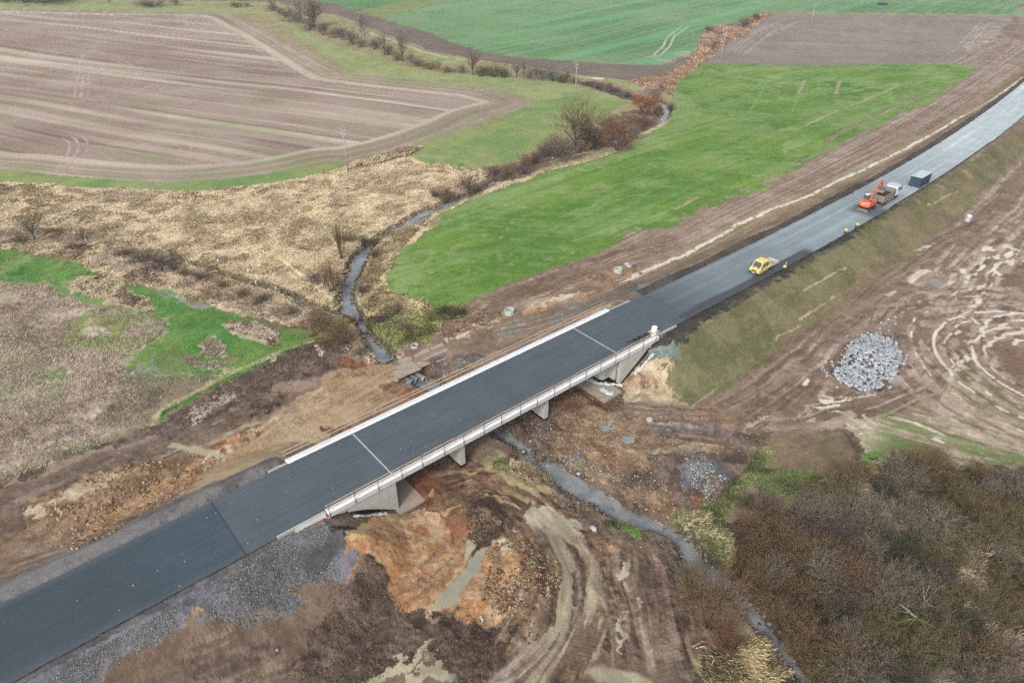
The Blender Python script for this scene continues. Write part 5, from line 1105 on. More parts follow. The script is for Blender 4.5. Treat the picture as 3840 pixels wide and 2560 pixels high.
# ------------------------------------------------------------------ vehicles: local x forward, y left, z up
def wheel(parent, x, y, r, w_, side, dual=False, rimr=.55, sub=True):
    q = MB(); pr = [(r*.55, -w_/2), (r*.93, -w_/2), (r, -w_*.34), (r, w_*.34), (r*.93, w_/2), (r*.55, w_/2)]
    o = q.lathe(pr, (0, 0, 0), 20, 'y').build('wheel', 'rubber', parent, True, loc=(x, y, r))
    rm = MB(); rm.lathe([(.01, side*w_*.30), (r*.3, side*w_*.34), (r*.36, side*w_*.22), (r*.56, side*w_*.26), (r*.56, -side*w_*.2), (.01, -side*w_*.2)], (0, 0, 0), 20, 'y')
    rm.build('rim', 'rim', o, True)
    return o
def sides(prof, y0, y1, inset_top=0):    # closed side outline (x,z) made solid across the vehicle, leaning in towards the top
    zs = [p[1] for p in prof]; z0, z1 = min(zs), max(zs); n = len(prof); vs = []
    for y in (y0, y1):
        sg = 1 if y > 0 else -1
        for x, z in prof: vs.append((x, y-sg*inset_top*max(0, (z-z0)/(z1-z0)-.45)/.55, z))
    return vs, [tuple(range(n))[::-1], tuple(range(n, 2*n))]+[(i, (i+1) % n, (i+1) % n+n, i+n) for i in range(n)]
# --- yellow crew cab pickup
def pickup():
    R0 = empty('pickup_truck', br(108.15, 56.7, .035), BR_ANG+math.pi-R(0))
    tag(R0, 'yellow crew cab pickup with white drop side bed parked on the grey asphalt', 'pickup')
    W2 = .99
    prof = [(3.18, .38), (3.2, .85), (3.14, 1.08), (3.0, 1.22), (2.6, 1.42), (2.0, 2.22), (1.85, 2.36), (1.5, 2.42), (.15, 2.4), (-.05, 2.32), (-.1, 1.3), (-.1, .42)]
    b = MB(); b.add(*sides(prof, -W2, W2, .16)); cabo = b.build('cab', 'yellow', R0, bevel=.05)
    ws = MB(); ws.add([(2.64, -.78, 1.43), (2.64, .78, 1.43), (2.03, .72, 2.24), (2.03, -.72, 2.24), (2.55, -.78, 1.38), (2.55, .78, 1.38), (1.95, .7, 2.1), (1.95, -.7, 2.1)], [(0, 1, 2, 3), (4, 7, 6, 5), (0, 4, 5, 1), (2, 6, 7, 3), (0, 3, 7, 4), (1, 5, 6, 2)]); ws.build('windscreen', 'glass', cabo)
    for sg in (-1, 1):
        for x0, x1, x2, x3 in ((1.15, 2.3, 1.85, 1.15), (.1, .92, .92, .1)):
            q = MB(); yb, yt = sg*(W2+.008), sg*(W2-.125)
            q.add([(x0, yb-sg*.0, 1.42), (x1, yb, 1.42), (x2, yt, 2.14), (x3, yt, 2.14), (x0, yb-sg*.05, 1.42), (x1, yb-sg*.05, 1.42), (x2, yt-sg*.05, 2.14), (x3, yt-sg*.05, 2.14)], [(0, 1, 2, 3), (7, 6, 5, 4), (0, 4, 5, 1), (1, 5, 6, 2), (2, 6, 7, 3), (3, 7, 4, 0)])
            q.build('side_window', 'glass', cabo)
        MB().box(-.05, 2.1, sg*W2-.015, sg*W2+.03, .62, .78).build('side_trim', 'bumper', cabo)
        MB().box(2.35, 2.55, sg*1.02, sg*1.22, 1.38, 1.68).build('wing_mirror', 'trim', cabo, bevel=.03)
        q = MB(); q.add([(3.21, sg*.58, .86), (3.1, sg*.93, .86), (2.98, sg*.97, 1.12), (2.93, sg*.9, 1.24), (3.08, sg*.6, 1.12), (3.1, sg*.58, .9), (3.0, sg*.86, .86), (2.85, sg*.88, 1.1)], [(0, 1, 2, 3, 4), (0, 4, 5), (1, 6, 7, 2), (2, 7, 3), (0, 5, 6, 1), (4, 3, 7, 6, 5)]); q.build('headlight', 'cabpaint', cabo)
        MB().box(2.72, 2.9, sg*.45-.16, sg*.45+.16, 1.3, 1.345, Matrix.Translation((0, 0, .03))).build('vent', 'trim', cabo)
    MB().extr([(3.05, .3), (3.3, .34), (3.32, .62), (3.2, .72), (3.0, .7)], -.98, .98, 'y').build('bumper', 'bumper', cabo, bevel=.03)
    MB().box(3.12, 3.215, -.5, .5, .82, 1.06).build('grille', 'trim', cabo)
    MB().box(3.31, 3.34, -.27, .27, .46, .58).build('number_plate', 'letter', cabo)
    MB().box(-3.0, -.0, -.45, .45, .45, .72).build('chassis', 'dark', R0)
    bed = MB(); bed.box(-3.15, -.2, -1.02, 1.02, .82, .9); bedo = bed.build('load_bed', 'bedfloor', R0)
    d = MB(); d.box(-3.2, -.18, 1.0, 1.05, .8, 1.26).box(-3.2, -.18, -1.05, -1.0, .8, 1.26).box(-3.2, -3.15, -1.0, 1.0, .8, 1.26).box(-.23, -.18, -1.0, 1.0, .8, 1.5)
    d.build('drop_side', 'alu', bedo, bevel=.01)
    MB().box(-3.05, -2.9, .5, .62, .55, .7).box(-3.05, -2.9, -.62, -.5, .55, .7).build('tail_light', 'red', R0)
    for x in (2.25, -1.45):
        for sg in (-1, 1): wheel(R0, x, sg*.86, .36, .26 if x > 0 else .3, sg)
    sack = MB(); sack.box(-2.25, -1.75, -.35, .15, 0, .28); so_ = sack.build('cement_sack', 'bedfloor', None, bevel=.1)
    mt = Matrix.Translation(br(108.15, 56.7, .035)) @ Matrix.Rotation(BR_ANG+math.pi, 4, 'Z') @ Matrix.Translation((0, 0, .905)); so_.matrix_world = mt; so_.data.materials[0] = M['timber']
    tag(so_, 'small pale brown box lying in the bed of the yellow pickup', 'box')
pickup()
# --- tipper truck
def tipper():
    R0 = empty('tipper_truck', br(159.0, 58.25, .035), BR_ANG+R(3.5)); tag(R0, 'muddy grey four axle tipper truck with a pale cab being loaded on the road', 'truck')
    L = -4.55
    MB().box(-4.3, 3.9, -.45, .45, .6, 1.0).build('chassis', 'dark', R0)
    t_ = MB()
    x0, x1 = -4.55, 1.35
    for sg in (-1, 1):
        t_.hexa([(x0, sg*1.18-.05, 1.25), (x1, sg*1.18-.05, 1.25), (x1, sg*1.18+.05, 1.25), (x0, sg*1.18+.05, 1.25)], [(x0-.05, sg*1.24-.06, 2.6), (x1, sg*1.24-.06, 2.75), (x1, sg*1.24+.06, 2.75), (x0-.05, sg*1.24+.06, 2.6)])
        t_.box(x0, x1, sg*1.26-.05, sg*1.26+.05, 2.52, 2.64)
        for k in range(2): t_.box(x0+2.2*k+1.3, x0+2.2*k+1.45, sg*1.27-.05, sg*1.27+.06, 1.25, 2.55)
    t_.box(x0-.08, x0+.05, -1.2, 1.2, 1.2, 2.56).box(x1-.05, x1+.08, -1.2, 1.2, 1.25, 2.95).box(x0, x1, -1.2, 1.2, 1.12, 1.28).box(x0-.14, x0-.06, -1.26, 1.26, 2.36, 2.5).box(x0-.14, x0-.06, -1.26, 1.26, 1.25, 1.4)
    tub = t_.build('tipper_body', 'tub', R0, bevel=.015)
    rg = random.Random(3); q = MB(); n = 14
    vs = [(x0+.1+(x1-x0-.2)*i/n, -1.12+2.24*j/8, 1.7+.45*math.sin(3.14*j/8)*(.3+.9*math.exp(-((i-9)/4)**2))+rg.random()*.08) for i in range(n+1) for j in range(9)]
    q.add(vs, [(i*9+j, (i+1)*9+j, (i+1)*9+j+1, i*9+j+1) for i in range(n) for j in range(8)]); q.build('load', 'load', R0, True)
    c = MB(); c.add(*sides([(4.55, .75), (4.55, 2.0), (4.35, 2.9), (4.1, 3.05), (2.5, 3.1), (2.3, 3.0), (2.28, .95)], -1.22, 1.22, .08)); cab = c.build('cab', 'cabpaint', R0, bevel=.05)
    MB().box(4.5, 4.58, -1.1, 1.1, 1.85, 2.6).build('windscreen', 'glass', cab)
    for sg in (-1, 1):
        q = MB(); q.box(3.2, 4.3, sg*1.215-.02, sg*1.215+.02, 1.9, 2.6); q.build('side_window', 'glass', cab)
        MB().box(4.35, 4.6, sg*1.38-.06, sg*1.38+.06, 1.9, 2.7).build('wing_mirror', 'trim', cab)
        MB().box(2.35, 4.5, sg*1.16-.05, sg*1.16+.08, .55, .8).build('step', 'trim', cab)
        MB().box(-.9, 1.2, sg*1.05-.2, sg*1.05+.15, .55, 1.05).build('fuel_tank', 'rim' if sg < 0 else 'trim', R0)
    MB().box(2.3, 4.3, -.9, .9, 3.08, 3.16).build('roof_panel', 'alu', cab, bevel=.02); MB().box(1.55, 2.15, -1.15, 1.15, 1.1, 2.35).build('air_intake', 'trim', R0); MB().box(1.6, 2.1, -1.2, 1.2, 2.35, 2.5).build('cab_guard', 'alu', R0, bevel=.02)
    for x in (-3.6, -2.2, 1.75, 3.6):
        for sg in (-1, 1): wheel(R0, x, sg*1.02, .52, .34, sg)
    for sg in (-1, 1):
        MB().box(-4.5, -1.3, sg*1.08-.18, sg*1.08+.18, 1.04, 1.1).build('mudguard', 'tub', R0)
        MB().box(-4.75, -4.68, sg*.95-.2, sg*.95+.2, .85, .98).build('tail_light', 'red', R0)
    MB().box(-4.85, -4.75, -1.2, 1.2, .45, .6).build('bumper', 'tub', R0)
tipper()
# --- wheeled excavator
def rotbox(q, a, b, w_, h0, h1):       # tapered beam between two points in the xz plane
    a = Vector(a); b = Vector(b); d = (b-a).normalized(); n_ = Vector((-d.z, 0, d.x))
    B = [a-n_*h0/2+Vector((0, -w_/2, 0)), a-n_*h0/2+Vector((0, w_/2, 0)), a+n_*h0/2+Vector((0, w_/2, 0)), a+n_*h0/2+Vector((0, -w_/2, 0))]
    T = [b-n_*h1/2+Vector((0, -w_/2, 0)), b-n_*h1/2+Vector((0, w_/2, 0)), b+n_*h1/2+Vector((0, w_/2, 0)), b+n_*h1/2+Vector((0, -w_/2, 0))]
    q.hexa([tuple(p) for p in B], [tuple(p) for p in T])
def excavator():
    R0 = empty('wheeled_excavator', br(151.0, 58.55, .035), BR_ANG+R(1)); tag(R0, 'orange wheeled excavator with its boom reaching over the tipper truck', 'excavator')
    u = MB(); u.box(-1.5, 1.7, -.5, .5, .55, 1.05).box(-1.6, -1.2, -1.0, 1.0, .5, .75).box(1.3, 1.6, -1.0, 1.0, .5, .75); u.build('undercarriage', 'trim', R0)
    for x in (-1.05, 1.45):
        for sg in (-1, 1): wheel(R0, x, sg*1.0, .5, .42, sg)
    bl = MB(); bl.extr([(-2.05, .12), (-1.85, .05), (-1.8, .3), (-1.86, .6), (-1.98, .8), (-2.1, .82), (-1.98, .45)], -1.22, 1.22, 'y'); bl.build('dozer_blade', 'blade', R0, bevel=.01)
    MB().box(-1.85, -1.4, -.5, -.35, .35, .6).box(-1.85, -1.4, .35, .5, .35, .6).build('blade_arm', 'trim', R0)
    body = empty('upper_body', (0, 0, 0), 0); body.parent = R0
    hb = MB(); n = 7; vs = []
    for z, sc_ in ((1.15, .95), (1.35, 1.0), (2.05, 1.0), (2.3, .93)):
        ring = [(-2.35*sc_+.12*(abs(k-3)/3)**2*3, -1.2*sc_+2.4*sc_*k/6) for k in range(7)]+[(.9, 1.2*sc_), (.9, -1.2*sc_)]
        vs += [(x, y, z) for x, y in ring]
    m_ = 9; fs = [tuple(range(m_))[::-1], tuple(range(27, 36))]+[(r_*m_+i, r_*m_+(i+1) % m_, (r_+1)*m_+(i+1) % m_, (r_+1)*m_+i) for r_ in range(3) for i in range(m_)]
    hb.add(vs, fs); h_ = hb.build('engine_cover', 'orange', R0, bevel=.03)
    MB().box(-.2, 1.55, -1.2, -.45, 1.15, 1.95).build('side_box', 'orange', R0, bevel=.04); MB().box(-.9, -.3, -1.1, -.5, 2.3, 2.36).build('vent', 'trim', h_); MB().tube([(-.7, -.2, 2.28), (-.7, -.2, 2.6)], .05, 8).build('exhaust', 'trim', h_)
    MB().box(-1.9, 1.2, -1.19, 1.19, 1.05, 1.15).build('turntable', 'dark', R0)
    cb = MB(); cb.add(*sides([(1.5, 1.15), (1.62, 1.9), (1.35, 2.95), (1.2, 3.08), (-.05, 3.08), (-.15, 2.9), (-.15, 1.15)], .25, 1.18, 0)); cab = cb.build('cab', 'trim', R0, bevel=.04)
    MB().box(-.05, 1.25, .32, 1.1, 3.07, 3.14).build('cab_roof', 'cabpaint', cab, bevel=.03)
    MB().box(-.18, -.14, .35, 1.08, 2.0, 2.85).build('rear_window', 'glass', cab); MB().box(.0, 1.3, 1.17, 1.2, 2.0, 2.8).build('side_window', 'glass', cab); MB().box(.05, 1.25, .23, .26, 2.0, 2.8).build('side_window', 'glass', cab)
    q = MB(); q.add([(1.63, .32, 1.9), (1.63, 1.1, 1.9), (1.38, 1.08, 2.88), (1.38, .34, 2.88)], [(0, 1, 2, 3)]); q.add([(1.6, .32, 1.9), (1.6, 1.1, 1.9), (1.35, 1.08, 2.88), (1.35, .34, 2.88)], [(3, 2, 1, 0)]); q.build('windscreen', 'glass', cab)
    # boom in two pieces, stick, rams, bucket
    A, B_, C_, D_ = (1.1, 0, 1.75), (1.35, 0, 3.75), (4.35, 0, 5.6), (5.35, 0, 3.9)
    bo = MB(); rotbox(bo, A, B_, .34, .5, .55); rotbox(bo, B_, C_, .32, .6, .4); boom = bo.build('boom', 'orange', R0, bevel=.03)
    st_ = MB(); rotbox(st_, (4.0, 0, 5.9), C_, .3, .3, .5); rotbox(st_, C_, D_, .28, .5, .28); st_.build('stick', 'orange', R0, bevel=.03)
    r_ = MB(); r_.tube([(1.9, .22, 1.6), (2.2, .22, 3.6)], .07).tube([(1.9, -.22, 1.6), (2.2, -.22, 3.6)], .07).tube([(2.4, 0, 4.85), (3.95, 0, 5.95)], .07); r_.build('ram', 'galvanised', boom)
    MB().tube([(4.15, 0, 5.95), (5.2, 0, 4.4)], .06).build('ram', 'galvanised', boom)
    k = MB(); k.extr([(5.05, 3.9), (5.7, 3.9), (6.0, 3.4), (5.75, 2.75), (5.2, 2.55), (4.9, 2.7), (5.3, 3.2), (5.1, 3.6)], -.65, .65, 'y'); k.build('bucket', 'blade', R0, bevel=.02)
    for sg in (-1, 1): MB().box(1.35, 1.45, sg*1.35-.05, sg*1.35+.12, 2.2, 2.6).build('mirror', 'trim', R0)
    # lettering on the counterweight
    for txt, y, z, s_, m in (('1500', 0, 1.95, .26, 'letter'), ('200', 0, 1.68, .2, 'letter_y')):
        pass
    MB().box(-2.4, -2.36, -.45, .45, 1.86, 1.98).build('lettering', 'letter', h_); MB().box(-2.4, -2.36, -.12, .12, 1.62, 1.74).build('lettering', 'letter_y', h_)
    for sg in (-1, 1): MB().box(-2.27, -2.2, sg*.85-.14, sg*.85+.14, 1.9, 2.02).build('marking', 'letter_y', h_)
    bpy.data.objects.remove(body)
excavator()
# --- navy container
def container():
    R0 = empty('site_container', br(175.75, 58.0, .035), BR_ANG+R(2)); tag(R0, 'dark navy steel container with a pale flat roof standing on the wet asphalt', 'container')
    L, W_, H_ = 3.03, 1.22, 2.55
    q = MB(); q.box(-L+.06, L-.06, -W_+.05, W_-.05, .16, H_-.06)
    for k in range(24):
        x = -L+.3+k*.235
        for sg in (-1, 1): q.box(x, x+.11, sg*(W_-.05)-.02, sg*(W_-.05)+.02, .3, H_-.2)
    b = q.build('body', 'navy', R0)
    fr = MB()
    for sx_ in (-1, 1):
        for sy_ in (-1, 1): fr.box(sx_*(L-.07)-.07, sx_*(L-.07)+.07, sy_*(W_-.07)-.07, sy_*(W_-.07)+.07, 0, H_)
    for sy_ in (-1, 1): fr.box(-L+.14, L-.14, sy_*(W_-.05)-.045, sy_*(W_-.05)+.045, .04, .18); fr.box(-L+.14, L-.14, sy_*(W_-.05)-.045, sy_*(W_-.05)+.045, H_-.12, H_)
    for sx_ in (-1, 1): fr.box(sx_*(L-.05)-.045, sx_*(L-.05)+.045, -W_+.14, W_-.14, .04, .18); fr.box(sx_*(L-.05)-.045, sx_*(L-.05)+.045, -W_+.14, W_-.14, H_-.12, H_)
    fr.build('frame', 'navy', R0, bevel=.01)
    MB().box(-L-.02, L+.02, -W_-.02, W_+.02, H_+.002, H_+.05).build('roof', 'roofgrey', R0, bevel=.01)
    MB().box(-2.2, -1.85, .45, .8, H_+.05, H_+.09).build('roof_hatch', 'rim', R0); MB().box(-1.0, 1.9, -1.1, -1.0, H_+.05, H_+.07).build('roof_strip', 'alu', R0)
    MB().box(-L-.06, -L-.03, -W_+.1, W_-.1, .02, .12).build('threshold', 'alu', R0)
container()
# --- plate compactor
R0 = empty('plate_compactor', br(112.3, 54.75, .03), BR_ANG+R(20)); tag(R0, 'small yellow plate compactor on the dark fresh strip behind the pickup', 'compactor')
MB().extr([(-.45, .12), (-.3, 0), (.3, 0), (.45, .12), (.42, .18), (-.42, .18)], -.3, .3, 'y').build('base_plate', 'yellow', R0, bevel=.02)
MB().box(-.32, .3, -.24, .24, .2, .48).build('housing', 'yellow', R0, bevel=.05); MB().box(-.2, .22, -.2, .2, .48, .78).build('engine', 'trim', R0, bevel=.05); MB().box(-.22, .12, -.22, .0, .78, .9).build('fuel_tank', 'cabpaint', R0, bevel=.04)
q = MB()
for sg in (-1, 1): q.tube([(-.3, sg*.22, .4), (-.75, sg*.2, .85), (-.95, sg*.2, .98)], .02)
q.tube([(-.95, -.2, .98), (-.95, .2, .98)], .02); q.build('handle', 'trim', R0)
# ------------------------------------------------------------------ people: skinned figures bent over their rakes
def person(loc, face, label, seed, bend=.75, legsp=.16):
    R0 = empty('person', loc, face); tag(R0, label, 'person')
    def skin(name, nodes, edges, m, lv=1, root=0):
        me = bpy.data.meshes.new(name); me.from_pydata([n_[0] for n_ in nodes], edges, []); o = bpy.data.objects.new(name, me); COL.objects.link(o); o.parent = R0
        sk = o.modifiers.new('skin', 'SKIN'); sk.use_smooth_shade = True; ss = o.modifiers.new('sub', 'SUBSURF'); ss.levels = lv; ss.render_levels = lv
        for i, n_ in enumerate(nodes): me.skin_vertices[0].data[i].radius = (n_[1], n_[1] if len(n_) < 3 else n_[2]); me.skin_vertices[0].data[i].use_root = (i == root)
        me.materials.append(M[m]); return o
    cb, sb = math.cos(bend), math.sin(bend)
    def up(d, y=0, dx=0): return (.02+sb*d+dx*cb, y, .93+cb*d-dx*sb)       # along the bent spine
    # whole body, pelvis root
    hip = (.0, 0, .93); nodes = [(hip, .15, .13), (up(.28), .145, .12), (up(.48), .16, .12), (up(.58), .06), (up(.66, 0, .02), .065)]
    edges = [(0, 1), (1, 2), (2, 3), (3, 4)]
    def chain(pts, start):
        p = start
        for pt in pts: nodes.append(pt); edges.append((p, len(nodes)-1)); p = len(nodes)-1
    ha = [(.62, .10, .72), (.52, -.12, .92)]
    for sg, hnd in ((1, ha[0]), (-1, ha[1])):
        sh = up(.47, sg*.2); el = (sh[0]+.1, sg*.29, sh[2]-.27)
        chain([(sh, .06), (el, .045), (((el[0]+hnd[0])/2, (el[1]+hnd[1])/2, (el[2]+hnd[2])/2), .038), (hnd, .032)], 2)
    for sg, fx in ((1, .14), (-1, -.16)):
        chain([((.0, sg*.1, .86), .095), ((fx*.6+.05, sg*(legsp), .5), .07), ((fx, sg*(legsp+.02), .12), .05), ((fx+.02, sg*(legsp+.02), .05), .045), ((fx+.16, sg*(legsp+.03), .04), .04)], 0)
    skin('body', nodes, edges, 'skin', 1)
    jk = [((.0, 0, .9), .185, .16), (up(.2), .19, .16), (up(.46), .2, .15), (up(.54), .11)]; je = [(0, 1), (1, 2), (2, 3)]
    for sg, hnd in ((1, ha[0]), (-1, ha[1])):
        sh = up(.47, sg*.2); el = (sh[0]+.1, sg*.29, sh[2]-.27); wr = (el[0]*.2+hnd[0]*.8, el[1]*.2+hnd[1]*.8, el[2]*.2+hnd[2]*.8)
        jk += [(sh, .085), (el, .065), (wr, .05)]; n_ = len(jk); je += [(2, n_-3), (n_-3, n_-2), (n_-2, n_-1)]
    skin('jacket', jk, je, 'hivis')
    tr = [((.0, 0, .93), .17, .15)]; te = []
    for sg, fx in ((1, .14), (-1, -.16)):
        tr += [((.0, sg*.1, .84), .115), ((fx*.6+.05, sg*legsp, .5), .09), ((fx, sg*(legsp+.02), .13), .07)]; n_ = len(tr); te += [(0, n_-3), (n_-3, n_-2), (n_-2, n_-1)]
    skin('trousers', tr, te, 'trousers')
    for sg, fx in ((1, .14), (-1, -.16)): skin('boot', [((fx-.04, sg*(legsp+.02), .09), .065), ((fx, sg*(legsp+.02), .05), .055), ((fx+.19, sg*(legsp+.03), .04), .045)], [(0, 1), (1, 2)], 'boot')
    hd = up(.76, 0, .05)
    h = MB(); vs = []; fs = []; n = 12; m_ = 9
    for i in range(m_+1):
        th = math.pi*i/m_
        for k in range(n):
            ph = 2*math.pi*k/n; x = .105*math.sin(th)*math.cos(ph); y = .078*math.sin(th)*math.sin(ph); z = .125*math.cos(th)
            if abs(ph) < .1 and 4 <= i <= 5: x += .018          # nose
            if i > 6: x *= .92
            vs.append((x, y, z))
    fs = [(i*n+k, i*n+(k+1) % n, (i+1)*n+(k+1) % n, (i+1)*n+k) for i in range(m_) for k in range(n)]
    h.add(vs, fs)
    for sg in (-1, 1): h.box(-.015, .02, sg*.078-.01, sg*.078+.01, -.03, .03)
    ho = h.build('head', 'skin', R0, True); ho.location = hd; ho.rotation_euler = (0, bend*.9, 0)
    hh = MB(); vs = []
    for i in range(5):
        th = math.pi*.53*i/4
        for k in range(n): ph = 2*math.pi*k/n; vs.append((.112*math.sin(th)*math.cos(ph)-.008, .086*math.sin(th)*math.sin(ph), .133*math.cos(th)))
    hh.add(vs, [(i*n+k, i*n+(k+1) % n, (i+1)*n+(k+1) % n, (i+1)*n+k) for i in range(4) for k in range(n)]); hh.build('hair', 'helmet', ho, True)
    for sg in (-1, 1): MB().box(.088, .1, sg*.032-.012, sg*.032+.012, .008, .02).build('eye', 'hair', ho)
    MB().box(.088, .1, -.022, .022, -.062, -.052).build('mouth', 'red', ho)
    for hnd, sg in ((ha[0], 1), (ha[1], -1)):
        hn = [((hnd[0]-.03, hnd[1], hnd[2]+.02), .03), ((hnd[0]+.04, hnd[1], hnd[2]-.01), .032)]; he = [(0, 1)]
        for k, ln in enumerate((.055, .065, .062, .05)):
            y = hnd[1]+(k-1.5)*.02; hn += [((hnd[0]+.06, y, hnd[2]-.02), .009), ((hnd[0]+.06+ln*.5, y, hnd[2]-.05), .008), ((hnd[0]+.04, y, hnd[2]-.05-ln*.4), .007)]; b_ = len(hn); he += [(1, b_-3), (b_-3, b_-2), (b_-2, b_-1)]
        hn += [((hnd[0]+.01, hnd[1]-sg*.035, hnd[2]-.015), .011), ((hnd[0]+.04, hnd[1]-sg*.045, hnd[2]-.05), .009)]; b_ = len(hn); he += [(0, b_-2), (b_-2, b_-1)]
        skin('hand', hn, he, 'skin', 1)
    # the rake
    gl = (1.45, .25, .06); tp = (.42, -.32, 1.12)
    M4 = Matrix.Translation(loc) @ Matrix.Rotation(face, 4, 'Z')
    q = MB().tube([M4 @ Vector(tp), M4 @ Vector(gl)], .017); rk = empty('rake', M4 @ Vector(gl)); o = q.build('handle', 'wood', rk); o.location = -(M4 @ Vector(gl))
    d = MB(); g2 = M4 @ Vector(gl); n_ = (M4.to_3x3() @ Vector((-.25, 1, 0))).normalized()
    d.tube([n_*-.3, n_*.3], .02); 
    for k in range(7): d.tube([n_*(-.27+.09*k), n_*(-.27+.09*k)+Vector((0, 0, -.07))], .008, 5)
    d.build('head', 'blade', rk); tag(rk, 'wooden rake held by the '+('nearer' if seed == 1 else 'farther')+' worker in a yellow jacket', 'rake')
person(br(134.3, 54.6, .03), BR_ANG+R(35), 'worker in a lime hi vis jacket nearer the pickup, bent over a rake', 1, .75)
person(br(138.9, 54.7, .03), BR_ANG+R(10), 'worker in a lime hi vis jacket nearer the excavator, bent low over a rake', 2, 1.0, .2)
# ------------------------------------------------------------------ concrete rings, lids, pipes
def ring(px, r, h, label, name='concrete_ring', tilt=(0, 0), rings=1, wall_=.12, base=None):
    x, y, z = at(px) if isinstance(px, str) else px; R0 = empty(name, (x, y, z-.06)); R0.rotation_euler = (tilt[0], tilt[1], 0)
    for k in range(rings):
        MB().lathe([(r, h/rings*k+.01), (r, h/rings*(k+1)-.015), (r-.02, h/rings*(k+1)), (r-wall_, h/rings*(k+1)), (r-wall_, h/rings*k+.01)], n=32).build('ring', 'ring_concrete', R0, True if 0 else False)
    MB().lathe([(.01, .04), (r-wall_-.01, .04), (r-wall_-.01, .06), (.01, .06)], n=24).build('bottom', 'darkdirt', R0)
    return tag(R0, label, 'concrete ring', 'concrete shaft rings left in the soil')
M['darkdirt'] = mat('dark_earth', '4a3f36', .95, 0, .3, 3)
ring('B2 1155,585', .88, .95, 'pale concrete shaft ring standing in brown soil between the green field and the bridge', rings=2)
ring('B2 1888,305', .85, .9, 'blue grey concrete shaft ring in a brown hollow near the end of the white ditch')
ring('B2 515,812', .62, .42, 'small low concrete ring on the grassy stream bank above the slab crossing')
x, y, z = at('A3 1958,1492'); R0 = empty('concrete_shaft', (x, y, z-.1)); R0.rotation_euler = (0, R(6), 0)
MB().lathe([(.01, 0), (.62, 0), (.62, 1.35), (.01, 1.35)], n=28).build('shaft', 'ring_concrete', R0); MB().lathe([(.01, 1.36), (.57, 1.36), (.55, 1.46), (.01, 1.47)], n=28).build('lid', 'white_concrete', R0)
tag(R0, 'pale concrete shaft with a white lid standing beside the wide mud track', 'concrete shaft')
x, y, z = at('B2 2100,1310'); tag(MB().lathe([(.01, 0), (.45, 0), (.45, .16), (.36, .18), (.34, .14), (.01, .14)], (x, y, z), 28).build('manhole_cover', 'ring_concrete'), 'round grey manhole cover in the brown gravel beyond the bridge', 'manhole cover')
# manhole cone on a pallet at the bridge end
a0 = BR_ANG
def pallet(loc, rz, label, n=1, L=1.2, W_=.9):
    R0 = empty('pallet', loc, rz)
    q = MB()
    for k in range(7): q.box(-L/2, L/2, -W_/2+k*.135, -W_/2+k*.135+.1, .12, .145)
    q.build('deck_boards', 'timber', R0)
    q = MB()
    for y in (-W_/2, -.05, W_/2-.1): q.box(-L/2, L/2, y, y+.1, 0, .12)
    q.build('bearer', 'timber', R0)
    return tag(R0, label, 'pallet')
pl_ = br(75.9, 55.5, .04); pallet(br(75.9, 55.5, .035), a0+R(90), 'wooden pallet under the white concrete cone at the bridge end', 1, 1.5, 1.1)
R0 = empty('concrete_cone', (pl_[0]+.05, pl_[1]+.1, .18)); MB().lathe([(.42, 0), (.5, 0), (.5, .25), (.44, .7), (.44, .78), (.34, .78), (.34, .2)], n=32).build('cone', 'white_concrete', R0); MB().lathe([(.01, .78), (.46, .78), (.47, .84), (.38, .9), (.01, .9)], n=32).build('lid', 'white_concrete', R0)
tag(R0, 'white concrete shaft cone with a lid standing on a pallet at the bridge end', 'concrete cone')
tag(MB().box(-.4, .4, -.3, .3, 0, .22).build('paving_stack', 'white_concrete', None, bevel=.02, loc=br(75.2, 55.0, .035)), 'small pale slab block between the black pipe coils and the cone', 'slab')
def coil(loc, r, n, label, seed, tail=None):
    rg = random.Random(seed); pts = []
    for k in range(n*22+1):
        a = 2*math.pi*k/22; rr = r*(.78+.22*math.sin(a*.13+seed))+rg.uniform(-.012, .012); pts.append((rr*math.cos(a), rr*math.sin(a)*.95, .055+.075*((k//22) % 3)+.02*math.sin(a*1.7)))
    if tail: pts += [(r+.2*j, .06*j-.3*(j > 2), .06) for j in range(1, 7)] if tail > 0 else [(r*.8-.1*j, r-.1+.1*j, .06) for j in range(1, 5)]
    o = MB().tube(pts, .055, 7).build('pipe_coil', 'black_plastic', None, True); o.location = loc; o.rotation_euler = (0, 0, seed*1.3); return tag(o, label, 'pipe coil', 'coils of black pipe at the bridge end')
coil(br(74.3, 55.6, .035), .52, 8, 'black pipe coil nearest the white cone on the bridge', 1)
coil(br(73.05, 55.65, .035), .56, 9, 'middle coil of black pipe on the bridge deck', 2)
coil(br(71.9, 55.7, .035), .5, 7, 'black pipe coil farthest from the white cone, beside the loose straight pipes', 3)
for k, (s_, t_, s2, t2) in enumerate(((69.6, 55.55, 71.6, 55.3), (69.8, 55.3, 71.9, 55.15), (70.3, 56.35, 71.5, 56.2))):
    tag(MB().tube([br(s_, t_, .08), br((s_+s2)/2, (t_+t2)/2+.03, .08), br(s2, t2, .08)], .055, 8).build('pipe', 'black_plastic', None, True), 'loose length of black pipe lying by the coils behind the railing', 'pipe', 'loose black pipes on the deck')
# coil by the road shoulder
x, y, z = GG(3172, 728)
for k, (dx, dy, r_) in enumerate(((0, 0, .8), (1.3, .6, .6))):
    coil((x+dx, y+dy, z+.05), r_, 8, ('larger' if k == 0 else 'smaller')+' tangled black pipe coil on the shoulder left of the excavator', 5+k, 1)
bpy.context.view_layer.update()
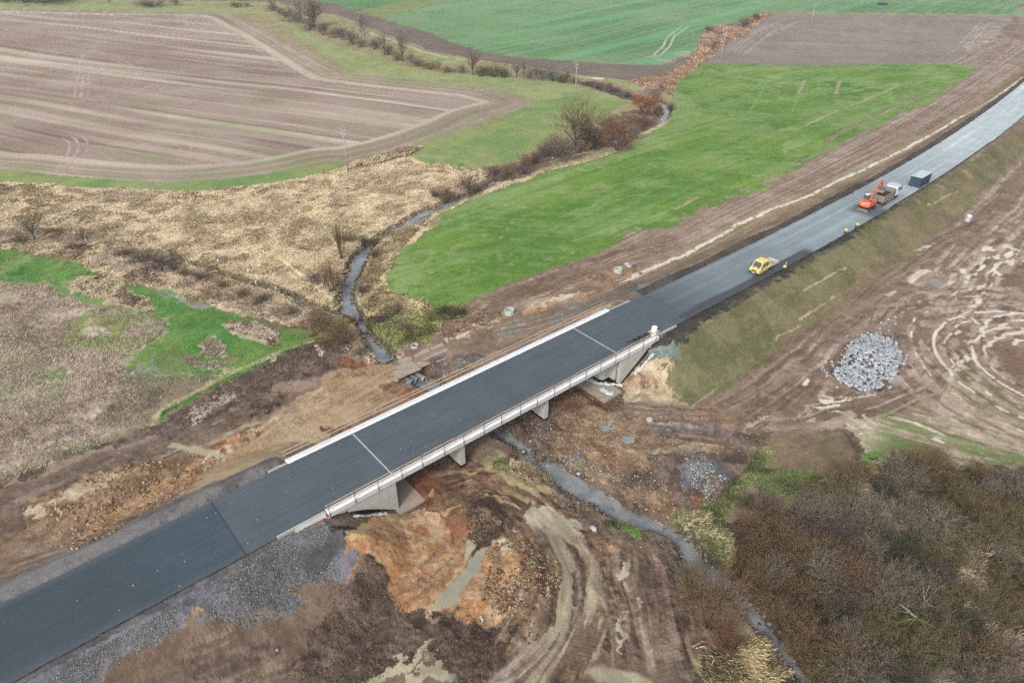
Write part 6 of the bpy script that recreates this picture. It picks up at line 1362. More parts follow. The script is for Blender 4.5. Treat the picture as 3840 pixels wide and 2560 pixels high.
# culvert pipes and slab crossing
for k, (px, L, r_, m, lab) in enumerate((('B2 497,1052', 1.7, .46, 'pipe_grey', 'left of the three culvert pipes, dark grey'), ('B2 532,1035', 1.7, .46, 'pipe_grey', 'middle culvert pipe of three, dark grey'), ('B2 580,1030', 1.9, .46, 'old_concrete', 'right culvert pipe of three, paler concrete'))):
    x, y, z = at(px); z = ZW-.12; a = math.atan2(BN[1], BN[0])+R(8)
    mx, my = (br(0, 0)[0], 0); px_, py_ = P(px)[0]; X, Y, _ = atz(px_, py_, ZW+.35)
    R0 = empty('culvert_pipe', (X, Y, ZW+.35), a)
    MB().lathe([(r_, -.2), (r_+.06, -.2), (r_+.06, .1), (r_, .12), (r_, L+1.5), (r_-.09, L+1.5), (r_-.09, -.2)], n=28, ax='x').build('pipe', m, R0, True)
    tag(R0, lab+', opening towards the bridge', 'culvert pipe')
X, Y, _ = atz(*P('B2 400,885')[0], ZW+.5); R0 = empty('culvert_pipe', (X, Y, ZW+.5), BR_ANG+R(115)); MB().lathe([(.48, -1), (.48, .1), (.4, .1), (.4, -1)], n=24, ax='x').build('pipe', 'old_concrete', R0, True); tag(R0, 'single concrete pipe end poking out at the upper edge of the slab crossing', 'culvert pipe')
# crossing bank and slabs
def slab(c4, zt, label, th=.18, m='old_concrete'):
    p = [atz(*q, zt)[:2] for q in P(c4)]; q = MB(); q.hexa([(*a, zt-th) for a in p], [(*a, zt) for a in p])
    return tag(q.build('road_slab', m, None, bevel=.02), label, 'road slab', 'concrete road slabs of the stream crossing')
SZ = -3.95
slab('B2 450,1005 560,960 490,905 380,945', SZ, 'concrete road slab above the grey culvert pipes')
slab('B2 555,950 660,903 595,850 490,900', SZ+.01, 'concrete road slab right of the one above the culvert pipes')
slab('B2 668,915 785,868 730,822 605,855', SZ+.02, 'concrete road slab farthest right with its lower edge bare')
slab('B2 405,1022 450,1008 405,962 365,978', SZ, 'pale muddy road slab at the left of the culvert pipes')
slab('B2 385,1045 410,1035 385,1010 360,1022', SZ-.02, 'smallest broken road slab beside the culvert pipes')
slab('B2 400,905 480,868 500,895 420,935', SZ+.02, 'muddy road slab beside the single pipe end')
slab('B2 500,860 600,815 620,840 520,885', SZ+.03, 'muddy road slab along the grassy edge of the crossing')
slab('B2 620,812 705,782 715,800 635,835', SZ+.04, 'pale road slab at the upper right end of the crossing')
slab('B2 850,750 860,728 893,730 890,752', -3.85, 'small square pale slab in the dirt beyond the crossing', .1)
x, y, z = at('B2 1955,1440'); q = MB(); q.hexa([(-.9, -.4, -.1), (.8, -.6, -.1), (1.0, .5, -.1), (-.6, .6, -.1)], [(-.9, -.4, .18), (.8, -.6, .15), (1.0, .5, .2), (-.6, .6, .22)]); tag(q.build('flat_rock', 'rock2', None, bevel=.04, loc=(x, y, z)), 'flat angular grey rock lying alone in the brown dirt', 'rock')
# white stones by the pipes
RK = []
def rock_proto(seed, m='rock'):
    bm = bmesh.new(); bmesh.ops.create_icosphere(bm, subdivisions=2 if seed % 2 else 1, radius=.5); rg = random.Random(seed)
    pls = [Vector((rg.uniform(-1, 1), rg.uniform(-1, 1), rg.uniform(-1, 1))).normalized() for _ in range(7)]
    for v_ in bm.verts:
        for pl in pls:
            d = v_.co.dot(pl)-.33
            if d > 0: v_.co -= pl*d
    for v_ in bm.verts: v_.co.x *= 1.25; v_.co.z *= .8
    me = bpy.data.meshes.new('stone'); bm.to_mesh(me); bm.free(); me.materials.append(M[m]); return me
protos = [rock_proto(i, 'rock' if i % 3 else 'rock2') for i in range(9)]
def stone(x, y, z, s_, rg, label, group, name='stone', cat='stone'):
    o = bpy.data.objects.new(name, protos[rg.randrange(9)]); COL.objects.link(o); o.location = (x, y, z); o.scale = (s_*rg.uniform(.8, 1.3), s_*rg.uniform(.7, 1.1), s_*rg.uniform(.7, 1.1)); o.rotation_euler = (rg.uniform(-.5, .5), rg.uniform(-.5, .5), rg.uniform(0, 6.28)); return tag(o, label, cat, group)
rg = random.Random(8)
heap = [(q[0], q[1]) for q in GP('B3 1045,990 1060,940 1130,900 1140,840 1220,760 1290,740 1400,745 1455,765 1460,800 1500,850 1510,900 1480,950 1475,1010 1430,1060 1350,1095 1280,1120 1240,1110 1200,1080 1120,1060 1070,1020')]
hx = [p[0] for p in heap]; hy = [p[1] for p in heap]; cand = []
cx_, cy_, _ = G(*P('B3 1290,930')[0])
while len(cand) < 1350:
    x = rg.uniform(min(hx)-.3, max(hx)+.3); y = rg.uniform(min(hy)-.3, max(hy)+.3)
    if inside(np.array([x]), np.array([y]), heap)[0] and fbm(np.array([x]), np.array([y]), 1.1, 2, 33)[0] > .26: cand.append((x, y, rg.uniform(.3, .64)*rg.choice((1, 1, 1.25, .8))))
cand.sort(key=lambda c: -c[2]); small = cand[300:]
stray = []
while len(stray) < 64:
    x = rg.uniform(min(hx)-2.4, max(hx)+2.4); y = rg.uniform(min(hy)-2.4, max(hy)+2.4); d_ = float(polydist(np.array([x]), np.array([y]), heap+[heap[0]])[0])
    if not inside(np.array([x]), np.array([y]), heap)[0] and d_ < 2.2*rg.random()**1.8+.2: stray.append((x, y, rg.uniform(.25, .6)))
small = cand[205:]
for x, y, s_ in stray: stone(x, y, H(x, y)+s_*.12, s_, rg, 'single pale stone scattered loose around the edge of the heap', 'loose stones around the heap')
for x, y, s_ in cand[:205]: stone(x, y, H(x, y)+s_*.18+rg.random()*.12, s_, rg, 'pale grey block of quarry stone in the heap on the brown mud', 'stones of the pale grey heap')
tail = []
for q in 'B3 1360,715 1380,720 1400,690 1330,705 1345,720 1425,705 1440,650 1420,640 1465,630 1460,655 1470,670 1405,660 1380,655 1395,670 1370,690 1330,740 1310,750 1410,640 1350,735 1545,895 1530,915 1525,940 1540,905 1035,1020 1028,1015 1290,1130 1275,1128 1245,1118'.split()[1:]:
    x, y, z = at('B3 '+q); s_ = rg.uniform(.35, .6); stone(x, y, z+s_*.15, s_, rg, 'single pale stone scattered loose around the edge of the heap', 'loose stones around the heap')
def rubble(name, pts, m, label, seed=1, flat=.7):
    rg = random.Random(seed); q = MB()
    base = [Vector((1, 0, 0)), Vector((-1, 0, 0)), Vector((0, 1, 0)), Vector((0, -1, 0)), Vector((0, 0, 1)), Vector((0, 0, -1))]
    F = [(0, 2, 4), (2, 1, 4), (1, 3, 4), (3, 0, 4), (2, 0, 5), (1, 2, 5), (3, 1, 5), (0, 3, 5)]
    cube = [Vector((a, b, c)) for a in (-1, 1) for b in (-1, 1) for c in (-1, 1)]; FC = [(0, 1, 3, 2), (4, 6, 7, 5), (0, 4, 5, 1), (2, 3, 7, 6), (0, 2, 6, 4), (1, 5, 7, 3)]
    V = []; FF = []; cols = []
    for x, y, z, s_ in pts:
        a = rg.uniform(0, 6.28); ca, sa = math.cos(a), math.sin(a); n = len(V); j = [s_*.5*rg.uniform(.6, 1.2) for _ in range(3)]
        for c in cube:
            p = Vector((c.x*j[0]*rg.uniform(.55, 1), c.y*j[1]*rg.uniform(.55, 1), c.z*j[2]*flat*rg.uniform(.55, 1))); V.append((x+p.x*ca-p.y*sa, y+p.x*sa+p.y*ca, z+p.z+s_*.12))
        for f_ in FC: FF.append([n+i for i in f_])
        cols += [rg.uniform(.7, 1.2)]*8
    return V, FF, np.array(cols)
V, FF, cv = rubble('s', [(x, y, H(x, y)+rg.random()*.15, s_) for x, y, s_ in small], None, '', 4, .9)
o = mesh_from('stone_rubble', V, FF, M['veg'], {'Col': cv[:, None]*lin('aeb3b6', KM)[None, :]}); tag(o, 'smaller pale grey stones filling the heap on the mud', 'rubble', kind='stuff')
# lumps of soil, gravel and rubble over the works
def scatter(name, regions, label, seed=1, cat='clods'):
    P_ = []; Cc = []; r = random.Random(seed)
    for txt, n, s0_, s1_, cols in regions:
        g = [(q[0], q[1]) for q in GP(txt)]; xs = [q[0] for q in g]; ys = [q[1] for q in g]; rr = np.random.RandomState(hash_(txt) % 1000); X = rr.uniform(min(xs), max(xs), n*4); Y = rr.uniform(min(ys), max(ys), n*4)
        m = inside(X, Y, g) & (fbm(X, Y, 3.0, 3, 44) > .36+.2*rr.rand(len(X))); X = X[m][:n]; Y = Y[m][:n]; Z = hgt(X, Y)
        for x, y, z in zip(X, Y, Z):
            if z < ZW-.45: continue
            s_ = s0_+(s1_-s0_)*r.random()**3; P_.append((x, y, z, s_)); Cc += [lin(r.choice(cols))]*8
    V, FF, cv = rubble('s', P_, None, '', seed, .75); o = mesh_from(name, V, FF, M['veg'], {'Col': cv[:, None]*np.array(Cc)*(np.array([.95, .9, .66]) if cat == 'gravel' else np.array([1, .97, .9]))}); return tag(o, label, cat, kind='stuff')
scatter('soil_clods', [(DARKZ, 2600, .05, .24, ('584839', '62513f', '6f5a48', '7a6654')), ('C1 150,400 560,210 900,90 1350,0 1550,60 1200,300 900,480 500,690 200,600', 1500, .07, .4, ('937757', 'a88b67', 'b59b7a', '86694e')),
  ('C2 860,360 1050,340 1240,480 1060,600 940,680 870,590', 900, .06, .28, ('483a31', '56463a')), ('C2 1050,640 1250,600 1500,780 1500,950 1200,1130 950,1110', 2200, .05, .34, ('9c734c', 'a88a68', '6b4e3a', 'a89880', '5a483b', '8a6846')),
  ('B1 1300,1180 1600,1010 2050,830 2330,830 2300,960 1900,1060 1500,1250 1200,1400', 2200, .07, .32, ('54463b', '66574a', '786a5c')), ('C2 1650,470 1860,560 2200,600 2343,760 2343,1000 2100,620 1800,600', 700, .08, .4, ('5d4e43', '6f6052')),
  (GBZ, 4200, .05, .26, ('6d5f55', '8d8075', 'a59c92', '7a5a42', 'b8b2a9')), ('B2 650,700 870,610 1100,560 1100,640 900,690 700,790', 400, .1, .45, ('8a6a4e', '6f543f')), ('B3 0,1240 600,1160 850,1200 900,1300 700,1400 450,1420 200,1340', 500, .07, .3, ('8a7460', '6f5c4d', '9c8a78'))],
  'loose clods of earth and rubble lying over the churned works', 5)
scatter('gravel', [('C1 1430,1150 1360,1000 1500,700 2040,500 2343,480 2343,700 2290,900 2050,900 1990,960 2030,1050 1700,1190', 6000, .05, .17, ('7f8087', '999aa0', '626268')), ('C1 1200,1190 1050,1300 800,1450 700,1560 300,1568 800,1250 1200,1050', 4500, .05, .15, ('85868c', '9a9ba0', '6b6b70')), ('C2 1380,20 1600,20 1900,200 2000,290 1700,180', 900, .06, .22, ('a9a7a5', 'c0bebb', '7f7b78')), ('C3 50,100 270,100 330,190 200,330 60,230', 500, .08, .3, ('b6bbc2', '9aa0a6')), ('B2 560,1000 700,900 960,870 780,1020 700,1080', 500, .08, .25, ('9f928b', '7c6c66', 'b9b2ad')), ('C2 1440,160 1700,300 2000,440 2343,600 C3 200,800 0,560 C2 2100,500 1800,330 1500,170', 900, .08, .45, ('8e8a85', '6f6a64', 'a8a39c')), ('C2 1280,60 1500,260 1900,520 2250,720 2250,760 1850,570 1500,330 1250,100', 700, .08, .35, ('6f655b', '8a8178', '574a40')), ('B2 2110,800 2240,785 2290,870 2200,870', 500, .06, .2, ('8b9ba5', 'a3b0b8'))], 'loose grey gravel and crushed stone on the slopes', 6, 'gravel')
def edge_pts(nm, n, lo, hi, seed):
    r = np.random.RandomState(seed); p = resample(np.array(WPOLY[nm][0]+[WPOLY[nm][0][0]]), .25); i = r.randint(0, len(p), n); q = p[i]+r.normal(0, .45, (n, 2)); return [(x, y, max(WPOLY[nm][1]-.12, min(H(x, y), WPOLY[nm][1]+.6)), s_) for (x, y), s_ in zip(q, lo+(hi-lo)*r.rand(n)**3)]
ep = edge_pts('low', 1500, .1, .55, 3)+edge_pts('main', 110, .08, .3, 4)
V, FF, cv = rubble('s', ep, None, '', 9, .7); rs_ = np.random.RandomState(2); pal_ = np.array([lin(c, KM) for c in ('6f6a64', '8e8a85', '57504a', 'a5a19b', '7a6f62')])
tag(mesh_from('stream_stones', V, FF, M['veg'], {'Col': cv[:, None]*np.repeat(pal_[rs_.randint(0, 5, len(ep))], 8, 0)}), 'stones and silt lumps along the edges of the streams', 'stones', kind='stuff')
for k, q in enumerate(('C2 1720,525', 'C2 1190,550', 'C2 970,1140', 'C2 960,1120', 'C2 2278,530', 'B2 470,1045', 'B2 468,1052', 'B2 478,1058', 'C2 1620,140', 'C2 1630,185', 'C3 235,440', 'C1 1875,1345', 'C1 905,915', 'B3 1370,720')):
    x, y, z = at(q); lb = ('pale flat stone beside the wheel ruts of the works', 'upright pale stone on the orange mound', 'white stone below the turquoise puddle', 'white stone below the turquoise puddle', 'flat brown stone on the green stream bank', 'white stone beside the left culvert pipe', 'white stone beside the left culvert pipe', 'white stone beside the left culvert pipe', 'pale stone on the gravel bank of the lower stream', 'pale stone on the gravel bank of the lower stream', 'small white stone on the dry grass bank', 'light stone on dark soil below the gravel slope', 'orange stone lying on the left asphalt', 'largest block at the tail of the stone heap')[k]
    o = stone(x, y, (z if k != 12 else .03)+.08, (.7, .5, .4, .35, .6, .4, .35, .35, .6, .5, .4, .4, .22, .7)[k], rg, lb, None)
    if k in (2, 3): o['group'] = 'white stones below the puddle'
    if k in (5, 6, 7): o['group'] = 'white stones at the culvert'
    if k in (8, 9): o['group'] = 'pale stones on the gravel bank'
# blocks near the second ring
for q, lb in (('B2 1948,258', 'pale concrete block farther from the ring in the brown hollow'), ('B2 1962,272', 'pale concrete block nearer the ring in the brown hollow')):
    x, y, z = at(q); tag(MB().box(-.5, .4, -.25, .3, 0, .4).build('concrete_block', 'ring_concrete', None, bevel=.05, loc=(x, y, z)), lb, 'block')
# dark earth dumps on the embankment etc are part of the ground; blue bar in the stream
x0, y0, _ = at('C2 1330,-10'); tag(MB().tube([(x0, y0, ZW+.3), (x0-.35, y0-.9, ZW+.0)], .09, 8).build('plastic_pipe', mat('blue_plastic', '2f3f86', .5), None, True), 'dark blue pipe stub leaning at the edge of the lower stream', 'pipe')
# ------------------------------------------------------------------ power line
def power_pole(x, y, z, h, rz, label):
    R0 = empty('power_pole', (x, y, z), rz); MB().tube([(0, 0, -.3), (0, 0, h)], [.2, .11], 10).build('mast', 'pole', R0, True)
    tips = []
    for z0, sp_, up_ in ((h-.15, .55, 1.0), (h-.1, 1.0, .1), (h-1.3, .75, .1)):
        q = MB()
        for sg in (-1, 1): q.tube([(0, 0, z0), (0, sg*sp_, z0+up_)], [.05, .035], 6)
        a = q.build('crossarm', 'polearm', R0)
        for sg in (-1, 1):
            MB().lathe([(.01, 0), (.09, .02), (.06, .09), (.1, .14), (.05, .26), (.01, .28)], (0, 0, 0), 10).build('insulator', 'insul', a, True, loc=(0, sg*sp_, z0+up_)); tips.append(Vector((0, sg*sp_, z0+up_+.28)))
    tag(R0, label, 'power pole', 'concrete poles of one power line')
    m = Matrix.Translation((x, y, z)) @ Matrix.Rotation(rz, 4, 'Z'); return [m @ p for p in tips]
pp = [(-44.2, 179.4), (23.0, 256.2), (94.7, 328.6), (167.0, 415.8)]
labs = ('power pole at the edge of the tan reeds below the ploughed field', 'power pole behind the large bare willow', 'power pole at the corner of the brown and green fields', 'farthest power pole, standing inside the upper brown field')
tips = []
ext = [(-44.2-95, 179.4-105)]+pp+[(250, 515)]
for i, (x, y) in enumerate(ext):
    a = ext[min(i+1, 5)]; b_ = ext[max(i-1, 0)]; rz = math.atan2(a[1]-b_[1], a[0]-b_[0]); z = H(x, y)
    if 1 <= i <= 4: tips.append(power_pole(x, y, z, (11.4, 12.6, 12.0, 12.2)[i-1], rz, labs[i-1]))
    else:
        m = Matrix.Translation((x, y, z)) @ Matrix.Rotation(rz, 4, 'Z'); h = 11.5; tips.append([m @ Vector((0, sg*sp_, z0+up_+.28)) for z0, sp_, up_ in ((h-.15, .55, 1.0), (h-.1, 1.0, .1), (h-1.3, .75, .1)) for sg in (-1, 1)])
for k in range(6):
    pts = []
    for a, b_ in zip(tips[:-1], tips[1:]):
        for j in range(12): f_ = j/12; p = a[k].lerp(b_[k], f_); p.z -= 2.2*4*f_*(1-f_); pts.append(p)
    pts.append(tips[-1][k]); o = MB().tube(pts, .028, 4, False).build('overhead_wire', 'wire'); tag(o, 'thin pale overhead wire sagging between the power poles', 'wire', 'wires of the power line')
# lattice pylon foot at the top edge
x, y, z = at('A3 1385,38'); R0 = empty('lattice_pylon', (x, y, z)); q = MB(); hh_ = 26
for sx_, sy_ in ((-1, -1), (-1, 1), (1, 1), (1, -1)): q.tube([(sx_*1.6, sy_*1.6, 0), (sx_*.5, sy_*.5, hh_)], .09, 5)
for k in range(13):
    z0, z1 = k*2, k*2+2; r0 = 1.6-1.1*z0/hh_; r1 = 1.6-1.1*z1/hh_
    for (ax_, ay_), (bx_, by_) in (((-1, -1), (1, -1)), ((1, -1), (1, 1)), ((1, 1), (-1, 1)), ((-1, 1), (-1, -1))): q.tube([(ax_*r0, ay_*r0, z0), (bx_*r1, by_*r1, z1)], .05, 4); q.tube([(bx_*r0, by_*r0, z0), (ax_*r1, ay_*r1, z1)], .05, 4)
q.build('lattice_mast', 'galvanised', R0)
q = MB()
for zz, w_ in ((hh_-7, 4), (hh_-3.5, 5), (hh_-.2, 3)): q.tube([(-w_, 0, zz), (0, 0, zz+.9), (w_, 0, zz)], .1, 5).tube([(-w_, 0, zz), (w_, 0, zz)], .08, 5)
q.build('crossarm', 'galvanised', R0); MB().box(-2.6, 2.6, -2.2, 2.2, -.3, .9).build('base', 'dark', R0, bevel=.3); tag(R0, 'lattice pylon foot with a dark base in the far green field', 'pylon')
# tree guards
for i, q in enumerate('B1 513,62 587,115 797,98 1271,268 1480,252 1681,318 1734,400 1868,440'.split()[1:]):
    x, y, z = at('B1 '+q); R0 = empty('sapling_guard', (x, y, z)); MB().lathe([(.1, 0), (.11, 1.15), (.1, 1.15), (.09, 0)], n=10).build('tube', 'tube', R0, True); MB().tube([(.13, 0, 0), (.13, 0, 1.3)], .02, 5).build('stake', 'wood', R0); MB().tube([(0, 0, .9), (.03, .02, 1.9)], [.015, .006], 5).build('sapling', 'bark', R0)
    R0.rotation_euler = (0, R((i*37 % 11)-5), 0)
    tag(R0, 'pale turquoise sapling guard '+('in the dry reeds at the far left above the meadow', 'at the green tuft in the upper left reeds', 'alone among reeds right of the two upper left guards', 'beside the start of the narrow ditch', 'in the tan reeds above the narrow ditch, left of two', 'in the tan reeds above the narrow ditch, right of two', 'on the lower bank midway along the narrow ditch', 'on the lower bank nearest the stream fork')[i], 'sapling guard', 'turquoise sapling guards along the ditch')
# ------------------------------------------------------------------ vegetation
def ribbons(P0, P1, W0, W1, rs, up=.35):
    # flat tapered ribbons from P0 to P1; returns verts (n*4,3)
    d = P1-P0; L = np.linalg.norm(d, axis=1, keepdims=True)+1e-9; d = d/L
    r = rs.normal(size=P0.shape); r[:, 2] *= up; s = np.cross(d, r); s /= np.linalg.norm(s, axis=1, keepdims=True)+1e-9
    V = np.stack([P0-s*W0[:, None], P0+s*W0[:, None], P1+s*W1[:, None], P1-s*W1[:, None]], 1)
    return V.reshape(-1, 3)
def unit(v): return v/(np.linalg.norm(v, axis=1, keepdims=True)+1e-9)
def grow_twigs(rs, P0, D, L, W, levels, nch, spread, decay=.62, lift=.12, droop=0):
    # returns ribbons segments (A,B,wa,wb,level)
    out = []
    for lv in range(levels):
        n = len(P0); segs = 3 if lv == 0 else 2; p = P0.copy(); d = D.copy(); nodes = [(p.copy(), d.copy())]
        for s in range(segs):
            d = unit(d+rs.normal(size=d.shape)*.16+np.array([0, 0, lift-droop*lv])*.6); q = p+d*(L/segs)[:, None]
            wa = W*(1-s/segs*.55); wb = W*(1-(s+1)/segs*.55); out.append((p, q, wa, wb, lv)); p = q; nodes.append((p.copy(), d.copy()))
        if lv == levels-1: break
        NP, ND, NL, NW = [], [], [], []
        for c in range(nch[lv]):
            t = rs.uniform(.25, 1.0, n)*segs; i = np.minimum(t.astype(int), segs-1); f = (t-i)[:, None]
            A = np.stack([a for a, _ in nodes]); Dd = np.stack([b for _, b in nodes]); ar = np.arange(n)
            base = A[i, ar]*(1-f)+A[i+1, ar]*f; dd = Dd[i+1, ar]; nd_ = unit(dd+unit(rs.normal(size=dd.shape))*spread)
            NP.append(base); ND.append(nd_); NL.append(L*decay*rs.uniform(.6, 1.15, n)); NW.append(W*.55)
        P0 = np.concatenate(NP); D = np.concatenate(ND); L = np.concatenate(NL); W = np.concatenate(NW)
    return out
def twig_mesh(name, segs, rs, cols, mat_='veg', base=None):
    Vs = []; Cs = []
    for a, b, wa, wb, lv in segs:
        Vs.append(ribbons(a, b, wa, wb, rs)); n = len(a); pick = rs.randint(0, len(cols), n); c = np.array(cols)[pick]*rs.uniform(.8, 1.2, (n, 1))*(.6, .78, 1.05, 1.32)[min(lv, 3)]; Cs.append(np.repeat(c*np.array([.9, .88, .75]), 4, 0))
    V = np.concatenate(Vs); Cc = np.concatenate(Cs); F = np.arange(len(V)).reshape(-1, 4)
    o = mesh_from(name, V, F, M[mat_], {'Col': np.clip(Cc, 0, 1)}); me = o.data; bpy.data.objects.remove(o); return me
def lim(seed, n0, lean, L0, W0, levels, nch, spread, cols, decay=.62, lift=.12, r0=.1, droop=0):
    rs = np.random.RandomState(seed); a = rs.uniform(0, 6.283, n0); el = rs.uniform(lean[0], lean[1], n0)
    D = np.c_[np.cos(a)*np.sin(el), np.sin(a)*np.sin(el), np.cos(el)]; P0 = np.c_[np.cos(a)*r0, np.sin(a)*r0, np.zeros(n0)]*rs.rand(n0, 1)
    segs = grow_twigs(rs, P0, D, np.full(n0, L0)*rs.uniform(.75, 1.1, n0), np.full(n0, W0), levels, nch, spread, decay, lift, droop)
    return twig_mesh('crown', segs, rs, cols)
BRN = [lin(c) for c in ('82694f', '6f5741', '937a62', '5f4a39')]; GRY = [lin(c) for c in ('8a7c6e', '786a5c', '9c8e80', '62564a')]; OLV = [lin(c) for c in ('786a4d', '665a42', '887a5c', '6d6748')]
RED = [lin(c) for c in ('7b5342', '6c4838', '8c6350', '5a3d32')]; PUR = [lin(c) for c in ('685855', '5a4a49', '77666a', '4e4240')]; DRK = [lin(c) for c in ('4c4a3a', '565445', '403e33', '5f5c4a')]
RUS = [lin(c) for c in ('8e5b40', 'a06a4a', '7a4d38')]
# unit-height shrubs (spread about 1 wide each side)
SH = {}
def shr(key, cols, seed, n0=30, lean=(.1, 1.25), L0=.62, levels=4, nch=(7, 4, 4), spread=.75, W0=.0085, lift=.14): SH.setdefault(key, []).append(lim(seed, n0, lean, L0, W0, levels, nch, spread, cols, lift=lift))
for k, (key, cols) in enumerate((('brown', BRN), ('grey', GRY), ('olive', OLV), ('red', RED), ('purple', PUR), ('dark', DRK), ('russet', RUS))):
    for j in range(3 if key in ('brown', 'grey', 'olive') else 2): shr(key, cols, 100+k*10+j)
for j in range(2): SH.setdefault('upright', []).append(lim(300+j, 36, (.03, .45), .7, .009, 3, (5, 3), .3, BRN, lift=.2))
VEG_N = {}
def shrub(px, w_m, h_m, key, label, group, rg, z=None, name='shrub', cat='shrub', loc=None):
    x, y, z_ = loc or (at(px) if isinstance(px, str) else GG(*px))
    me = SH[key][rg.randrange(len(SH[key]))]; o = bpy.data.objects.new(name, me); COL.objects.link(o)
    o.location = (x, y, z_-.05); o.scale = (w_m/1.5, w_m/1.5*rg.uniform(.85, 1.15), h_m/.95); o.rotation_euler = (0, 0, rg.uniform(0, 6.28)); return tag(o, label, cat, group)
def mpp(x, y):        # metres per source pixel at the ground there
    g = G(x, y); return math.sqrt(g[0]**2+g[1]**2+62**2)/FOC
def shr_px(txt, wpx, hpx, key, label, group, rg, name='shrub', cat='shrub'):      # w/h in crop pixels
    q = P(txt)[0]; m = mpp(*q)/1.8023; g = G(*q); dpt = math.degrees(math.atan2(62, math.hypot(g[0], g[1])))
    w_ = wpx*m; h_ = max(.4, (hpx*m-.35*w_*math.sin(R(dpt)))/math.cos(R(dpt))); return shrub(txt, w_, h_, key, label, group, rg, name=name, cat=cat)
rg = random.Random(21)
# thicket at the lower right: crowns packed together
def thicket(): 
    pl = [(q[0], q[1]) for q in GP('C3 420,620 520,520 680,430 860,330 1060,300 1200,170 1450,130 1800,130 2343,170 2900,250 2900,1568 2343,2000 1000,1900 900,1500 760,1300 640,1180 600,1080 480,960 420,800')]
    xs = [q[0] for q in pl]; ys = [q[1] for q in pl]; pts = []; tries = 0
    gap = [[(q[0], q[1]) for q in GP(t)] for t in ('C3 1040,290 1250,270 1450,370 1580,450 1620,510 1540,520 1400,420 1180,380', 'C3 1540,1380 1750,1390 1820,1500 1850,1600 1560,1600', 'C3 1900,680 2050,640 2130,800 2000,880', 'C3 1440,1100 1780,1120 1760,1340 1500,1300')]
    r_ = random.Random(5)
    while len(pts) < 150 and tries < 9000:
        tries += 1; x = r_.uniform(min(xs), max(xs)); y = r_.uniform(min(ys), max(ys)); A = (np.array([x]), np.array([y]))
        if not inside(*A, pl)[0] or any(inside(*A, g)[0] for g in gap): continue
        if x*x+y*y < 33**2: continue
        if any((x-a)**2+(y-b)**2 < 2.55**2 for a, b in pts): continue
        pts.append((x, y))
    for x, y in pts:
        v_ = fbm(np.array([x]), np.array([y]), 14, 2, 90)[0]; key = 'brown' if v_ < .5 else ('grey' if v_ < .62 else 'olive')
        if r_.random() < .25: key = r_.choice(('purple', 'dark', 'grey', 'red', 'brown', 'brown'))
        w_ = r_.uniform(4.0, 6.8); shrub(None, w_, w_*r_.uniform(.5, .68), key, {'brown': 'bare brown twiggy shrub in the dense thicket at the lower right', 'grey': 'bare grey twiggy shrub in the dense thicket at the lower right', 'olive': 'bare olive tinged shrub in the dense thicket at the lower right', 'purple': 'bare purplish shrub in the dense thicket at the lower right', 'dark': 'dark green tinged shrub in the dense thicket at the lower right', 'red': 'bare reddish brown shrub in the dense thicket at the lower right'}[key], 'bare %s shrubs of the dense thicket' % key, r_, loc=(x, y, H(x, y)))
thicket()
for q_, lb_ in (('C3 540,930', 'upper'), ('C3 680,1170', 'middle'), ('C3 830,1400', 'lower')): shr_px(q_, 220, 170, 'brown', lb_+' of three brown shrubs overhanging the right side of the lower stream', None, rg)
shr_px('C3 200,1200', 420, 480, 'brown', 'large bare brown shrub beside the lower stream across from the thicket', None, rg)
shr_px('C3 60,1010', 260, 300, 'olive', 'olive tinged bare shrub left of the lower stream beside the wheel tracks', None, rg)
shr_px('C3 330,1330', 240, 200, 'red', 'reddish bare shrub on the left bank of the lower stream near the dry grass', None, rg)
shr_px('C3 620,420', 180, 150, 'purple', 'small purple shrub at the corner where the green bank meets the thicket', None, rg)
shr_px('C3 450,370', 170, 120, 'dark', 'small dark shrub on the green bank above the lower stream', None, rg)
shr_px('C3 900,300', 200, 110, 'red', 'low reddish shrub at the top edge of the thicket', None, rg)
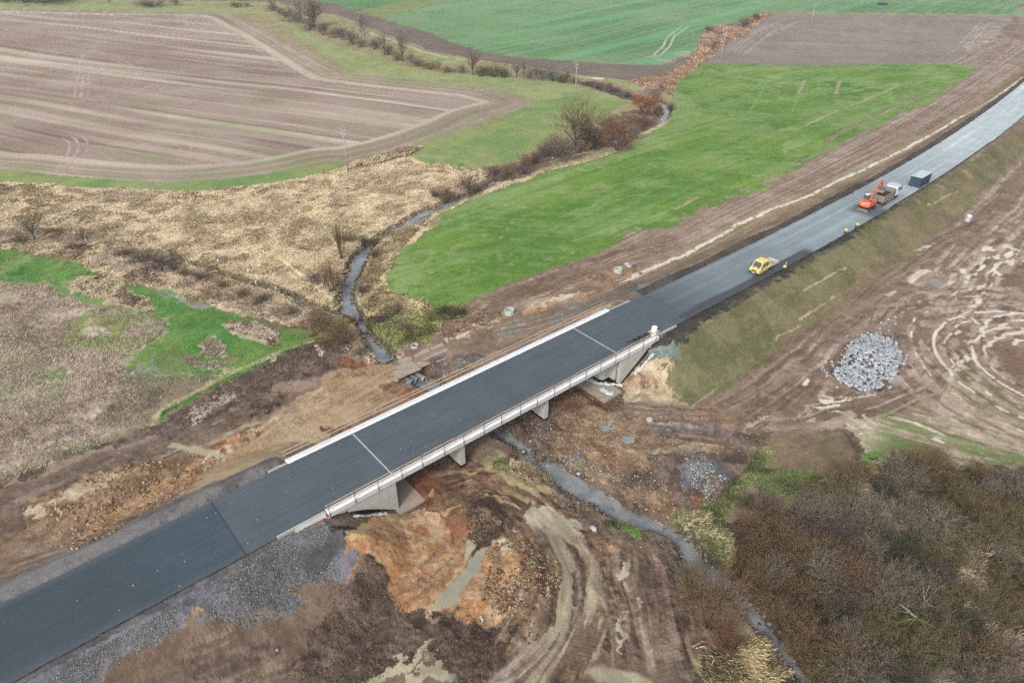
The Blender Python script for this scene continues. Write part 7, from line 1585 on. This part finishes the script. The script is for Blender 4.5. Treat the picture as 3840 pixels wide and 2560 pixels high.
# stream side shrubs, one by one
LST = [('A2 1880,1015', 250, 200, 'red', 'round reddish brown bush right of the large bare willow'), ('A2 1815,905', 200, 140, 'brown', 'broad brown bush behind the round reddish one by the stream'), ('A2 1710,985', 200, 170, 'dark', 'dark greenish bush between the willow and the round reddish bush'),
  ('A2 1500,1045', 210, 160, 'grey', 'grey brown bush at the left foot of the large bare willow'), ('A2 1450,1010', 170, 120, 'brown', 'brown bush closing the gap at the left of the willow trunk'), ('A2 1620,1020', 190, 130, 'brown', 'brown bush right under the large bare willow'), ('A2 1775,985', 190, 150, 'red', 'reddish brown bush filling the gap before the round reddish bush'), ('A2 1980,940', 170, 110, 'grey', 'grey brown bush at the lower right end of the willow group'), ('A2 1230,1175', 150, 80, 'purple', 'low dark bush between the two fan shaped ones'), ('A2 1400,1060', 150, 110, 'purple', 'purplish bush left of the grey one near the willow'), ('A2 2060,860', 220, 130, 'red', 'reddish bush under the rusty leaved tree'), ('A2 1960,880', 170, 130, 'brown', 'brown bush left of the rusty leaved tree'), ('A2 2160,780', 120, 90, 'brown', 'small brown bush between the rusty tree and the bright bend of the stream'),
  ('A2 2140,690', 110, 100, 'grey', 'grey bush behind the rusty leaved tree'), ('A2 2250,750', 60, 60, 'dark', 'small dark bush right of the bright stream bend'), ('A2 2175,600', 60, 40, 'grey', 'small grey bush above the rusty leaved tree'),
  ('A2 1270,1130', 130, 110, 'brown', 'dense fan shaped bush on the stream bank, right of two'), ('A2 1125,1205', 200, 130, 'brown', 'dense fan shaped bush on the stream bank, left of two'), ('A2 1340,1090', 140, 90, 'purple', 'purple brown bush between the fan shaped one and the willow'), ('A2 1050,1190', 120, 70, 'purple', 'low purplish bush at the bend in the upper stream bank'),
  ('A2 720,1350', 190, 130, 'brown', 'rounded bare bush in the dry reeds left of the small stream tree'), ('A2 660,1330', 110, 70, 'purple', 'low dark bush at the left end of the upper stream bushes'), ('A2 930,1290', 150, 90, 'grey', 'grey bush just right of the small bare stream tree'),
  ('B1 2310,215', 130, 210, 'upright', 'tall upright stemmed bush in the reeds left of the stream'), ('B1 2245,435', 170, 210, 'brown', 'bare leaning bush on the left stream bank below the upright one'), ('B1 2120,370', 170, 70, 'purple', 'low dark bush in the reeds left of the leaning one'),
  ('B2 160,110', 130, 70, 'dark', 'dark bush overhanging the stream at the narrows, left one'), ('B2 235,115', 120, 70, 'dark', 'dark bush overhanging the stream at the narrows, right one'), ('B2 60,100', 130, 80, 'brown', 'brown bush on the bank left of the stream narrows'), ('B2 240,200', 90, 60, 'brown', 'small bush on the right bank below the stream narrows'),
  ('B1 2170,720', 260, 190, 'brown', 'big brown bush beside the stream fork, left one of the pair'), ('B1 2290,775', 240, 160, 'brown', 'big brown bush beside the stream fork, right one of the pair'), ('B2 60,790', 160, 110, 'grey', 'grey bush leaning over the stream below the fork'), ('B2 150,870', 150, 90, 'grey', 'grey green bush on the bank just above the slab crossing'), ('B2 90,650', 90, 60, 'red', 'sparse reddish twigs over the water below the fork'),
  ('B1 1080,280', 270, 110, 'purple', 'long low dark scrub patch beside the ditch in the left reeds'), ('B1 960,235', 180, 90, 'purple', 'dark scrub at the left end of the patch beside the ditch'), ('B1 1180,300', 120, 60, 'purple', 'dark scrub at the right end of the patch beside the ditch'), ('B1 1370,350', 150, 70, 'purple', 'small dark scrub just right of the ditch head'), ('B1 1260,330', 120, 70, 'brown', 'brown scrub between the two dark patches by the ditch'),
  ('B1 1500,410', 110, 60, 'brown', 'small scrub tuft in the dry grass below the ditch, upper one'), ('B1 1650,470', 150, 80, 'brown', 'brown scrub in the dry grass midway below the ditch'), ('B1 1770,520', 150, 80, 'purple', 'purplish scrub in the dry grass near the oval tan patch'), ('B1 850,190', 140, 60, 'purple', 'dark scrub in the reeds above the green meadow'), ('B1 500,150', 110, 60, 'brown', 'brown scrub tuft above the green meadow edge'), ('B1 1960,590', 170, 80, 'grey', 'grey scrub on the bank where the ditch meets the stream'), ('B1 140,110', 110, 60, 'brown', 'brown scrub near the left tree above the meadow'),
  ('B2 170,450', 120, 90, 'purple', 'dark scrub on the right bank halfway down the stream'), ('B2 280,650', 130, 80, 'purple', 'dark scrub on the grassy bank right of the fork'), ('B2 730,600', 160, 90, 'dark', 'dark green scrub at the tip of the green field'), ('B2 830,590', 90, 60, 'dark', 'small dark scrub beside the ruts at the tip of the green field'), ('B2 620,640', 140, 80, 'olive', 'olive scrub on the weedy bank below the green field'), ('B2 450,700', 150, 70, 'olive', 'olive scrub on the weedy bank above the small ring'),
  ('A3 245,325', 62, 55, 'grey', 'small round grey bush in the rusty grass strip'), ('A3 452,192', 85, 60, 'purple', 'dark bush on the rusty strip, lower one of two'), ('A3 530,145', 65, 40, 'dark', 'dark round bush at the top of the rusty strip'), ('A3 215,215', 90, 40, 'purple', 'low dark bush at the bend of the rusty strip'), ('A2 1830,595', 60, 40, 'grey', 'small grey bush in the dark scrub band by the far stream'),
  ('A1 310,38', 330, 44, 'dark', 'long dark hedge bush at the upper left edge'), ('A1 170,36', 120, 30, 'dark', 'short dark bush left of the long hedge bush'), ('A1 1030,48', 210, 40, 'purple', 'low purplish bush at the top edge above the ploughed field'), ('A1 1190,38', 60, 34, 'grey', 'small grey bush right of the low purplish one at the top edge'), ('A1 1600,58', 80, 34, 'dark', 'dark bush at the top edge near the small trees'), ('A1 1670,52', 60, 28, 'grey', 'small grey bush beside the dark one near the top edge'),
  ('A1 60,30', 110, 26, 'brown', 'low brown bush at the far upper left corner')]
for txt, w_, h_, key, lab in LST: shr_px(txt, w_*1.05, h_*1.1, key, lab, None, rg)
HG = [('A1 1960,150', 110, 80, 'purple'), ('A1 2020,160', 100, 80, 'grey'), ('A1 2090,205', 110, 60, 'purple'), ('A1 2190,235', 110, 70, 'purple'), ('A1 2260,255', 110, 60, 'grey'), ('A2 20,245', 100, 60, 'purple'), ('A2 100,300', 130, 90, 'grey'), ('A2 60,270', 100, 60, 'purple'), ('A2 245,335', 90, 60, 'dark'), ('A2 150,320', 110, 60, 'grey'), ('A2 340,375', 110, 60, 'purple'),
  ('A2 400,410', 100, 50, 'purple'), ('A2 490,425', 80, 70, 'grey'), ('A2 540,450', 120, 50, 'purple'), ('A2 620,470', 140, 50, 'brown'), ('A2 740,490', 130, 40, 'brown'), ('A2 830,495', 100, 60, 'grey'), ('A2 970,515', 120, 70, 'dark'), ('A2 1050,520', 120, 75, 'dark'), ('A2 1120,525', 110, 65, 'dark'), ('A2 1290,535', 110, 80, 'grey'), ('A2 1380,540', 110, 70, 'dark'), ('A2 1450,548', 110, 75, 'dark'), ('A2 1520,560', 120, 75, 'dark'), ('A2 1590,570', 90, 60, 'grey'), ('A1 1850,80', 90, 40, 'purple'), ('A1 1900,100', 70, 36, 'brown'),
  ('A2 1680,580', 110, 36, 'purple'), ('A2 1760,600', 110, 36, 'purple'), ('A2 1850,620', 120, 36, 'purple'), ('A2 1940,655', 120, 40, 'purple'), ('A2 2020,680', 110, 40, 'red')]
for txt, w_, h_, key in HG: shr_px(txt, w_, h_*1.15, key, {'purple': 'low purplish bush in the hedge strip along the far stream', 'grey': 'grey bare bush in the hedge strip along the far stream', 'dark': 'dark greenish bush in the hedge strip along the far stream', 'brown': 'brown bush in the hedge strip along the far stream', 'red': 'reddish bush in the hedge strip along the far stream'}[key], '%s bushes of the far hedge strip' % key, rg)
# trees
def tree(txt, hpx, wpx, label, seed, cols=GRY, bark='bark', forks=5, group=None, lean=.55, name='bare_tree', leafy=None, W=.9):
    q = P(txt)[0]; m = mpp(*q)/1.8023; x, y, z = at(txt); dpt = math.atan2(62, math.hypot(x, y)); h = hpx*m/math.cos(dpt); w_ = wpx*m/2
    rs = np.random.RandomState(seed); R0 = empty(name, (x, y, z-.1)); tr = MB(); rgt = random.Random(seed)
    tr.tube([(0, 0, 0), (.02*h, 0, h*.12), (0, .01*h, h*.22)], [.028*h, .02*h, .017*h], 8)
    P0, D, L = [], [], []
    for k in range(forks):
        a = 6.283*k/forks+rgt.uniform(-.4, .4); el = rgt.uniform(.25, 1)*lean*1.5; st_ = Vector((0, .01*h, h*rgt.uniform(.1, .24))); d = Vector((math.cos(a)*math.sin(el), math.sin(a)*math.sin(el), math.cos(el)))
        pts = [st_]; rad = [.014*h]; ln = h*rgt.uniform(.34, .46)
        for j in range(4):
            d = (d+Vector((rgt.uniform(-.2, .2), rgt.uniform(-.2, .2), .12))).normalized(); pts.append(pts[-1]+d*ln/4); rad.append(.014*h*(1-.2*(j+1)))
            for c in range(3):
                dd = (d+Vector((rgt.uniform(-1, 1), rgt.uniform(-1, 1), rgt.uniform(-.2, .8)))*.9).normalized(); P0.append(pts[-1]); D.append(dd); L.append(h*rgt.uniform(.2, .3))
        tr.tube(pts, rad, 6); P0.append(pts[-1]); D.append(d); L.append(h*.3)
    tr.build('trunk', bark, R0, True)
    P0 = np.array(P0); D = np.array(D); L = np.array(L); segs = grow_twigs(rs, P0, D, L, np.full(len(L), .0042*h*W), 3, (5, 4), .7, .6, .12)
    if leafy:
        for k_ in range(2):
            a, b, wa, wb, lv = segs[-1-k_]; segs.append((b, b+rs.normal(size=b.shape)*h*.02, wa*6, wb*6, 3))
    me = twig_mesh('crown', segs, rs, leafy or cols); c = bpy.data.objects.new('crown', me); COL.objects.link(c); c.parent = R0
    # fit the crown to the width seen
    mx = np.percentile(np.hypot(np.concatenate([s_[1][:, 0] for s_ in segs]), np.concatenate([s_[1][:, 1] for s_ in segs])), 96); mz = max(s_[1][:, 2].max() for s_ in segs); R0.scale = (w_/mx, w_/mx, h/mz)
    return tag(R0, label, 'tree', group)
tree('A2 1600,1010', 385, 340, 'large spreading bare willow beside the stream among dense bushes', 1, BRN, forks=8, lean=.6)
tree('A2 2055,800', 165, 165, 'tree with rusty brown leaves above the bright stream bend', 2, forks=6, leafy=RUS, name='leafy_tree')
tree('A2 885,1330', 190, 150, 'small bare tree by the stream at the edge of the dry reeds', 3, BRN, forks=7, lean=.5)
tree('A2 903,508', 190, 120, 'rounded bare tree standing alone on the far stream bank', 4, forks=7)
tree('A2 1200,525', 125, 120, 'bare spreading tree right of the dark bushes on the far bank', 5, forks=6); tree('A2 1248,532', 130, 60, 'slim bare tree just right of the spreading one on the far bank', 6); tree('A2 1338,535', 105, 70, 'small bare tree near the pole in the far hedge', 7)
tree('A2 178,310', 225, 110, 'pale barked birch in the far hedge at the upper left', 8, GRY, 'birch'); tree('A2 310,375', 165, 90, 'bare tree in the far hedge between the birch and the taller tree', 9); tree('A2 435,420', 215, 110, 'tall bare tree right of the birch in the far hedge', 10)
tree('A2 678,480', 85, 50, 'small thin bare tree in the hedge gap', 11); tree('A1 2125,188', 180, 160, 'bare multi stemmed tree at the upper end of the hedge', 12, BRN, forks=9, lean=.5); tree('A1 2035,150', 140, 80, 'slim bare tree behind the multi stemmed one', 13); tree('A1 1850,78', 80, 70, 'small bare tree at the top edge before the hedge', 14)
tree('A2 1500,560', 60, 50, 'low bare tree in the dark bushes left of the pole', 15); tree('A1 745,35', 36, 30, 'tiny bare tree at the top edge above the ploughed field', 16); tree('B1 232,82', 170, 170, 'bare tree at the far left on the edge of the reeds', 17, OLV, forks=6); tree('B1 570,110', 110, 60, 'thin sapling tree near the green tuft in the left reeds', 18, BRN)
tree('C3 1650,1060', 200, 330, 'thin pale tree with fine branches standing in the thicket', 19, GRY, 'birch', forks=6, lean=.8)
# overhanging grass along the stream edges
def fringe():
    rs = np.random.RandomState(12); VV, CC = [], []
    for nm, n, L in (('main', 7000, .9), ('trib', 3500, .7), ('up', 5000, .9), ('low', 4000, .5)):
        pl, zw = WPOLY[nm]; p = resample(np.array(pl+[pl[0]]), .2); cen = smooth(p, 40); i = rs.randint(0, len(p), n); q = p[i]+rs.normal(0, .3, (n, 2)); ins = inside(q[:, 0], q[:, 1], pl); q = q[~ins]; i = i[~ins]; k_ = len(q)
        keep = fbm(q[:, 0], q[:, 1], 3.5, 2, 31) > (.52 if nm == 'low' else .34); q = q[keep]; i = i[keep]; k_ = len(q); z = hgt(q[:, 0], q[:, 1])
        a = rs.uniform(0, 6.283, k_); l_ = L*rs.uniform(.5, 1.3, k_); ln = rs.uniform(.3, 1.2, k_); d = np.c_[np.cos(a)*np.sin(ln), np.sin(a)*np.sin(ln), np.cos(ln)]; s = np.c_[-np.sin(a), np.cos(a), np.zeros(k_)]; w_ = (.03*np.maximum(1, np.hypot(q[:, 0], q[:, 1])/90))[:, None]
        b = np.c_[q, z-.03]; mid = b+d*(l_*.6)[:, None]; tip = mid+unit(d+np.array([0, 0, -1.1]))*(l_*.4)[:, None]
        VV.append(np.stack([b-s*w_, b+s*w_, mid+s*w_, tip], 1).reshape(-1, 3)); c = np.array([lin(h) for h in ('b39f7a', '8a7e58', '6f7a48', 'a08e6c', '5d5540', '7c7050')])[rs.randint(0, 6, k_)]; CC.append(np.repeat(c, 4, 0))
    V = np.concatenate(VV); tag(mesh_from('bank_fringe_grass', V, np.arange(len(V)).reshape(-1, 4), M['veg'], {'Col': np.concatenate(CC)}), 'dry and green grass hanging over the edges of the streams', 'grass', kind='stuff')
fringe()
# moss covered fallen tree
x, y, z = at('C3 1590,1200'); R0 = empty('mossy_fallen_tree', (x, y, z+1.6)); rgt = random.Random(4)
q = MB(); q2 = MB()
for px_ in ('C3 1450,1215', 'C3 1530,1235', 'C3 1640,1270', 'C3 1700,1320', 'C3 1500,1120', 'C3 1460,1155', 'C3 1740,1290'):
    a, b_, c_ = at(px_); e = Vector((a-x, b_-y, rgt.uniform(-.7, .2))); (q if px_[-4:] != '1120' else q2).tube([(0, 0, 0), e*.35+Vector((rgt.uniform(-.2, .2), rgt.uniform(-.2, .2), .25)), e*.7+Vector((0, 0, .15)), e], [.07, .06, .045, .02], 7)
q2.tube([(.2, .2, -.2), (-.5, .9, 0), (-1.2, 1.4, .3)], [.1, .07, .04], 7)
q.build('mossy_limb', 'moss', R0, True); q2.build('bare_limb', 'birch', R0, True); tag(R0, 'fallen tree with bright yellow green moss on its limbs in the thicket', 'fallen tree')
# branches in the stream
q = MB(); p = [at('B2 10,565'), at('B2 60,590'), at('B2 110,600'), at('B2 125,625')]; p = [(a, b_, ZW+.15) for a, b_, _ in p]; q.tube(p, [.05, .09, .12, .05], 6).tube([p[2], (p[2][0]+.6, p[2][1]-1.2, ZW+.4)], [.06, .02], 5).tube([p[2], (p[2][0]+.9, p[2][1]+.6, ZW+.5)], [.06, .02], 5)
tag(q.build('driftwood', 'dark', None, True), 'dark branch lying across the stream just below the fork', 'driftwood')
q = MB()
for k, (a, b_) in enumerate((('C3 100,1330', 'C3 200,1295'), ('C3 120,1340', 'C3 205,1350'), ('C3 180,1380', 'C3 260,1440'), ('C3 240,1400', 'C3 220,1470'))):
    A = Vector(at(a)); B_ = Vector(at(b_)); q.tube([A+Vector((0, 0, .15)), (A+B_)/2+Vector((.2, .1, .5)), B_+Vector((0, 0, .2))], [.07, .06, .03], 6)
tag(q.build('dead_branches', 'birch', None, True), 'pale dead branches tangled beside the lower stream left of the dry grass', 'branches')

# ---- grass and reeds as blades
def blades(name, regions, label, seed=1):
    rs = np.random.RandomState(seed); VV = []; CC = []
    for txt, n, L, W, lean, cols, thr, align in regions:
        g = [(q[0], q[1]) for q in (GP(txt) if isinstance(txt, str) else txt)]; xs = [q[0] for q in g]; ys = [q[1] for q in g]
        X = rs.uniform(min(xs), max(xs), n*4); Y = rs.uniform(min(ys), max(ys), n*4); jx = (fbm(X, Y, 6, 3, 4)-.5)*4
        m = inside(X+jx, Y+jx, g) & (np.abs(polydist(X, Y, CL)) > 7) & (fbm(X, Y, 5.5, 3, 71) > thr+rs.uniform(-.06, .06, len(X))); X = X[m][:n]; Y = Y[m][:n]; Z = hgt(X, Y); k = Z > ZW+.12; X, Y, Z = X[k], Y[k], Z[k]
        k_ = len(X)
        if not k_: continue
        a = fbm(X, Y, 7, 3, 5)*14+rs.normal(0, .7, k_); 
        if align is not None: a = align+rs.normal(0, .5, k_)+(fbm(X, Y, 9, 2, 6)-.5)*2
        ln = lean[0]+(lean[1]-lean[0])*np.clip(fbm(X, Y, 2.4, 2, 9)*1.6-.3+rs.normal(0, .15, k_), 0, 1); dist = np.hypot(X, Y); W_ = W*np.maximum(1, dist/110); l_ = L*rs.uniform(.6, 1.3, k_)*(.6+.8*fbm(X, Y, 2.0, 2, 14))
        d = np.c_[np.cos(a)*np.sin(ln), np.sin(a)*np.sin(ln), np.cos(ln)]; s = np.c_[-np.sin(a), np.cos(a), np.zeros(k_)]; s2 = rs.uniform(-.8, .8, (k_, 1)); s = unit(s+np.c_[np.zeros((k_, 2)), s2]); w_ = (W_*rs.uniform(.6, 1.4, k_))[:, None]
        b = np.c_[X, Y, Z-.03]; mid = b+d*(l_*.55)[:, None]+np.c_[np.zeros((k_, 2)), l_*.05]; d2 = unit(d+np.array([0, 0, -.45])); tip = mid+d2*(l_*.45)[:, None]; tip[:, 2] = np.maximum(tip[:, 2], Z+.02)
        VV.append(np.stack([b-s*w_*.6, b+s*w_*.6, mid+s*w_*.5, tip], 1).reshape(-1, 3)); VV[-1] = VV[-1]
        c = np.array([lin(h) for h in cols])[rs.randint(0, len(cols), k_)]*rs.uniform(.8, 1.2, (k_, 1))*(.8+.4*fbm(X, Y, 4, 2, 21))[:, None]; CC.append(np.repeat(c*np.array({'dry_reeds': (1.02, .97, .88), 'brown_reeds': (1.18, 1.15, 1.02)}.get(name, (.97, .95, .85))), 4, 0))
    V = np.concatenate(VV); F = np.arange(len(V)).reshape(-1, 4); F = np.c_[F[:, 0], F[:, 1], F[:, 2], F[:, 3]]
    o = mesh_from(name, V, F, M['veg'], {'Col': np.clip(np.concatenate(CC), 0, 1)}); return tag(o, label, 'grass' if 'grass' in name else 'reeds', kind='stuff')
TAN = ('c9b594', 'c2ac8b', 'd2bfa0', 'b7a080', 'c6ae91'); PRP = ('b6a290', 'a69180', 'c4b19f', '948070'); GRN = ('5f7a3c', '748a4a', '8f9a58', '4f6a34'); DRY = ('c0aa7c', 'a8955f', '938a55', '7e7a4a', 'b39a72')
blades('dry_reeds', [(REED, 150000, .75, .032, (1.0, 1.5), TAN, .12, None), ('B1 -300,20 200,0 700,60 1170,180 1250,330 1500,380 1950,540 2100,620 2100,700 1700,560 1300,470 1000,380 500,230 0,130', 9000, .8, .05, (.5, 1.2), PRP+('8a7663',), .42, None),
   ('B2 590,0 420,150 330,290 290,380 330,430 500,470 630,530 640,560 500,580 300,600 180,640 100,540 90,480 120,400 190,280 220,170 330,90 420,20 460,-10', 12000, .7, .045, (.6, 1.3), TAN+DRY, .3, None),
   ('A2 900,1340 1100,1240 1300,1190 1500,1130 1830,1040 1800,1060 1450,1150 1200,1240 1000,1310 700,1440 560,1530 600,1480', 5000, .9, .06, (.5, 1.2), TAN, .25, None), ('A2 500,1040 560,1000 400,1010 200,1080 60,1125 0,1160 300,1100', 2500, 1.2, .06, (.2, .8), TAN, .2, None),
   ('C3 140,1400 350,1360 450,1240 520,1230 600,1320 760,1440 840,1500 900,1568 240,1600 150,1450', 6000, .8, .035, (.5, 1.3), TAN+DRY, .25, None), ('C3 0,440 200,430 330,540 380,680 330,740 250,640 100,560 0,500', 4500, .8, .035, (.4, 1.2), TAN+GRN, .25, None),
   ('C3 1040,280 1250,260 1450,350 1560,430 1630,500 1540,530 1400,420 1180,390', 4500, 1.1, .04, (.3, 1.1), TAN, .2, None), ('C3 1850,620 2050,560 2343,580 2343,720 2100,720 2000,860 2200,1150 2343,1350 2343,1568 2080,1400 1900,1080 1850,760', 9000, 1.4, .045, (.3, 1.1), TAN+PRP, .34, None),
   ('C3 1540,1470 1800,1510 1900,1600 1560,1600', 2500, .9, .035, (.5, 1.2), TAN, .2, None), ('C3 1180,120 1300,150 1280,260 1180,240', 1500, .9, .04, (.4, 1.1), TAN, .2, None),
   ('C2 1180,0 1260,90 1400,150 1450,240 1420,250 1250,140 1150,60', 2500, .9, .035, (.4, 1.1), TAN, .2, None),
   ('A3 110,345 155,300 170,210 320,175 420,168 560,98 630,96 560,175 330,305 200,415 100,480 0,560 A2 2260,640 2180,610 2060,600 1950,550 2230,500 2343,430', 9000, 1.1, .08, (.4, 1.2), ('b08a6a', '9a7257', 'c3a584', '8a6650'), .3, None),
   ('B1 1510,670 1600,640 1750,640 1860,720 1880,790 1820,810 1700,760 1560,710', 3500, .9, .045, (.8, 1.3), PRP+('b8a588',), .2, None), ('B1 460,400 520,340 700,335 860,410 1000,490 1065,550 1000,570 800,520 600,450', 4500, .8, .045, (.8, 1.3), ('b8a588', 'a89274', 'c5b295'), .25, None)],
   'matted tan dry reeds covering the wetland along the streams', 3)
blades('brown_reeds', [('B1 -900,350 0,385 300,395 480,470 700,520 950,585 1120,640 1100,710 1000,780 880,860 760,890 900,960 1050,1000 1200,1010 1500,1010 1350,1090 1250,1150 1060,1240 1040,1350 800,1430 560,1520 C1 300,110 0,225 -900,700', 64000, .5, .045, (.45, 1.35), PRP, .34, 2.2),
   ('B1 1250,890 1290,880 1400,930 1530,905 1510,940 1380,955 1260,920', 1200, .6, .05, (.3, 1.2), PRP, .3, 2.2), ('B1 1345,800 1450,770 1520,830 1450,890 1360,870', 1500, .6, .05, (.3, 1.2), PRP, .3, 2.2)], 'flattened brown tufts of dead reeds over the left meadow', 4)
blades('bank_grass', [('B2 180,640 300,560 400,540 560,560 640,555 800,540 870,520 870,600 700,640 650,720 620,800 490,850 400,890 330,880 240,800', 16000, .55, .04, (.4, 1.3), DRY+GRN, .3, None), ('B1 2343,600 2100,560 2100,700 2120,780 2200,830 2343,800', 4000, .5, .04, (.4, 1.2), DRY+GRN, .3, None), ('B1 250,180 560,260 820,370 1050,420 1250,470 1460,545 1750,610 1850,700 2110,740 2140,790 1900,850 1600,990 1300,1140 1060,1250 1000,1000 1120,650 900,560 500,400 0,330 0,150', 26000, .3, .035, (.5, 1.3), ('4f8a3f', '5f9a48', '7a9a4c', '6b8a48'), .42, None),
   ('C3 500,60 560,0 660,0 580,120 480,250 420,330 300,420 350,560 400,680 370,800 340,820 240,740 150,640 80,560 0,480 0,420 120,430 240,360 330,250 430,170', 11000, .45, .035, (.4, 1.2), ('66804a', '7f8f55', '9a9a64', '5d6f42', 'b0a47c', '8a7c5c'), .34, None), ('C2 1050,60 1150,0 1200,80 1260,150', 400, .4, .03, (.4, 1.2), GRN, .25, None), ('C2 1780,460 1950,490 2060,540 2060,600 1900,560', 2500, .4, .03, (.4, 1.2), GRN, .3, None),
   ('C3 540,160 700,130 850,170 1000,190 900,260 700,320 560,330', 5000, .45, .035, (.4, 1.2), ('6b7c48', '587040', '8a8a58'), .38, None), ('C3 1560,1410 1700,1400 1800,1480 1750,1510 1600,1460', 2500, .35, .03, (.4, 1.2), ('4f8a3f', '5f9a48'), .3, None), ('B1 2050,800 2170,790 2100,830 1900,880 1600,1020 1350,1140 1200,1220 1080,1290 1060,1250 1300,1130 1600,980', 5000, .3, .035, (.4, 1.2), ('5f9a48', '7a9a4c', '4f8a3f'), .25, None),
   ('C3 1000,420 1700,500 2343,1000 2343,1568 1000,1568 600,1000 500,600', 16000, .7, .035, (.3, 1.2), ('7a6e50', '8f8262', '66704a', '5b5540'), .4, None)], 'rough green and yellow grass on the banks and meadow', 5)
# ------------------------------------------------------------------ thin winter air
m, t, b = newmat('haze'); t.nodes.clear(); o_ = t.nodes.new('ShaderNodeOutputMaterial'); pv = t.nodes.new('ShaderNodeVolumePrincipled'); pv.inputs['Color'].default_value = (.86, .9, .95, 1); pv.inputs['Density'].default_value = .00016; t.links.new(pv.outputs[0], o_.inputs['Volume']); M['haze'] = m
zmin = float(GZ.min())-1; hz = MB().box(-1810, 1810, -1810, 1810, zmin, 62.0).build('haze', 'haze'); tag(hz, 'thin pale winter haze over the far fields', 'haze', kind='stuff')
